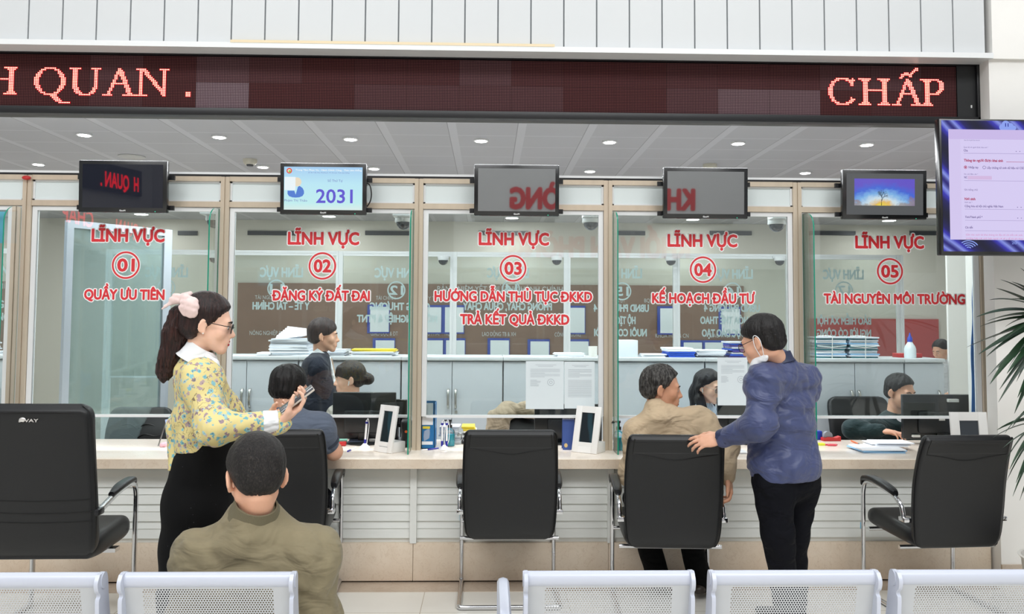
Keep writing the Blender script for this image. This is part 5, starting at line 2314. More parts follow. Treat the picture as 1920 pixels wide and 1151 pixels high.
# ---- 4. man in beige sitting at counter 04
def beige_man():
    F = Frame(A(1240, 728, 4.70), (.98, -.10, -.12), s=1.03)
    J = dict(pel=np.array([A(1262, 930, 4.58)[0], 4.58, .56]), chest=A(1256, 862, 4.66), neck=A(1234, 770, 4.68), front=(.15, 1, 0),
             sl=A(1200, 812, 4.70), sr=A(1312, 796, 4.68), el=A(1186, 890, 4.76), wl=A(1215, 880, 5.0), er=A(1360, 836, 4.56), wr=A(1363, 892, 4.44))
    x0 = J['pel'][0]
    J.update(hl=np.array([x0 - .09, 4.60, .53]), hr=np.array([x0 + .09, 4.60, .53]), kl=np.array([x0 - .13, 4.96, .50]), kr=np.array([x0 + .14, 4.95, .50]),
             al=np.array([A(1232, 1070, 4.86)[0], 4.84, .085]), ar=np.array([A(1314, 1098, 4.75)[0], 4.76, .085]))
    S = Sdf(.0052)
    add_head(S, F, mouth_open=.003)
    add_neck(S, F, J['neck'] + np.array([0, 0, -.01]), .054, .064)
    skin_body(S, J)
    add_hand(S, J['wr'], (.12, -.30, -.9), (-.95, .1, -.1), -1, (40, 45, 50, 55), s=.98)
    add_hand(S, J['wl'], (.5, .8, -.1), (0, 0, -1), -1, (20, 25, 30, 35))
    o = finish(S, 'man with greying hair in a beige jacket sitting at counter 04', (x0, 4.6, 0), (SKIND, LIPN))
    eyes_brows(o, F, lipm=mat('lips_brown', '#9c5a48', .45), op=.004)
    hair_cap(o, F, HAIRG, clump=.0045, seed=4, nape=-.074, puff=.014, streak=.0032, h=.0042, nst=34,
             line=([-.10, -.06, -.03, -.004, .02, .045, .065, .085, .13], [-.050, -.034, -.026, .010, .030, .044, .058, .08, .2]))
    BG = cloth('beige_rib_cotton', '#c6b092', .06, .35, 300)
    S = Sdf(.0068)
    torso(S, J, grow=.018, k=.06, W=1.08, D=1.1)
    arm(S, J['sl'], J['el'], J['wl'], (.078, .066, .046), k=.05)
    arm(S, J['sr'], J['er'], J['wr'], (.080, .066, .044), k=.05)
    S.rc(J['neck'] + np.array([.0, 0, -.04]), J['neck'] + np.array([0, 0, .004]), .088, .068, k=.05)
    S.post = [folds(33, .0055, 19, (1.3, 1, 1)), folds(35, .0025, 40), clip_below(.50)]
    S.build('jacket', BG, o)
    band_collar(o, BG, J['neck'] + np.array([0, 0, .012]), (0, 0, 1), .068, .084, .040, front=(.5, .8, 0))
    S = Sdf(.008)
    S.ell(J['pel'] + np.array([0, 0, -.03]), (.16, .12, .09), k=.05)
    leg(S, J['hl'], J['kl'], J['al'], (.088, .072, .064), k=.04)
    leg(S, J['hr'], J['kr'], J['ar'], (.088, .072, .064), k=.04)
    S.post = [folds(40, .004, 22)]
    S.build('trousers', BLACKT, o)
    BRS = mat('brown_black_shoe', '#2a211a', .4)
    shoe(o, J['al'], (0, 1), BRS)
    shoe(o, J['ar'], (.35, .9), BRS)


# ---- 5. man in the grey polo shirt at counter 02
def polo_man():
    F = Frame(A(542, 730, 4.80), (.50, .84, -.22), s=1.10)
    J = dict(pel=np.array([A(535, 930, 4.70)[0], 4.70, .56]), chest=A(540, 856, 4.72), neck=A(541, 774, 4.77), front=(.05, 1, 0),
             sl=A(482, 806, 4.76), sr=A(600, 802, 4.76), el=A(474, 850, 4.84), wl=np.array([A(510, 840, 5.1)[0], 5.10, .785]), er=A(626, 846, 4.84),
             wr=np.array([A(585, 820, 5.1)[0], 5.08, .785]))
    J['er'][2] = .795
    x0 = J['pel'][0]
    J.update(hl=np.array([x0 - .09, 4.70, .53]), hr=np.array([x0 + .09, 4.70, .53]), kl=np.array([x0 - .13, 4.96, .50]), kr=np.array([x0 + .14, 4.95, .50]),
             al=np.array([x0 - .13, 4.85, .085]), ar=np.array([x0 + .14, 4.85, .085]))
    S = Sdf(.0056)
    add_head(S, F)
    add_neck(S, F, J['neck'], .058, .064)
    skin_body(S, J)
    arm(S, J['sr'], J['er'], J['wr'], (.050, .047, .032), k=.02)
    arm(S, J['sl'], J['el'], J['wl'], (.050, .047, .032), k=.02)
    add_hand(S, J['wr'], (-.5, .8, -.05), (0, 0, -1), -1, (20, 25, 30, 35))
    add_hand(S, J['wl'], (.5, .8, -.05), (0, 0, -1), 1, (20, 25, 30, 35))
    o = finish(S, 'man in a grey polo shirt leaning on counter 02', (x0, 4.65, 0), (SKIN, LIPN))
    eyes_brows(o, F)
    hair_cap(o, F, HAIRB, nape=-.056, puff=.012, streak=.0024, h=.0045, clump=.004, seed=3,
             line=([-.10, -.06, -.03, -.004, .02, .045, .065, .085, .13], [-.050, -.030, -.024, -.016, .024, .056, .070, .088, .2]))
    PO = cloth('grey_blue_pique', '#5f6878', .05, .3, 500)
    S = Sdf(.007)
    torso(S, J, grow=.014, k=.06, W=1.08, D=1.12)
    for q in 'lr':
        e = J['s' + q] * .38 + J['e' + q] * .62
        S.rc(J['s' + q], e, .070, .062, k=.05)
    S.rc(J['neck'] + np.array([0, 0, -.04]), J['neck'] + np.array([0, 0, .0]), .088, .068, k=.05)
    S.post = [folds(50, .005, 16), clip_below(.5)]
    S.build('polo_shirt', PO, o)
    for q in 'lr':
        a = J['s' + q] * .44 + J['e' + q] * .56
        e = J['s' + q] * .34 + J['e' + q] * .66
        mb = MB()
        mb.tube([a, e], [.0655, .0635], 20)
        mb.build('sleeve_band', mat('dark_rib', '#39404d', .85), o)
    band_collar(o, mat('polo_collar', '#56606f', .85), J['neck'] + np.array([.004, .012, .022]), (.10, .2, 1), .066, .088, .046, front=(.3, .9, 0))
    S = Sdf(.009)
    S.ell(J['pel'] + np.array([0, 0, -.03]), (.16, .12, .09), k=.05)
    leg(S, J['hl'], J['kl'], J['al'], (.088, .07, .06), k=.04)
    leg(S, J['hr'], J['kr'], J['ar'], (.088, .07, .06), k=.04)
    S.build('trousers', NAVYT, o)
    shoe(o, J['al'], (0, 1), SHOEB)
    shoe(o, J['ar'], (0, 1), SHOEB)


# ---- 6. man in a dark suit walking behind the glass
def suit_man():
    Y0 = 6.38
    F = Frame(A(607, 629, Y0), (.98, .13, -.08), s=1.02)
    J = dict(pel=A(602, 815, Y0), chest=A(598, 730, Y0), neck=A(600, 666, Y0), front=(1, -.1, 0),
             sr=A(590, 690, 6.24), sl=A(596, 690, 6.52), er=A(583, 760, 6.20), wr=A(600, 812, 6.18), el=A(594, 760, 6.56), wl=A(612, 810, 6.56))
    x0 = J['pel'][0]
    J.update(hr=np.array([x0, 6.29, .75]), hl=np.array([x0, 6.47, .75]), kr=np.array([x0 + .06, 6.29, .42]), kl=np.array([x0 - .05, 6.47, .42]),
             ar=np.array([x0 + .05, 6.29, .085]), al=np.array([x0 - .15, 6.47, .085]))
    S = Sdf(.006)
    add_head(S, F)
    add_neck(S, F, J['neck'], .052, .058)
    skin_body(S, J)
    add_hand(S, J['wr'], (.2, 0, -1), (0, 1, 0), 1, (20, 25, 30, 35))
    add_hand(S, J['wl'], (.2, 0, -1), (0, -1, 0), -1, (20, 25, 30, 35))
    o = finish(S, 'man in a dark suit walking between the cabinets and desks', (x0, Y0, 0), (SKIN, LIPN))
    eyes_brows(o, F)
    hair_cap(o, F, HAIRBR, nape=-.078, puff=.016, streak=.0018, h=.005,
             line=([-.10, -.06, -.03, -.004, .012, .035, .055, .085, .13], [-.050, -.030, -.018, .004, .050, .078, .10, .12, .2]))
    SU = cloth('navy_suit', '#1b202d', .06, .25, 400)
    S = Sdf(.0075)
    torso(S, J, grow=.016, k=.06, W=1.05, D=1.08)
    arm(S, J['sr'], J['er'], J['wr'], (.068, .056, .044), k=.05)
    arm(S, J['sl'], J['el'], J['wl'], (.068, .056, .044), k=.05)
    S.post = [folds(60, .004, 16), clip_below(J['pel'][2] - .08)]
    S.build('jacket', SU, o)
    WS = cloth('white_shirt', '#eceef1', .02, .2)
    band_collar(o, WS, J['neck'] + np.array([.012, -.004, .012]), (.35, 0, 1), .058, .070, .05, front=(1, -.1, 0), gap=.2)
    S = Sdf(.005)
    S.rc(J['neck'] + np.array([.075, -.012, -.03]), J['chest'] + np.array([.118, -.012, .06]), .024, .030, k=.01, flat=((1, 0, 0), .6))
    S.build('shirt_front', WS, o)
    S = Sdf(.004)
    S.chain([(J['neck'] + np.array([.088, -.012, -.035]), .016), (J['neck'] + np.array([.095, -.012, -.06]), .012), (J['chest'] + np.array([.134, -.012, .05]), .022)], k=.006, flat=((1, 0, 0), .5))
    S.build('tie', mat('tan_tie', '#b59a84', .6), o)
    S = Sdf(.009)
    S.ell(J['pel'], (.13, .16, .10), k=.05)
    leg(S, J['hr'], J['kr'], J['ar'], (.085, .066, .058), k=.04)
    leg(S, J['hl'], J['kl'], J['al'], (.085, .066, .058), k=.04)
    S.build('trousers', SU, o)
    shoe(o, J['ar'], (1, 0), SHOEB)
    shoe(o, J['al'], (1, 0), SHOEB)


def seated_clerk(label, F, J, skin, lips, hairfn, shirtfn, female=False, extra=None, hands=True):
    x0 = J['pel'][0]
    y0 = J['pel'][1]
    fr = nrm(J['front'])
    rt = np.array([fr[1], -fr[0], 0])
    hp = J['pel'] + np.array([0, 0, -.02])
    J.update(hl=hp - rt * .09, hr=hp + rt * .09)
    for q, sg in (('l', -1), ('r', 1)):
        kn = hp + rt * .11 * sg + fr * .40
        kn[2] = .50
        J['k' + q] = kn
        an = kn + fr * .02
        an[2] = .085
        J['a' + q] = an
    S = Sdf(.0056)
    add_head(S, F, female=female)
    add_neck(S, F, J['neck'], .046 if female else .053, .056)
    skin_body(S, J)
    for q, sd in (('l', 1), ('r', -1)):
        add_hand(S, J['w' + q], nrm(J['w' + q] - J['e' + q]) * np.array([1, 1, .3]), (0, 0, -1), -sd, (20, 25, 30, 35), s=.92 if female else 1)
    o = finish(S, label, (x0, y0, 0), (skin, lips))
    eyes_brows(o, F)
    hairfn(o)
    shirtfn(o)
    S = Sdf(.010)
    S.ell(J['pel'] + np.array([0, 0, -.03]), (.15, .12, .09), k=.05)
    leg(S, J['hl'], J['kl'], J['al'], (.085, .066, .055), k=.04)
    leg(S, J['hr'], J['kr'], J['ar'], (.085, .066, .055), k=.04)
    S.build('trousers', BLACKT, o)
    shoe(o, J['al'], fr, SHOEB)
    shoe(o, J['ar'], fr, SHOEB)
    return o


def top_garment(o, J, m, name, seed, W=1.0, D=1.0, r=(.064, .054, .042), bust=0.0, amp=.004):
    S = Sdf(.0075)
    torso(S, J, grow=.012, k=.06, W=W, D=D, bust=bust)
    arm(S, J['sl'], J['el'], J['wl'], r, k=.05)
    arm(S, J['sr'], J['er'], J['wr'], r, k=.05)
    S.rc(J['neck'] + np.array([0, 0, -.03]), J['neck'], .075, .060, k=.04)
    S.post = [folds(seed, amp, 18), clip_below(J['pel'][2] - .06)]
    return S.build(name, m, o)


# ---- 7. woman with her hair in a bun behind counter 02
def bun_woman():
    Y0 = 6.12
    F = Frame(A(656, 710, Y0), (-.98, -.12, -.10), s=1.0)
    J = dict(pel=np.array([A(668, 850, Y0)[0], Y0 + .05, .54]), chest=A(660, 806, Y0), neck=A(660, 752, Y0), front=(-.6, -.8, 0),
             sl=A(690, 782, 6.05), sr=A(634, 780, 6.2), el=A(690, 845, 5.95), er=A(622, 845, 6.02), wl=A(670, 840, 5.8), wr=A(640, 842, 5.8))
    for q in 'lr':
        J['w' + q][2] = .80

    def hairfn(o):
        def ex(S):
            S.ell(F.p(0, -.128, -.020), np.array([.040, .046, .048]), F.M, k=.02)
            S.rc(F.p(0, -.09, .0), F.p(0, -.12, -.015), .035, .03, k=.02)
            for x in (-.045, -.02, .01, .04):
                S.rc(F.p(x, .070, .085), F.p(x * 1.1, .094, .030), .016, .009, k=.02)
        hm = hair_mat('hair_warm_black', '#15100e', '#342824')
        hair_cap(o, F, hm, clump=.0015, nape=-.07, puff=.014, streak=.0018, h=.005, extra=ex,
                 line=([-.10, -.06, -.03, -.004, .012, .022, .034, .06, .09, .13], [-.04, -.03, -.02, .012, .046, .07, .12, .2, .2, .2]))
        mb = MB()
        mb.tube([F.p(-.079, .004, -.012), F.p(-.081, .006, -.026), F.p(-.078, .012, -.042)], [.0055, .004, .003], 8)
        mb.build('earbud', mat('white_plastic', '#f2f2f2', .3), o)

    def shirtfn(o):
        top_garment(o, J, cloth('pale_grey_cardigan', '#c9c4bb', .05), 'cardigan', 70, W=.92, D=.95, bust=.9)
    seated_clerk('woman with her hair in a bun behind the screen at counter 02', F, J, SKINF, LIPN, hairfn, shirtfn, True)


# ---- 8. young woman with long hair behind counter 04
def long_hair_woman():
    Y0 = 6.12
    F = Frame(A(1329, 724, Y0), (.62, -.74, -.22), s=.98)
    J = dict(pel=np.array([A(1322, 850, Y0)[0], Y0 + .1, .54]), chest=A(1326, 818, Y0 + .03), neck=A(1322, 766, Y0 + .03), front=(.35, -.94, 0),
             sr=A(1296, 790, 6.03), sl=A(1358, 790, 6.2), er=A(1290, 845, 5.9), el=A(1376, 845, 6.0), wr=A(1320, 840, 5.78), wl=A(1366, 840, 5.8))
    for q in 'lr':
        J['w' + q][2] = .80

    def hairfn(o):
        def ex(S):
            for sx in (-1, 1):
                S.chain([(F.p(sx * .058, -.015, .05), .032), (F.p(sx * .074, -.020, -.02), .028), (F.p(sx * .075, -.010, -.10), .030), (F.p(sx * .070, .020, -.19), .022)], k=.03)
            S.chain([(F.p(0, -.075, .02), .05), (F.p(0, -.085, -.08), .058), (F.p(0, -.075, -.20), .045)], k=.04)
            S.chain([(F.p(.074, .008, -.06), .014), (F.p(.066, .055, -.16), .013), (F.p(.045, .085, -.22), .008)], k=.02)
        hair_cap(o, F, HAIRB, nape=-.30, puff=.012, streak=.0018, h=.005, extra=ex,
                 line=([-.30, -.16, -.08, -.05, -.02, .01, .03, .055, .085, .13], [.12, .10, .03, -.012, -.012, .012, .040, .062, .084, .2]))
        glasses(o, F, mat('glasses_wire', '#b9a9a0', .3, metal=.6), LENS)
        mb = MB()
        mb.tube([F.p(.079, .004, -.012), F.p(.081, .006, -.026), F.p(.078, .012, -.042)], [.0055, .004, .003], 8)
        mb.build('earbud', mat('white_plastic', '#f2f2f2', .3), o)

    def shirtfn(o):
        m, t, b, out = raw('blue_striped_shirt')
        s = t.sep(t.coord('Object'))
        st = t.math('LESS_THAN', t.math('FRACT', t.math('MULTIPLY', t.math('ADD', s[0], 10.0), 75.0)), .42)
        t.link(t.mix(st, '#dfe8f2', '#8fa9cb'), b.inputs['Base Color'])
        b.inputs['Roughness'].default_value = .8
        top_garment(o, J, m, 'shirt', 80, W=.9, D=.92, bust=.85)
        band_collar(o, m, J['neck'] + np.array([.004, -.006, .010]), (.1, -.1, 1), .056, .070, .035, front=(.5, -.85, 0), gap=.25)
    seated_clerk('young woman with long black hair and striped shirt behind counter 04', F, J, SKINF, LIPN, hairfn, shirtfn, True)


# ---- 9. man in dark green behind counter 05
def green_man():
    Y0 = 6.15
    F = Frame(A(1688, 735, 6.08), (.42, -.87, -.22), s=1.04)
    J = dict(pel=np.array([A(1650, 860, 6.25)[0], 6.25, .55]), chest=A(1655, 838, 6.18), neck=A(1675, 784, 6.12), front=(.45, -.89, 0),
             sr=A(1632, 806, 6.02), sl=A(1716, 806, 6.24), er=A(1600, 842, 5.90), el=A(1740, 850, 6.12), wr=A(1650, 838, 5.80), wl=A(1715, 838, 5.84))
    for q in 'lr':
        J['w' + q][2] = .79
    J['er'][2] = .79

    def hairfn(o):
        hair_cap(o, F, HAIRB, nape=-.07, puff=.014, streak=.002, h=.005,
                 line=([-.10, -.06, -.03, -.004, .012, .035, .055, .075, .095, .13], [-.050, -.030, -.018, .000, .018, .034, .048, .068, .10, .2]))

    def shirtfn(o):
        GR = cloth('dark_green_fabric', '#223537', .08, .25)
        top_garment(o, J, GR, 'jacket', 90, W=1.06, D=1.05, r=(.074, .062, .046), amp=.005)
        WS = cloth('white_shirt', '#eceef1', .02, .2)
        band_collar(o, WS, J['neck'] + np.array([.010, -.014, .006]), (.2, -.2, 1), .058, .080, .05, front=(.5, -.85, 0), gap=.2)
        f = Frame(J['chest'], J['front'], J['neck'] - J['pel'])
        S = Sdf(.005)
        S.rc(f.p(-.005, .10, .135), f.p(0, .128, .02), .034, .012, k=.01, flat=(f.M[:, 1], .5))
        S.build('shirt_front', mat('grey_knit', '#b9bcbf', .8), o)
        m, t, b, out = raw('patterned_lanyard')
        w = t.new('ShaderNodeTexVoronoi')
        w.inputs['Scale'].default_value = 110
        t.link(t.coord('Object'), w.inputs['Vector'])
        t.link(t.mix(t.math('LESS_THAN', w.outputs['Distance'], .35), '#17191b', '#c9c9c4'), b.inputs['Base Color'])
        mb = MB()
        mb.tube([f.p(-.06, .055, .20), f.p(-.065, .100, .14), f.p(-.055, .128, .05), f.p(-.045, .134, -.03)], .0085, 8, flat=(.5, 1.2))
        mb.build('lanyard', m, o)
    seated_clerk('man in a dark green jacket bent towards his screen at counter 05', F, J, SKIN, LIPN, hairfn, shirtfn)


# ---- 10. somebody far beyond the second glass
def far_person():
    Y0 = 9.7
    F = Frame(A(1764, 657, Y0), (-.88, -.38, -.35), s=1.0)
    J = dict(pel=np.array([A(1764, 790, Y0)[0], Y0 + .1, .58]), chest=A(1766, 716, Y0 + .05), neck=A(1765, 678, Y0 + .04), front=(-.4, -.9, 0),
             sr=A(1742, 698, 9.62), sl=A(1792, 698, 9.8), er=A(1736, 735, 9.5), el=A(1796, 735, 9.6), wr=A(1752, 738, 9.35), wl=A(1782, 738, 9.4))

    def hairfn(o):
        hair_cap(o, F, HAIRB, nape=-.07, puff=.014, streak=.002, h=.006)

    def shirtfn(o):
        top_garment(o, J, cloth('white_shirt', '#eceef1', .02, .2), 'shirt', 95)
    seated_clerk('person with short black hair seated far beyond the glue bottle', F, J, SKIN, LIPN, hairfn, shirtfn)


for fn in (olive_man, yellow_woman, blue_man, beige_man, polo_man, suit_man, bun_woman, long_hair_woman, green_man, far_person):
    fn()
# ------------------------------------------------------------------ hanging screens
YM = 5.10
SCRG = mat('screen_grey', '#343536', 0.02, spec=0.85)
SCRG.node_tree.nodes['Principled BSDF'].inputs['IOR'].default_value = 1.95
SCRD = mat('screen_dark', '#20232e', 0.015, spec=0.9)
BEZ = mat('bezel_black', '#17181a', 0.22, spec=0.6)
LOGOW = mat('logo_white', '#e8e8e8', 0.4)
LEDG = lamp_mat('led_green', '#3fe0b0', 1.5)


class Plane:
    """a tilted flat panel; q(u, v, d): u to the right, v up, d towards the viewer (metres from the centre)"""

    def __init__(self, c, ex, up):
        self.c, self.ex, self.up = Vector(c), Vector(ex).normalized(), Vector(up).normalized()
        self.n = self.ex.cross(self.up) * 1.0     # points at the viewer for ex=+x, up=+z

    def q(self, u, v, d=0.0):
        return self.c + self.ex * u + self.up * v + self.n * d

    def rect(self, mb, u0, u1, v0, v1, d, mi=0):
        mb.face([self.q(u0, v0, d), self.q(u1, v0, d), self.q(u1, v1, d), self.q(u0, v1, d)], mi)

    def disc(self, mb, u, v, r, d, mi=0, n=28, a0=0, a1=2 * PI, sx=1.0):
        mb.face([self.q(u + sx * r * math.cos(a0 + (a1 - a0) * k / n), v + r * math.sin(a0 + (a1 - a0) * k / n), d) for k in range(n)], mi)

    def text(self, mb, s, u0, u1, v, cap, d, mi=0, bold=0.03):
        letter(mb, s, self.q(u0, v, d), self.q(u1, v, d), cap, up=self.up, bold=bold, mi=mi)

    def box(self, mb, u0, u1, v0, v1, d0, d1, bev=0.0, mi=0):
        mb.obox(self.q((u0 + u1) / 2, (v0 + v1) / 2, (d0 + d1) / 2), self.ex, self.n, self.up, (u1 - u0) / 2, abs(d1 - d0) / 2, (v1 - v0) / 2, mi=mi, bev=bev)


def hang_screen(corners, label, scr):
    """corners: px of the bezel: left, right, top, bottom"""
    l, r, t_, b_ = corners
    pl, pr = at(l, (t_ + b_) / 2, YM), at(r, (t_ + b_) / 2, YM)
    zt_, zb_ = at((l + r) / 2, t_, YM).z, at((l + r) / 2, b_, YM).z
    a = math.radians(2.35)
    P = Plane(((pl.x + pr.x) / 2, YM, (zt_ + zb_) / 2), (1, 0, 0), (0, -math.sin(a), math.cos(a)))
    W, H = (pr.x - pl.x) / 2, (zt_ - zb_) / 2
    t = thing('hanging_screen', label, 'screen', (P.c.x, YM, zb_), group='hanging screens over the counters')
    mb = MB()
    P.box(mb, -W, W, -H, H, -0.038, 0.0, bev=.006)
    bz = mb.build('bezel', BEZ, t)
    sw, sh = W - 0.024, H - 0.024
    mb = MB()
    P.rect(mb, -sw, sw, -sh + .004, sh, 0.0008)
    sc = mb.build('screen', scr, t, smooth=False)
    mb = MB()
    P.text(mb, 'GooM', -.018, .018, -H + .007, .009, .0012, bold=.06)
    mb.build('logo', LOGOW, bz, smooth=False)
    mb = MB()
    P.disc(mb, W * .74, -H + .006, .0025, .0012, n=10)
    mb.build('power_light', LEDG, bz, smooth=False)
    for v in (H * .40, -H * .78):
        mb = MB()
        mb.box(P.c.x - W - .028, P.c.x + W + .028, YM + .045, YM + .06, P.c.z + v - .014, P.c.z + v + .014)
        mb.box(P.c.x - .02, P.c.x + .02, YM + .034, YM + .15, P.c.z + v - .012, P.c.z + v + .012)
        mb.build('mounting_bar', BLACKP, t)
    return t, P, sw, sh, sc


def glow(name, stops, axis=2, s=1.0, lo=-1, hi=1):
    """display content: a vertical colour gradient that the screen itself emits"""
    m, t, b, out = raw(name)
    sp = t.sep(t.coord('Object'))
    f = t.math('DIVIDE', t.math('SUBTRACT', sp[axis], lo), hi - lo)
    c = t.ramp(f, stops)
    b.inputs['Base Color'].default_value = (.01, .01, .01, 1)
    b.inputs['Roughness'].default_value = .1
    t.link(c, b.inputs['Emission Color'])
    b.inputs['Emission Strength'].default_value = s
    return m


hang_screen((147, 313, 301, 398), 'hanging black screen over counter 01, switched off with red reflections', SCRD)
t, P, sw, sh, sc = hang_screen((525, 687, 306, 402), 'hanging lit screen showing queue number 2031 over counter 02',
                               glow('queue_display', [(0.0, '#dff0ea'), (.18, '#c3f0f2'), (.6, '#bdeaf8'), (1.0, '#a5cdf4')], lo=.02, hi=.30, s=.95))
C = lambda n, c: lamp_mat(n, c, .95)
VIO, VIO2, DKB, CRM, BLU2, WHT, RED2, GRN = (C('disp_violet', '#6c63d6'), C('disp_slate', '#7a7fc0'), C('disp_blue', '#6f86cf'), C('disp_cream', '#efe3cb'), C('disp_royal', '#5f86d8'),
                                             C('disp_white', '#f1fbff'), C('disp_red', '#ea5c4c'), C('disp_green', '#8fd05a'))
mb = MB()
k = sw / 6.9
X_ = lambda px: (px - 875) / 182.2 * .0 + (px - 870) * (2 * sw) / 1430
Z_ = lambda py: -(py - 560) * (2 * sh) / 790
P.text(mb, '2031', X_(740), X_(1410), Z_(812), abs(Z_(812) - Z_(575)), .002, mi=0, bold=.025)
P.text(mb, 'Số Thứ Tự', X_(950), X_(1222), Z_(432), abs(Z_(432) - Z_(392)), .002, mi=1, bold=0)
P.text(mb, 'Phạm Thị Thảo', X_(165), X_(580), Z_(795), abs(Z_(795) - Z_(755)), .002, mi=1, bold=.0)
P.text(mb, 'Trung Tâm Phục Vụ . Hành Chính Công . Tỉnh Lâm Đồng', X_(362), X_(1570), Z_(236), 28 * 2 * sh / 790, .002, mi=5, bold=.05)
P.text(mb, 'Số 36 Trần Phú, Phường 4, TP. Đà Lạt, Tỉnh Lâm Đồng', X_(595), X_(1345), Z_(278), 18 * 2 * sh / 790, .002, mi=1, bold=.0)
P.disc(mb, X_(250), Z_(240), 50 * 2 * sh / 790, .002, mi=6)
P.disc(mb, X_(250), Z_(240), 30 * 2 * sh / 790, .0024, mi=3)
P.disc(mb, X_(258), Z_(250), 20 * 2 * sh / 790, .0028, mi=7)
P.disc(mb, X_(390), Z_(440), 82 * 2 * sh / 790, .002, mi=3)
P.rect(mb, X_(165), X_(365), Z_(590), Z_(350), .0022, mi=5)
n = 24
pts = [(222, 600), (222, 660), (250, 700), (310, 720), (370, 725), (440, 718), (495, 695), (522, 650), (520, 600), (495, 550), (440, 512), (410, 530), (370, 670), (345, 600)]
mb.face([P.q(X_(a), Z_(b_), .0026) for a, b_ in pts], 4)
mb.build('display_graphics', [VIO, VIO2, DKB, CRM, BLU2, WHT, RED2, GRN], sc, smooth=False, recalc=False)
mb = MB()
W = sw + .024
mb.tube(interp([tuple(P.q(W - .01, .04, -.03)), tuple(P.q(W + .015, .03, -.03)), tuple(P.q(W + .026, -.02, -.03)), tuple(P.q(W + .02, -.07, -.03)), tuple(P.q(W - .005, -.11, -.03))], 20), .004, 6)
mb.build('cable', BLACKP, t)
hang_screen((889, 1048.5, 309, 404.5), 'hanging grey blank screen over counter 03', SCRG)
hang_screen((1244, 1402.5, 314.5, 409.5), 'hanging grey blank screen over counter 04', SCRG)

# the sunset picture on the fifth screen
m, tt, b, out = raw('sunset_picture')
sp = tt.sep(tt.coord('Object'))
cz = tt.math('DIVIDE', tt.math('SUBTRACT', sp[2], .085), .15)          # 0 at the horizon, 1 at the top
cx = tt.math('DIVIDE', tt.math('ADD', sp[0], .02), .19)
rr = tt.math('SQRT', tt.math('ADD', tt.math('MULTIPLY', tt.math('MULTIPLY', cx, cx), .42), tt.math('MULTIPLY', cz, cz)))
nz = tt.noise(tt.mapping(tt.coord('Object'), scale=(1, 1, 1.6)), 26, 4, .6)
rr2 = tt.math('ADD', rr, tt.math('MULTIPLY', tt.math('SUBTRACT', nz, .5), .35))
sky = tt.ramp(rr2, [(0.0, '#f6e24a'), (.16, '#f0c46a'), (.30, '#d8ecf6'), (.52, '#86bdf2'), (.74, '#4a6fe0'), (1.0, '#6a5ad0')])
cl = tt.ramp(tt.math('ADD', tt.math('MULTIPLY', tt.math('ABSOLUTE', cx), .5), tt.math('SUBTRACT', nz, cz)), [(.62, 0.0), (.80, 1.0)])
sky = tt.mix(tt.math('MULTIPLY', cl, .65), sky, '#a8895f')
ground = tt.math('LESS_THAN', cz, 0.0)
inside = tt.math('MULTIPLY', tt.math('LESS_THAN', tt.math('ABSOLUTE', tt.math('ADD', sp[0], .002)), .190), tt.math('LESS_THAN', sp[2], .252))
sky = tt.mix(ground, sky, '#5b5d5f')
tt.link(tt.mix(inside, '#5b5d5f', sky), b.inputs['Emission Color'])
b.inputs['Emission Strength'].default_value = .85
b.inputs['Base Color'].default_value = (.02, .02, .02, 1)
b.inputs['Roughness'].default_value = .06
t, P, sw, sh, sc = hang_screen((1580, 1738, 318.5, 411), 'hanging screen with a sunset tree picture over counter 05', m)
mb = MB()
rg = random.Random(4)


def twig(u, v, a, L, w, dep):
    u2, v2 = u + L * math.cos(a), v + L * math.sin(a)
    nx, ny = -math.sin(a) * w, math.cos(a) * w
    mb.face([P.q(u - nx, v - ny, .002), P.q(u2 - nx * .6, v2 - ny * .6, .002), P.q(u2 + nx * .6, v2 + ny * .6, .002), P.q(u + nx, v + ny, .002)])
    if dep:
        for q in range(3):
            twig(u2, v2, a + rg.uniform(-.85, .85), L * rg.uniform(.66, .88), w * .62, dep - 1)


twig(-.022, -.068, PI / 2, .026, .0022, 5)
mb.build('tree_picture', C('disp_tree', '#33302e'), sc, smooth=False, recalc=False)

# a second scrolling sign on the hall's left wall (only mirrored in the first screen)
struct(boxobj('wall_left', (-6.6, -6.45, -6.0, -1.4, 0, 8.3), mat('rear_wall_taupe', '#8f877c', .6)))
sg2 = thing('led_sign', 'scrolling LED sign high on the hall side wall, mirrored in the first screen', 'led sign', (-6.42, -3.6, 2.95))
boxobj('sign_frame', (-6.45, -6.40, -5.4, -1.8, 2.92, 3.38), mat('led_frame_black', '#17181b', .4), sg2)
mb = MB()
for s_, y0_, y1_ in (('H', -5.25, -5.05), ('QUAN .', -4.85, -3.75), ('CHẤP', -3.1, -2.1)):
    letter(mb, s_, (-6.396, y0_, 3.0), (-6.396, y1_, 3.0), .24, bold=.04)
mb.build('lit_letters', lamp_mat('led_bright_red', '#ff1020', 6.0), sg2, smooth=False, recalc=False)

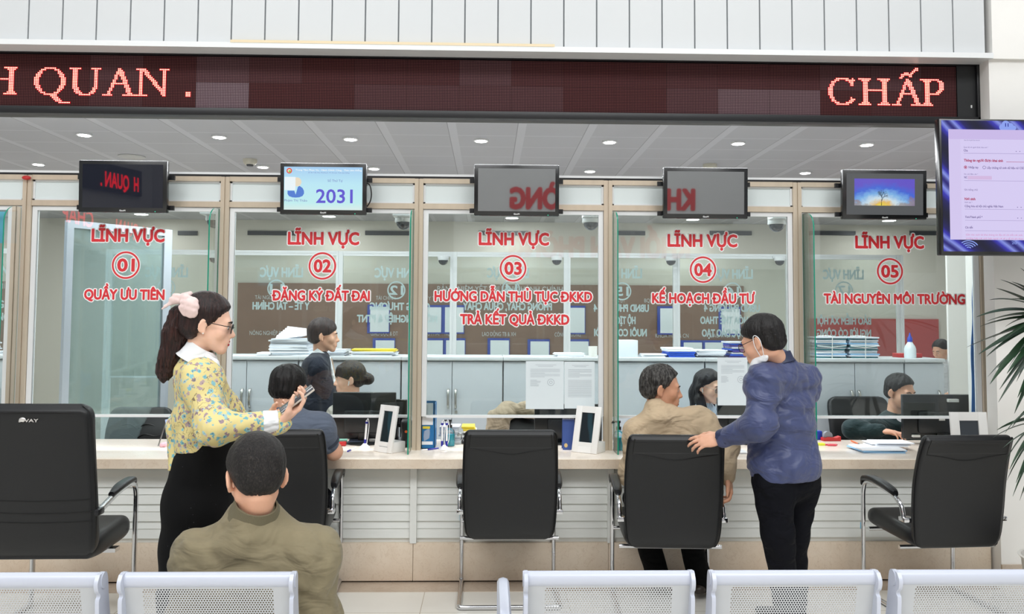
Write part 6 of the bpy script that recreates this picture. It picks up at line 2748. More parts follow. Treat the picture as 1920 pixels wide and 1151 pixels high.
# ------------------------------------------------------------------ the big display on the right
YT = 4.45
pl = at(1759.5, 222, YT)
pb = at(1762, 478, YT)
TW, TH = 1.23, (pl.z - pb.z)
P = Plane((pl.x + TW / 2, YT, (pl.z + pb.z) / 2), (1, .004, 0), (0.004, 0, 1))
tv = thing('wall_display', 'large lit display showing an online form at the right edge', 'screen', (P.c.x, YT, pb.z))
mb = MB()
P.box(mb, -TW / 2, TW / 2, -TH / 2, TH / 2, -.05, 0, bev=.006)
mb.box(P.c.x - .2, P.c.x + .2, YT + .045, 4.95, P.c.z - .15, P.c.z + .15)
mb.build('housing', BEZ, tv)
m, tt, b, out = raw('wallpaper_blue')
nz = tt.new('ShaderNodeTexWave')
nz.inputs['Scale'].default_value = 1.3
nz.inputs['Distortion'].default_value = 3.0
nz.inputs['Detail'].default_value = 2
tt.link(tt.mapping(tt.coord('Object'), rot=(0, .8, 0)), nz.inputs['Vector'])
tt.link(tt.ramp(nz.outputs[0], [(0.0, '#0b0730'), (.45, '#1a1466'), (.72, '#3a36c0'), (.9, '#8f9cf5'), (1.0, '#241a80')]), b.inputs['Emission Color'])
b.inputs['Emission Strength'].default_value = .8
b.inputs['Base Color'].default_value = (.01, .01, .01, 1)
b.inputs['Roughness'].default_value = .12
mb = MB()
P.rect(mb, -TW / 2 + .012, TW / 2 - .012, -TH / 2 + .02, TH / 2 - .01, .001)
sc = mb.build('screen', m, tv, smooth=False)
s_ = pxm(YT)
U = lambda px: -TW / 2 + (px - 1759.5) / s_
V = lambda py: TH / 2 - (py - 222) / s_
mb = MB()
P.rect(mb, U(1777), TW / 2 - .05, V(456), V(243), .002, 0)
P.rect(mb, U(1777), TW / 2 - .05, V(262), V(243), .0024, 7)
P.rect(mb, U(1800), TW / 2 - .1, V(456), V(262), .0026, 8)


def T(s, x0, x1, y, cap, mi, bold=.02):
    P.text(mb, s, U(x0), U(x1), V(y), cap / s_, .0034, mi=mi, bold=bold)


def R_(x0, x1, y0, y1, mi):
    P.rect(mb, U(x0), U(x1), V(y1), V(y0), .0032, mi)


T('Quan hệ với người được khai sinh', 1807, 1838, 265, 2, 2, 0)
T('Quan hệ với người được khai sinh *', 1806, 1854, 279, 2.6, 2, 0)
T('Cha', 1806, 1814, 286, 4.2, 2)
R_(1806, 1990, 289, 289.7, 4)
T('Thông tin người được khai sinh', 1806, 1882.5, 305.5, 4.8, 3, .05)
R_(1889, 1990, 305, 305.7, 3)
ring_mark(mb, P.q(U(1809), V(316.5), .0034), 3.2 / s_, .9 / s_, mi=3)
P.disc(mb, U(1809), V(316.5), 1.6 / s_, .0034, mi=3)
T('Nhập tay', 1815, 1834, 318.5, 4, 2)
ring_mark(mb, P.q(U(1845.5), V(316.5), .0034), 3.2 / s_, .7 / s_, mi=2)
T('Lấy chứng từ sinh dữ liệu từ CSDL', 1851, 1927, 319, 4, 2)
T('Họ, chữ đệm, tên *', 1806, 1833, 331, 2.6, 2, 0)
T('NC', 1806, 1812, 338, 4, 2)
R_(1813, 1860, 333, 340, 6)
R_(1806, 1990, 342, 342.6, 4)
T('Ghi bằng chữ', 1806, 1832, 361.5, 3.4, 2, 0)
T('Nơi sinh', 1806, 1827, 380, 4.8, 3, .05)
T('Sinh tại *', 1806, 1821, 385.5, 2.6, 2, 0)
T('Cộng hòa xã hội chủ nghĩa Việt Nam', 1806, 1881, 393.5, 4, 2)
R_(1806, 1990, 397, 397.6, 4)
T('Tỉnh/Thành phố *', 1806, 1840, 414.5, 4, 2)
R_(1806, 1990, 418.5, 419.1, 4)
T('Chi tiết', 1806, 1821, 434.5, 4, 2)
R_(1806, 1990, 438.5, 439.1, 4)
T('(Ghi chú cách kê khai thông tin địa chỉ chi tiết nơi sinh. Chỉ ghi', 1807, 1934, 448, 3.4, 5, 0)
T('trường hợp nơi sinh bên ngoài cơ sở y tế thì ghi theo địa chỉ', 1807, 1934, 455, 3.4, 5, 0)
for y in (285, 393, 414):
    for x in (1909, 1916):
        mb.face([P.q(U(x - 1.3), V(y - .8), .0034), P.q(U(x), V(y + .9), .0034), P.q(U(x + 1.3), V(y - .8), .0034)][::-1], 2)
# cloud mark above and fan mark below the form
for x, y, r in ((1883, 238, 6), (1890, 233, 8), (1899, 236, 6.5), (1906, 239, 4.5)):
    P.disc(mb, U(x), V(y), r / s_, .0018, mi=9)
R_(1880, 1908, 237, 243, 9)
for x in (1888.5, 1893.5):
    P.rect(mb, U(x), U(x + 1.6), V(242), V(230), .0030, 10)
for q, r in enumerate((6, 11, 16, 21)):
    c0 = P.q(U(1812), V(474), .003)
    n = 16
    pts = [P.q(U(1812) + r / s_ * math.cos(a), V(474) + r / s_ * math.sin(a) * .8, .003) for a in np.linspace(.5, 2.3, n)]
    pts2 = [P.q(U(1812) + (r - 2.2) / s_ * math.cos(a), V(474) + (r - 2.2) / s_ * math.sin(a) * .8, .003) for a in np.linspace(2.3, .5, n)]
    mb.face(pts + pts2, 9)
T('20', 1896, 1906, 464, 5, 9, 0)
mb.build('form_page', [C('form_lilac', '#d9cdf4'), VIO, C('form_text', '#6f5f96'), C('form_red', '#b34468'), C('form_line', '#a79ac8'), C('form_pink', '#d98fc0'), C('form_blot', '#d9bfe6'),
                       C('form_head', '#d0c0ee'), C('form_body', '#dcd2f8'), C('mark_pale', '#93a8f6'), C('mark_dark', '#2a2a90')], sc, smooth=False, recalc=False)

# ------------------------------------------------------------------ cabinets behind the desks
YC0, YC1, ZCB = 6.75, 7.2, 1.25
CABG = mat('cabinet_grey', '#c6ccd2', .4, vary=.015, vscale=3)
CABT = mat('cabinet_top_grey', '#d4d9dc', .35)
cc = [at(p_, 720, YC0).x for p_ in (462, 655, 848, 1037, 1226, 1415, 1603)]
cp = (cc[-1] - cc[0]) / 6
which = ['behind the woman in yellow', 'behind the man in the suit', 'behind the left of counter 03', 'behind the taped notices of counter 03', 'behind the man in beige',
         'behind the man in the windbreaker', 'behind the man in dark green', 'at the right end of the row']
for i in range(8):
    cx_ = cc[0] + cp * i
    w = cp / 2 - .004
    if i == 7:
        w = (at(1772, 720, YC0).x - (cx_ - cp / 2)) / 2 - .004
        cx_ = cx_ - cp / 2 + w + .004
    t = thing('cabinet', 'low grey two-door filing cabinet ' + which[i], 'cabinet', (cx_, (YC0 + YC1) / 2, 0), group='low grey cabinets in a row')
    boxobj('body', (cx_ - w, cx_ + w, YC0 + .02, YC1, .0, ZCB - .03), CABG, t)
    boxobj('top', (cx_ - w - .003, cx_ + w + .003, YC0 - .012, YC1, ZCB - .03, ZCB), CABT, t, bev=.003)
    for sx in (-1, 1):
        if i == 7 and sx == 1:
            continue
        x0_, x1_ = sorted((cx_ + sx * .003, cx_ + sx * (w - .003)))
        d = boxobj('door', (x0_, x1_ if i < 7 else cx_ + w - .003, YC0, YC0 + .02, .08, ZCB - .04) if i < 7 else (cx_ - w + .003, cx_ + w - .003, YC0, YC0 + .02, .08, ZCB - .04), CABG, t)
        mb = MB()
        hx = cx_ + sx * .030 if i < 7 else cx_ + w - .05
        z0 = at(848, 765, YC0).z
        mb.tube(interp([(hx, YC0, z0), (hx, YC0 - .022, z0 + .02), (hx, YC0 - .030, z0 + .07), (hx, YC0 - .022, z0 + .13), (hx, YC0, z0 + .15)], 16), .008, 8, flat=(.7, 1.2))
        mb.build('handle', STEEL, d)
        if sx == 1:
            mb = MB()
            mb.cyl((hx + .005, YC0 - .008, z0 - .03), (hx + .005, YC0 + .002, z0 - .03), .012, n=14)
            mb.build('lock', STEEL, d)


def sheets(label, cat, px0, px1, y_top, y_bot, Y, n, cols, depth=.22, name='paper_stack', seed=1, skew=.012, group=None, z0=None, bow=0.0):
    """a heap of paper: every layer slightly shifted"""
    rg = random.Random(seed)
    a, b_ = at(px0, y_bot, Y), at(px1, y_bot, Y)
    zb_ = z0 if z0 is not None else a.z
    h = (y_bot - y_top) / pxm(Y)
    cx_, w = (a.x + b_.x) / 2, (b_.x - a.x) / 2
    t = thing(name, label, cat, (cx_, Y + depth / 2, zb_), group=group)
    per = h / n
    byc = {}
    for q in range(n):
        c = cols[q % len(cols)] if isinstance(cols, (list, tuple)) else cols
        byc.setdefault(c, []).append(q)
    for c, qs in byc.items():
        mb = MB()
        for q in qs:
            dx, dy, r = rg.uniform(-skew, skew), rg.uniform(-skew, skew) * .8, rg.uniform(-.05, .05)
            ax = Vector((math.cos(r), math.sin(r), bow * rg.uniform(-.5, 1)))
            ax.normalize()
            ay = Vector((-math.sin(r), math.cos(r), 0))
            mb.obox((cx_ + dx, Y + depth / 2 + dy, zb_ + per * (q + .5)), ax, ay, ax.cross(ay), w * rg.uniform(.9, 1), depth / 2 * rg.uniform(.9, 1), per * .44)
        mb.build('sheets', c, t)
    return t


PAP2 = mat('paper_bluish', '#dfe5ee', .7)
PAP3 = mat('paper_grey', '#c9cdd6', .7)
YEL = mat('folder_yellow', '#e6cf3a', .5)
BLF = mat('folder_blue', '#2a56c4', .45)
TEALF = mat('folder_teal', '#2f6f78', .5)
LBL = mat('folder_light_blue', '#8fbfe6', .5)
big_heap = sheets('tall loose heap of white papers on the cabinet left of the suited man', 'papers', 503, 578, 636, 668, 6.8, 12, [PAPER, PAP2], .28, seed=2, skew=.02, z0=ZCB)
t = sheets('thin white papers at the left foot of the tall paper heap', 'papers', 478, 506, 662, 668, 6.8, 3, [PAPER], .2, seed=9, z0=ZCB)
mb = MB()
for q in range(6):
    a0 = at(512 + q * 4, 645 - q * 2, 6.86)
    b0 = at(560 + q * 3, 634 - q * 1, 6.86)
    mb.face([a0, b0, b0 + Vector((-.05, .22, .03 + .005 * q)), a0 + Vector((-.02, .2, .07 + .006 * q))])
mb.build('loose_sheets', PAP2, big_heap, smooth=False)
sheets('low white papers on the cabinet right of the suited man', 'papers', 612, 648, 656, 668, 6.8, 6, [PAPER, PAP3], .24, seed=3, z0=ZCB)
sheets('yellow folders on a low paper pile on the cabinet', 'folders', 656, 741, 655, 668, 6.8, 6, [PAP2, PAPER, PAP3, PAPER, YEL, YEL], .25, name='folder_stack', seed=4, z0=ZCB)
sheets('flat white papers on the cabinet behind the notices of counter 03', 'papers', 1043, 1098, 661, 668, 6.8, 4, [PAPER, PAP2], .22, seed=5, z0=ZCB)
sheets('white papers lying on a blue binder on the cabinet at counter 04', 'binder', 1250, 1305, 653, 671, 6.8, 5, [BLF, BLF, BLF, PAPER, PAPER], .25, name='blue_binder', seed=6, z0=ZCB)
sheets('flat white sheets left of the blue binder on the cabinet', 'papers', 1204, 1250, 664, 670, 6.8, 3, [PAPER], .2, seed=16, z0=ZCB)
sheets('dark and white papers right of the blue binder on the cabinet', 'papers', 1308, 1364, 657, 671, 6.8, 6, [mat('folder_dark', '#3b3d46', .5), PAPER, PAP3, PAPER, PAP2, PAPER], .24, seed=7, z0=ZCB)
sheets('purple and blue folders on the cabinet beside the windbreaker man', 'folders', 1370, 1404, 640, 670, 6.8, 9, [mat('folder_purple', '#4b3f8f', .5), BLF, PAP3], .24, name='folder_stack', seed=8, z0=ZCB)
boxx = tag(boxobj('white_box', (at(1155, 668, 6.8).x, at(1197, 668, 6.8).x, 6.82, 7.05, ZCB, at(1170, 638, 6.8).z), mat('pale_box', '#dfe6ec', .6), bev=.003),
           'plain pale box standing on the cabinet at the left of counter 04', 'box')
for (x0_, x1_, wd_, sd) in ((1530, 1589, 'left bundle of tied files on the cabinet of counter 05', 11), (1594, 1650, 'right bundle of tied files on the cabinet of counter 05', 12)):
    t = sheets(wd_, 'files', x0_, x1_, 631, 671, 6.8, 14, [TEALF, PAP2, LBL, PAPER, PAP3, TEALF, PAP2], .26, name='file_bundle', seed=sd, skew=.008, z0=ZCB, group='tied file bundles')
    a = at((x0_ + x1_) / 2, 650, 6.79)
    mb = MB()
    h = 41 / pxm(6.8)
    mb.tube([(a.x, 6.785, ZCB), (a.x + .004, 6.783, ZCB + h), (a.x, 6.9, ZCB + h + .004), (a.x, 7.07, ZCB + h)], .003, 6)
    mb.tube([(a.x - .12, 6.785, ZCB + h * .55), (a.x, 6.782, ZCB + h * .5), (a.x + .12, 6.785, ZCB + h * .57)], .003, 6)
    mb.build('string', mat('string_white', '#e8e6e0', .8), t)
p = at(1709, 671, 6.85)
t = thing('glue_bottle', 'white glue bottle with a blue pointed cap on the cabinet', 'bottle', (p.x, 6.87, ZCB))
mb = MB()
mb.lathe((p.x, 6.87, ZCB), [(.045, 0), (.047, .01), (.047, .075), (.038, .10), (.022, .125), (.018, .135)], 20)
mb.build('body', mat('bottle_white', '#e3eef2', .35), t)
mb = MB()
mb.lathe((p.x, 6.87, ZCB + .134), [(.021, 0), (.020, .03), (.009, .05), (.004, .075)], 16)
mb.build('cap', mat('cap_blue', '#2340b8', .35), t)
p = at(1718, 671, 6.82)
t = tag(boxobj('red_box', (p.x - .09, p.x + .11, 6.93, 7.05, ZCB, ZCB + .035), mat('red_plastic', '#c22a2a', .4), bev=.004), 'flat red box lying behind the glue bottle', 'box')
p = at(1113, 668, 6.85)
t = thing('mug', 'small white printed mug on the cabinet near the notices', 'mug', (p.x, 6.9, ZCB))
mb = MB()
mb.lathe((p.x, 6.9, ZCB), [(.032, 0), (.036, .01), (.038, .085), (.035, .085), (.033, .02)], 20)
mb.build('body', mat('mug_white', '#e6e3dc', .3), t)

# ------------------------------------------------------------------ dome cameras
DOMEW = mat('camera_white', '#e9ebec', .35)
DOMES = mat('smoked_dome', '#30343c', .08, spec=.8)


def dome(px_, py_, Y, r, label, back):
    p = at(px_, py_, Y)
    t = thing('dome_camera', label, 'security camera', (p.x, Y, p.z), group='dome cameras on the glass frames')
    mb = MB()
    mb.lathe((p.x, Y, p.z), [(r * 1.1, 0), (r * 1.15, .006), (r * 1.1, .035), (r * .95, .045)], 24)
    mb.box(p.x - r * 1.2, p.x + r * 1.2, min(Y, back), max(Y, back), p.z + .03, p.z + .05)
    mb.build('housing', DOMEW, t)
    mb = MB()
    mb.lathe((p.x, Y, p.z), [(r * .98 * math.cos(a), -r * .98 * math.sin(a)) for a in np.linspace(0, PI / 2, 9)], 20)
    mb.build('dome', DOMES, t)


for px_, py_, wd_ in ((403, 414, 'counters 01 and 02'), (757, 417, 'counters 02 and 03'), (1108, 418, 'counters 03 and 04'), (1456, 421, 'counters 04 and 05')):
    dome(px_, py_, 5.42, .05, 'white dome camera behind the glass at the post between ' + wd_, YG + .028)
for px_, py_, wd_ in ((402, 484, 'behind the words of counter 01'), (831, 488, 'left of the number 03'), (1044, 488, 'right of the number 03'), (1258, 489, 'left of the number 04'),
                      (1462, 489, 'left of counter 05')):
    dome(px_, py_, YF - .07, .05, 'small dome camera on the far glass frame ' + wd_, YF - .022)

# ------------------------------------------------------------------ desk screens
MONB = mat('monitor_back', '#16191b', .3)
STK = mat('sticker_white', '#e4e4e0', .6)


def desk_monitor(label, px0, px1, py0, py1, Y, rz=0.0, stickers=(), vents=True):
    a, b_ = at(px0, py0, Y), at(px1, py1, Y)
    cx_, w = (a.x + b_.x) / 2, (b_.x - a.x) / 2
    zt_, zb_ = a.z, b_.z
    t = thing('desk_monitor', label, 'monitor', (cx_, Y, HC), rz, 'desk monitors on the counter')
    hh = (zt_ - zb_) / 2
    zc = (zt_ + zb_) / 2 - HC
    mb = MB()
    mb.box(-w, w, -.02, .015, zc - hh, zc + hh, bev=.006)
    sh_ = mb.build('shell', MONB, t, world=False)
    mb = MB()
    mb.box(-w * .62, w * .62, -.042, -.019, zc - hh * .75, zc + hh * .25, bev=.012)
    if vents:
        for q in range(12):
            x = -w * .5 + q * w * .085
            mb.box(x, x + w * .04, -.0435, -.041, zc + hh * .12, zc + hh * .17)
    mb.build('rear_bulge', mat('monitor_bulge', '#1d2124', .4), t, world=False)
    mb = MB()
    mb.box(-w * .95, w * .95, .0152, .017, zc - hh * .92, zc + hh * .94)
    mb.build('screen', SCRD, t, world=False)
    mb = MB()
    mb.box(-.035, .035, -.035, -.010, .01, zc, bev=.004)
    mb.build('stand_neck', MONB, t, world=False)
    mb = MB()
    mb.lathe((0, -.01, 0), [(.115, 0.001), (.115, .008), (.10, .014), (.04, .016)], 28)
    mb.build('stand_base', MONB, t, world=False)
    for u, v, sw_, sh2 in stickers:
        mb = MB()
        mb.box(u * w - sw_, u * w + sw_, -.0455, -.019, zc + v * hh - sh2, zc + v * hh + sh2)
        mb.build('sticker', STK, t, world=False)
    return t


desk_monitor('black desk monitor seen from behind in front of the bun woman', 625, 742, 735, 822, 5.55, 0.0, ((.62, -.40, .026, .007), (.58, -.62, .02, .007)))
desk_monitor('smaller black desk monitor turned aside behind the first white frame', 716, 768, 748, 800, 5.64, math.radians(-28))
desk_monitor('black desk monitor under the taped notices of counter 03', 1002, 1128, 757, 832, 5.56, 0.0, ((-.05, -.30, .025, .007),))
desk_monitor('black desk monitor hiding the young woman behind counter 04', 1344, 1442, 745, 826, 5.60, 0.0)
desk_monitor('black desk monitor seen from behind at counter 05', 1690, 1832, 739, 822, 5.58, 0.0, ((.30, .74, .035, .010), (-.02, -.10, .02, .008), (-.70, -.86, .024, .007)))

# ------------------------------------------------------------------ white picture frames on the counter
FRW = mat('frame_white', '#f2f1ee', .4)


def picture_frame(label, pxl, pyl, pxr, pyr, H, lean, img, Y=None):
    a, b_ = (atz(pxl, pyl, HC), atz(pxr, pyr, HC)) if Y is None else (at(pxl, pyl, Y), at(pxr, pyr, Y))
    a.z = b_.z = HC
    ex = (b_ - a)
    ex.z = 0
    w = ex.length
    ex.normalize()
    n = Vector((ex.y, -ex.x, 0))                # faces the public
    if n.y > 0:
        n = -n
    up = (Vector((0, 0, 1)) * math.cos(lean) - n * math.sin(lean))
    ct = (a + b_) / 2
    t = thing('picture_frame', label, 'picture frame', ct, group='white picture frames on the counter')
    P = Plane(ct + up * (H / 2 + .002), ex, up)
    if P.n.dot(n) < 0:
        P.n = -P.n
    mb = MB()
    b = w * .24
    W_, H_ = w / 2, H / 2
    P.box(mb, -W_, -W_ + b, -H_, H_, -.016, 0, bev=.002)
    P.box(mb, W_ - b, W_, -H_, H_, -.016, 0, bev=.002)
    P.box(mb, -W_ + b, W_ - b, H_ - b * .95, H_, -.016, -.0005)
    P.box(mb, -W_ + b, W_ - b, -H_, -H_ + b * .9, -.016, -.0005)
    mb.build('frame', FRW, t)
    mb = MB()
    P.box(mb, -W_ + b - .001, W_ - b + .001, -H_ + b * .85, H_ - b * .9, -.014, -.008)
    mb.build('picture', img, t)
    mb = MB()
    c = ct - n * .07
    mb.obox(c + Vector((0, 0, .032)), ex, n, Vector((0, 0, 1)), w / 2 - .004, .055, .031, bev=.002)
    mb.build('foot', FRW, t)
    return t


def pic_mat(name, c1, c2):
    m, tt, b, out = raw(name)
    w = tt.new('ShaderNodeTexWave')
    w.inputs['Scale'].default_value = 3.2
    w.inputs['Distortion'].default_value = 6
    tt.link(tt.coord('Object'), w.inputs['Vector'])
    tt.link(tt.ramp(w.outputs[0], [(.55, c1), (.9, c2)]), b.inputs['Base Color'])
    b.inputs['Roughness'].default_value = .08
    return m


PIC = pic_mat('dark_display', '#0d1a20', '#1c3a44')
picture_frame('white frame turned far left on the counter beside the scanner', 700, 846, 732, 851, .285, math.radians(11), PIC)
picture_frame('white frame on the counter beside the blue calendar', 1071, 847, 1118, 852, .285, math.radians(14), PIC)
picture_frame('white frame facing front on the counter at the right end', 1788, 852, 1857, 852, .27, math.radians(6), mat('slate_picture', '#3b4046', .15), Y=4.958)

# ------------------------------------------------------------------ small things on the counter
CLR = glass_mat('clear_plastic', '#eef6f8', .9)
AQUA = mat('aqua_gel', '#2cc6dc', .15, spec=.6)


def pump_bottle(label, px_, py_, s=1.0):
    p = atz(px_, py_, HC)
    t = thing('pump_bottle', label, 'bottle', p)
    z = HC
    mb = MB()
    mb.lathe((p.x, p.y, z), [(.034 * s, .001), (.036 * s, .006), (.036 * s, .095 * s), (.030 * s, .112 * s), (.016 * s, .122 * s), (.015 * s, .13 * s)], 22)
    mb.build('bottle', CLR, t)
    mb = MB()
    mb.lathe((p.x, p.y, z), [(.0325 * s, .004), (.034 * s, .009), (.034 * s, .082 * s)], 22)
    mb.build('gel', AQUA, t)
    mb = MB()
    mb.lathe((p.x, p.y, z + .128 * s), [(.017 * s, 0), (.017 * s, .018 * s), (.008 * s, .020 * s), (.008 * s, .040 * s), (.013 * s, .041 * s), (.013 * s, .054 * s)], 16)
    mb.tube([(p.x, p.y, z + .177 * s), (p.x - .036 * s, p.y - .006, z + .177 * s), (p.x - .042 * s, p.y - .007, z + .168 * s)], .006 * s, 8)
    mb.build('pump', BLACKP, t)
    return t


pump_bottle('clear pump bottle of blue gel on the counter by the man in beige', 1160, 844)
pump_bottle('small pump bottle of blue gel behind the white pens at counter 03', 843, 836, .92)

PENW = mat('pen_white', '#f4f4f6', .35)
PENB = mat('pen_blue', '#2a2c9a', .35)


def pen_stand(label, px_, py_, pens, lean):
    p = atz(px_, py_, HC)
    t = thing('pen_stand', label, 'pen stand', p)
    mb = MB()
    mb.lathe((p.x, p.y, HC), [(.034, .001), (.032, .008), (.018, .020), (.010, .03)], 20)
    mb.build('base', PENW, t)
    for dx in pens:
        o = Vector((p.x + dx, p.y, HC + .022))
        d = Vector((lean, .05, 1)).normalized()
        mb = MB()
        mb.cyl(o + d * .03, o + d * .15, .0062, n=12)
        pen = mb.build('pen', PENW, t)
        mb = MB()
        mb.cyl(o, o + d * .032, .0072, n=12)
        mb.cyl(o + d * .13, o + d * .142, .0085, n=12)
        mb.build('grip', PENB, pen)
        mb = MB()
        mb.tube(interp([tuple(o + d * .15), tuple(o + d * .16 + Vector((.008, 0, 0))), tuple(o + d * .12 + Vector((.017, -.003, 0))), tuple(o + d * .04 + Vector((.014, -.003, 0))), (p.x + .01, p.y, HC + .016)], 20), .0022, 6)
        mb.build('cord', PENW, pen)
    return t


pen_stand('white and blue counter pen upright in its stand left of the white frame', 684, 840, (0,), .06)
pen_stand('pair of white and blue counter pens at counter 03', 833, 843, (-.014, .014), 0.0)


def loose_pen(label, px0, py0, px1, py1, m1, m2):
    a, b_ = atz(px0, py0, HC + .005), atz(px1, py1, HC + .005)
    t = thing('pen', label, 'pen', (a + b_) / 2)
    c = a.lerp(b_, .68)
    mb = MB()
    mb.cyl(a, c, .0046, n=10)
    mb.build('barrel', m1, t)
    mb = MB()
    mb.cyl(c, b_, .0052, n=10)
    mb.build('cap', m2, t)


loose_pen('pen with a blue cap lying on the counter beside the elbow', 667, 839, 652, 846, PENW, PENB)
loose_pen('blue pen lying below the blue file box', 822, 840, 791, 844, PENB, PENW)
REDP = mat('red_plastic', '#c22a2a', .4)
p0 = atz(642, 836, HC)
t = tag(boxobj('red_stapler', (p0.x - .022, p0.x + .022, p0.y - .01, p0.y + .03, HC, HC + .026), REDP, bev=.006), 'small red stapler on the counter beside the elbow', 'stapler')
p0 = atz(640, 832, HC)
mb = MB()
mb.face([(p0.x - .05, p0.y + .04, HC + .004), (p0.x + .03, p0.y + .036, HC + .003), (p0.x + .03, p0.y + .08, HC + .045), (p0.x - .05, p0.y + .08, HC + .045)])
tag(mb.build('note_pad', mat('mint_paper', '#a5e8cf', .7), smooth=False), 'mint green note propped behind the red stapler', 'note')
p0 = atz(668, 833, HC)
t = thing('desk_phone', 'flat grey device with buttons lying before the monitor at counter 02', 'phone', p0)
mb = MB()
mb.obox(p0 + Vector((0, .04, .014)), Vector((1, 0, 0)), Vector((0, .97, .2)), Vector((0, -.2, .97)), .055, .045, .010, bev=.005)
mb.build('body', mat('device_grey', '#5b6276', .4), t)
# scanner with an orange lamp
p0 = atz(763, 837, HC)
t = thing('scanner', 'black upright scanner with an orange button beside the white frame', 'scanner', p0)
mb = MB()
slab(mb, [(Vector((p0.x + dx, p0.y + dy, HC + z)), w, h, EX, Vector((0, 1, 0)), .018) for z, w, h, dx, dy in
          interp([(.001, .050, .04, .005, 0), (.02, .050, .04, .005, 0), (.06, .035, .03, 0, .0), (.12, .036, .03, -.004, 0), (.155, .036, .028, -.004, .002), (.172, .028, .02, -.004, .004)], 20)], 5)
mb.build('body', BLACKP, t)
mb = MB()
mb.cyl((p0.x - .004, p0.y - .032, HC + .098), (p0.x - .004, p0.y - .028, HC + .098), .0085, n=16)
mb.build('button', mat('orange_button', '#ef6a2a', .4), t)
# blue file box
p0 = atz(802, 842, HC)
t = thing('file_box', 'blue cardboard file box with a white card, standing left in counter 03', 'file box', p0 + Vector((0, .06, 0)))
zt_ = at(800, 751, p0.y + .02).z
mb = MB()
x0_, x1_ = p0.x - .042, p0.x + .042
y0_, y1_ = p0.y + .012, p0.y + .20
mb.box(x0_, x1_, y0_, y0_ + .004, HC, zt_)
mb.box(x0_, x0_ + .004, y0_, y1_, HC, zt_ - .02)
mb.box(x1_ - .004, x1_, y0_, y1_, HC, zt_ - .02)
mb.box(x0_, x1_, y1_ - .004, y1_, HC, zt_ - .02)
mb.box(x0_, x1_, y0_, y1_, HC, HC + .005)
mb.build('box', mat('box_blue', '#1f6fa8', .45), t)
mb = MB()
mb.box(x0_ + .004, x1_ - .012, y0_ - .002, y0_, zt_ - .15, zt_ - .014)
mb.build('card', PAPER, t)
mb = MB()
mb.box(x0_ + .008, x1_ - .03, y0_ - .002, y0_, HC + .125, HC + .14, mi=1)
for q in range(9):
    mb.obox((x0_ + .034 + q * .000, y0_ - .001, HC + .06 + q * .007), Vector((.8, 0, .5)).normalized(), Vector((0, 1, 0)), Vector((-.5, 0, .8)).normalized(), .024 - .0012 * abs(q - 4), .001, .0012)
mb.box(x0_ + .004, x1_ - .012, y0_ - .0015, y0_, HC + .026, HC + .046, mi=2)
mb.build('print', [PAP2, YEL, PAPER], t)
p1 = atz(799, 840, HC)
mb = MB()
for dx, dz in ((-.012, .008), (.006, .01), (.022, .008)):
    mb.ball((p1.x + dx, p1.y - .004, HC + dz), (.014, .010, dz), 10)
tag(mb.build('red_clips', REDP), 'little heap of red clips before the blue file box', 'clips')
sheets('untidy white papers beside the white pens at counter 03', 'papers', 824, 862, 800, 832, 5.50, 9, [PAPER, PAP2, PAP3], .17, seed=20, skew=.012, z0=HC)
sheets('yellow folders on dark trays behind the counter pens', 'folders', 866, 892, 797, 828, 5.52, 8, [DARKGREY, PAP3, YEL, PAPER, DARKGREY, PAPER, YEL, YEL], .18, name='folder_stack', seed=21, skew=.008, z0=HC)
# calendar
p0 = atz(1066, 844, HC)
t = thing('desk_calendar', 'dark blue spiral desk calendar beside the white frame', 'calendar', p0)
zt_ = at(1066, 786, p0.y + .03).z
mb = MB()
mb.prism([(p0.x - .035, p0.y + .01, HC), (p0.x - .035, p0.y + .045, zt_), (p0.x - .035, p0.y + .049, zt_), (p0.x - .035, p0.y + .09, HC), (p0.x - .035, p0.y + .085, HC), (p0.x - .035, p0.y + .046, zt_ - .01), (p0.x - .035, p0.y + .015, HC)], (.075, 0, 0))
mb.build('cover', mat('calendar_blue', '#2e4a8c', .5), t)
mb = MB()
for q in range(9):
    c = Vector((p0.x - .03 + q * .0082, p0.y + .047, zt_))
    mb.tube([c + Vector((0, .006 * math.cos(a), .006 * math.sin(a))) for a in np.linspace(0, 2 * PI, 9)], .0012, 5)
mb.build('spiral', STEEL, t)
mb = MB()
f_ = lambda z: p0.y + .01 + .035 * (z - HC) / (zt_ - HC) - .0015
mb.face([(p0.x - .015 + .011 * math.cos(a), f_(HC + .028 + .013 * math.sin(a)), HC + .028 + .013 * math.sin(a)) for a in np.linspace(0, 2 * PI, 17)[:-1]])
mb.build('emblem', mat('emblem_gold', '#cdb27a', .4), t, smooth=False)

# counter 05 clutter
p0 = atz(1560, 828, HC)
t = thing('tape_dispenser', 'red tape dispenser on the counter left of the blue papers', 'tape dispenser', p0 + Vector((0, .05, 0)))
mb = MB()
mb.prism([(p0.x - .05, p0.y + .02, HC), (p0.x + .07, p0.y + .02, HC), (p0.x + .07, p0.y + .02, HC + .032), (p0.x + .04, p0.y + .02, HC + .022), (p0.x - .01, p0.y + .02, HC + .028), (p0.x - .05, p0.y + .02, HC + .02)], (0, .05, 0))
mb.build('body', REDP, t)
mb = MB()
mb.cyl((p0.x - .012, p0.y + .03, HC + .034), (p0.x - .012, p0.y + .06, HC + .034), .03, n=24)
mb.build('roll', mat('tape_clear_grey', '#8b9099', .25), t)
p1 = atz(1566, 836, HC)
mb = MB()
mb.tube([(p1.x - .05, p1.y, HC + .005), (p1.x, p1.y - .01, HC + .005), (p1.x + .02, p1.y + .02, HC + .005), (p1.x - .02, p1.y + .03, HC + .005), (p1.x - .06, p1.y + .02, HC + .005)], .005, 8)
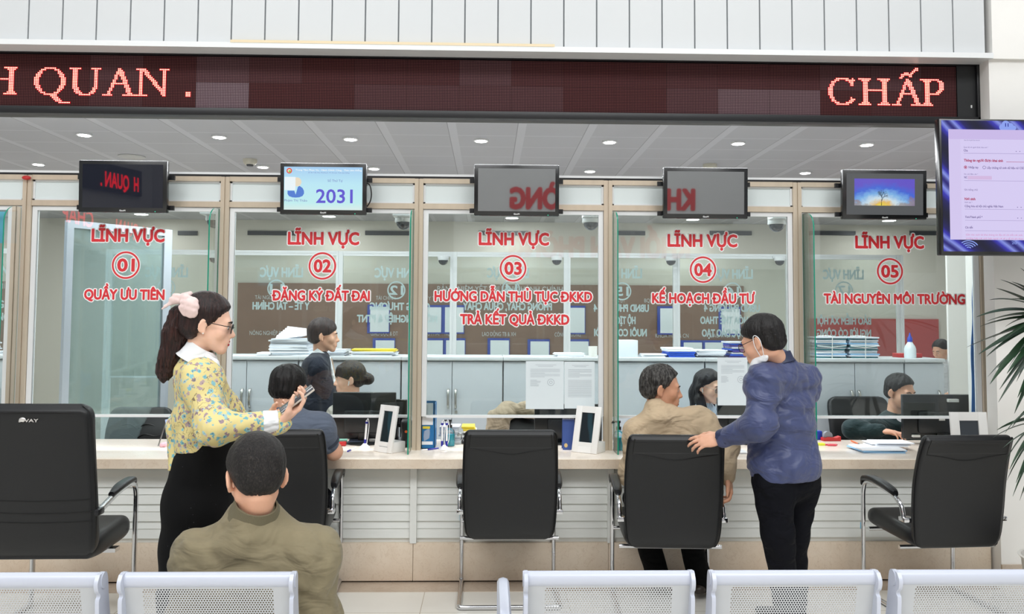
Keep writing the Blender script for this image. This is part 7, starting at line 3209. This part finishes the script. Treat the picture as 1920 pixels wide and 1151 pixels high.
tag(mb.build('scissors_handle', mat('pink_red_plastic', '#d5394a', .35)), 'pink scissors lying before the red tape dispenser', 'scissors')
p1 = atz(1540, 835, HC)
tag(boxobj('yellow_notes', (p1.x - .03, p1.x + .022, p1.y - .01, p1.y + .03, HC, HC + .014), mat('note_yellow', '#dfe63a', .6)), 'yellow sticky note pad at the blue sleeve', 'notes')
p1 = atz(1540, 826, HC)
tag(boxobj('blue_holder', (p1.x - .03, p1.x + .02, p1.y + .03, p1.y + .08, HC, HC + .06), mat('cap_blue', '#2340b8', .35), bev=.004), 'small blue holder behind the yellow notes', 'holder')
sheets('light blue papers spread on the counter before the man in dark green', 'papers', 1618, 1702, 830, 838, 5.14, 3, [LBL, LBL, PAPER], .22, seed=30, skew=.016, z0=HC, group=None)
sheets('white open papers lying on the light blue papers', 'papers', 1640, 1712, 822, 829, 5.24, 4, [PAPER, PAP2], .17, seed=31, skew=.02, z0=HC + .024)
loose_pen('orange and black marker beside the light blue papers', 1596, 826, 1616, 835, mat('marker_orange', '#e06a2a', .4), BLACKP)
sheets('white papers under the arm of the windbreaker man at counter 04', 'papers', 1372, 1400, 838, 842, 5.1, 3, [PAPER, PAP3], .16, seed=33, z0=HC)

# counter 01: acrylic sign holder and tissue
p0 = atz(309, 836, HC)
t = thing('sign_holder', 'pale blue triangular sign holder on the counter beside the woman', 'sign holder', p0)
mb = MB()
zt_ = HC + .165
x_ = p0.x
mb.prism([(x_ - .045, p0.y, HC), (x_ - .038, p0.y, HC), (x_ + .0, p0.y + .02, zt_ - .01), (x_ - .004, p0.y + .02, zt_)], (0, .006, 0))
mb.build('side', STEEL, t)
mb = MB()
mb.face([(x_ - .004, p0.y + .0, zt_), (x_ + .016, p0.y + .14, zt_), (x_ + .05, p0.y + .13, HC), (x_ + .036, p0.y - .01, HC)])
mb.build('panel', mat('holder_blue', '#a9b9de', .3), t, smooth=False)
p1 = atz(306, 838, HC)
S = Sdf(.004)
S.ell((p1.x, p1.y, HC + .012), (.022, .018, .012), k=.01)
S.ell((p1.x + .012, p1.y, HC + .02), (.012, .014, .012), k=.01)
S.post = [folds(3, .003, 120)]
tag(S.build('crumpled_tissue', mat('tissue_pink', '#eab6c2', .8), None, base=(p1.x, p1.y, HC)), 'crumpled pink tissue on the counter before the sign holder', 'tissue')

# beige jacket over the swivel chair
jx = at(965, 785, 6.35).x
S = Sdf(.007)
zt_ = at(965, 763, 6.42).z
S.chain([((jx - .14, 6.34, zt_ - .06), .05), ((jx - .06, 6.33, zt_ - .015), .055), ((jx + .09, 6.32, zt_ - .01), .05), ((jx + .17, 6.31, zt_ - .05), .04)], k=.05)
S.rc((jx - .15, 6.30, zt_ - .07), (jx - .18, 6.28, zt_ - .24), .055, .05, k=.05)
S.rc((jx - .08, 6.27, zt_ - .05), (jx - .10, 6.25, zt_ - .26), .05, .05, k=.05)
S.post = [folds(14, .004, 40, (1, 1, 2))]
tag(S.build('jacket', cloth('jacket_beige', '#a3937d', .08, .4, 120), None, base=(jx, 6.3, zt_ - .25)), 'beige ribbed jacket hung over the swivel chair behind counter 03', 'jacket')

# ------------------------------------------------------------------ notices taped to the glass
STAMP = mat('print_grey', '#bcc5cc', .7)


def notice(label, x0_, x1_, y0_, y1_, seed, stamp=None, left=True):
    yy = YG - .0075
    a, b_ = at(x0_, y0_, yy), at(x1_, y1_, yy)
    t = thing('paper_notice', label, 'notice', ((a.x + b_.x) / 2, yy, b_.z), group='notices taped to the glass')
    mb = MB()
    mb.box(a.x, b_.x, yy - .0006, yy, b_.z, a.z)
    sh_ = mb.build('sheet', mat('notice_paper', '#e3edf1', .7), t)
    rg = random.Random(seed)
    w, h = b_.x - a.x, a.z - b_.z
    mb = MB()
    d = yy - .0012

    def ln(u0, u1, v):
        mb.face([(a.x + u0 * w, d, a.z - v * h), (a.x + u1 * w, d, a.z - v * h), (a.x + u1 * w, d, a.z - v * h + .0022), (a.x + u0 * w, d, a.z - v * h + .0022)])
    ln(.25, .8, .08)
    ln(.32, .72, .11)
    for q in range(7):
        ln(.12, .9 if q not in (3, 6) else .5, .17 + q * .027)
    if left:
        for q in range(6):
            ln(.12, .12 + rg.uniform(.15, .3), .40 + q * .024)
    else:
        for q in range(14):
            ln(.12, .9, .40 + q * .027)
    if stamp:
        c = Vector((a.x + stamp[0] * w, d, a.z - stamp[1] * h))
        ring_mark(mb, c, .022, .003)
        ring_mark(mb, c, .010, .003)
    mb.build('print', STAMP, sh_, smooth=False, recalc=False)


notice('left white notice with a round stamp taped to window 03', 986, 1057, 677, 767, 1, (.66, .44))
notice('right white notice of dense text taped to window 03', 1058.5, 1115, 678, 766, 2, None, False)
notice('white notice with a round stamp taped to window 04', 1345, 1402, 670, 760, 3, (.78, .46))

# blue cables behind the right end
mb = MB()
for q in range(6):
    dx = (q - 2.5) * .004
    pts = [tuple(at(1827 + q * .6, 400, 5.42)), tuple(at(1826 + q * .9, 480, 5.42)), tuple(at(1823 + q * 1.6, 560, 5.42)), tuple(at(1824 + q * 1.3, 600, 5.42)),
           tuple(at(1821 + q * 1.9, 660, 5.42)), tuple(at(1823 + q * 1.5, 720, 5.42)), tuple(at(1822 + q * 1.6, 800, 5.42)), tuple(at(1822 + q * 1.6, 838, 5.42))]
    mb.tube(interp(pts, 40), .0038, 6)
tag(mb.build('cable_bundle', mat('cable_blue', '#1f62a8', .4)), 'bundle of blue cables hanging behind the right end of window 05', 'cables')

# pale blue poster left of counter 01
a, b_ = at(-60, 396, 5.36), at(41, 456, 5.36)
t = tag(boxobj('poster', (a.x, b_.x, 5.36, 5.365, b_.z, a.z), mat('poster_cyan', '#6fd0f2', .5)), 'plain light blue poster behind the glass at the left edge', 'poster')
p0 = at(52, 334, YG - .03)
mb = MB()
mb.ball((p0.x, YG - .045, p0.z), (.028, .016, .014), 12)
tag(mb.build('red_ornament', REDP), 'small red ornament stuck on top of the leftmost post', 'ornament')


# ------------------------------------------------------------------ palm at the right edge
def palm():
    bx, by = at(1990, 700, 4.22).x, 4.22
    t = thing('potted_palm', 'potted palm with long dark green leaves at the right edge', 'plant', (bx, by, 0))
    mb = MB()
    mb.lathe((bx, by, 0), [(.15, 0.002), (.17, .03), (.20, .34), (.215, .36), (.20, .36), (.18, .30)], 28)
    mb.build('pot', mat('pot_white', '#d9d6cf', .3), t)
    mb = MB()
    mb.lathe((bx, by, .30), [(.185, 0), (.10, .02), (.02, .025)], 20)
    mb.build('soil', mat('soil', '#3a2c22', .9), t)
    crowns = [(bx, by, 1.56), (bx + .02, by - .05, 1.02)]
    for (cx_, cy_, cz_), x0_ in zip(crowns, (-.03, .05)):
        mb = MB()
        mb.tube(interp([(bx + x0_, by, .30), (bx + x0_ * 1.5, by + .01, (cz_ + .3) / 2), (cx_, cy_, cz_)], 14), [.022 - .0005 * q for q in range(15)], 8)
        mb.build('stem', mat('stem_brown', '#6b5a43', .8), t)
    LF = mat('leaf_dark_green', '#1d3a22', .35, vary=.35, vscale=14, spec=.5)

    def leaf(c, tip, w, sag, side):
        c, tip = Vector(c), Vector(tip)
        d = tip - c
        L = d.length
        mid = c + d * .5 + Vector((0, 0, sag))
        mb = MB()
        sd = d.cross(Vector((0, 0, 1)))
        sd = (sd.normalized() if sd.length > 1e-4 else Vector((0, 1, 0)))
        sd = (sd + Vector((0, 0, side))).normalized()
        rows = []
        for q in range(15):
            u = q / 14
            p = c * (1 - u) ** 2 + mid * 2 * u * (1 - u) + tip * u * u
            ww = w * (math.sin(PI * min(1, u * .92 + .08)) ** .7) * (1 - u * .35) if u < 1 else 0.0006
            fold = Vector((0, 0, ww * .35))
            rows.append([p - sd * ww + fold, p, p + sd * ww + fold])
        mb.rings(rows, caps=False, closed=False)
        th = [[q_ - Vector((0, 0, .0012)) for q_ in r] for r in rows]
        mb.rings(th, caps=False, closed=False)
        mb.build('leaf', LF, t, ang=80)
    rg = random.Random(11)
    up = crowns[0]
    tips = [(1913, 502, 4.15), (1897, 528, 4.1), (1876, 524, 4.2), (1868, 540, 4.3), (1855, 562, 4.15), (1831, 594, 4.2), (1850, 602, 4.0), (1837, 612, 4.25), (1812, 651, 4.15), (1835, 664, 4.05),
            (1850, 668, 4.1), (1852, 706, 4.2), (1856, 720, 4.0), (1872, 754, 4.1), (1908, 745, 4.05), (1880, 640, 3.95), (1905, 600, 4.3), (1890, 690, 4.3), (1910, 660, 4.0), (1906, 715, 4.2), (1888, 700, 3.95), (1902, 775, 4.05), (1870, 690, 4.05), (1895, 560, 3.95), (1885, 612, 4.3), (1918, 540, 4.0), (1874, 730, 4.25), (1862, 632, 4.3)]
    for k, (px_, py_, Y) in enumerate(tips):
        p = at(px_, py_, Y)
        leaf(up, p, rg.uniform(.021, .028), rg.uniform(.02, .09), rg.uniform(-.5, .5))
    for k in range(16):
        a = rg.uniform(-1.2, 1.9)
        leaf(up, (up[0] + .6 * math.cos(a), up[1] - .35 * math.sin(a) - .1, up[2] + rg.uniform(-.3, .45)), .020, .08, rg.uniform(-.4, .4))
    lo = crowns[1]
    tips2 = [(1869, 806, 4.1), (1862, 820, 4.2), (1880, 840, 4.1), (1885, 865, 4.15), (1888, 900, 4.1), (1899, 930, 4.05), (1912, 938, 4.15), (1893, 880, 4.0), (1905, 905, 4.0), (1918, 925, 4.2), (1884, 812, 4.0), (1898, 800, 4.1)]
    for k, (px_, py_, Y) in enumerate(tips2):
        p = at(px_, py_, Y)
        leaf(lo, p, rg.uniform(.016, .021), .10 if k < 3 else .22, rg.uniform(-.5, .5))
    for k in range(12):
        a = rg.uniform(-1.2, 1.9)
        leaf(lo, (lo[0] + .45 * math.cos(a), lo[1] - .3 * math.sin(a) - .05, lo[2] + rg.uniform(-.35, .25)), .012, .12, rg.uniform(-.4, .4))


palm()
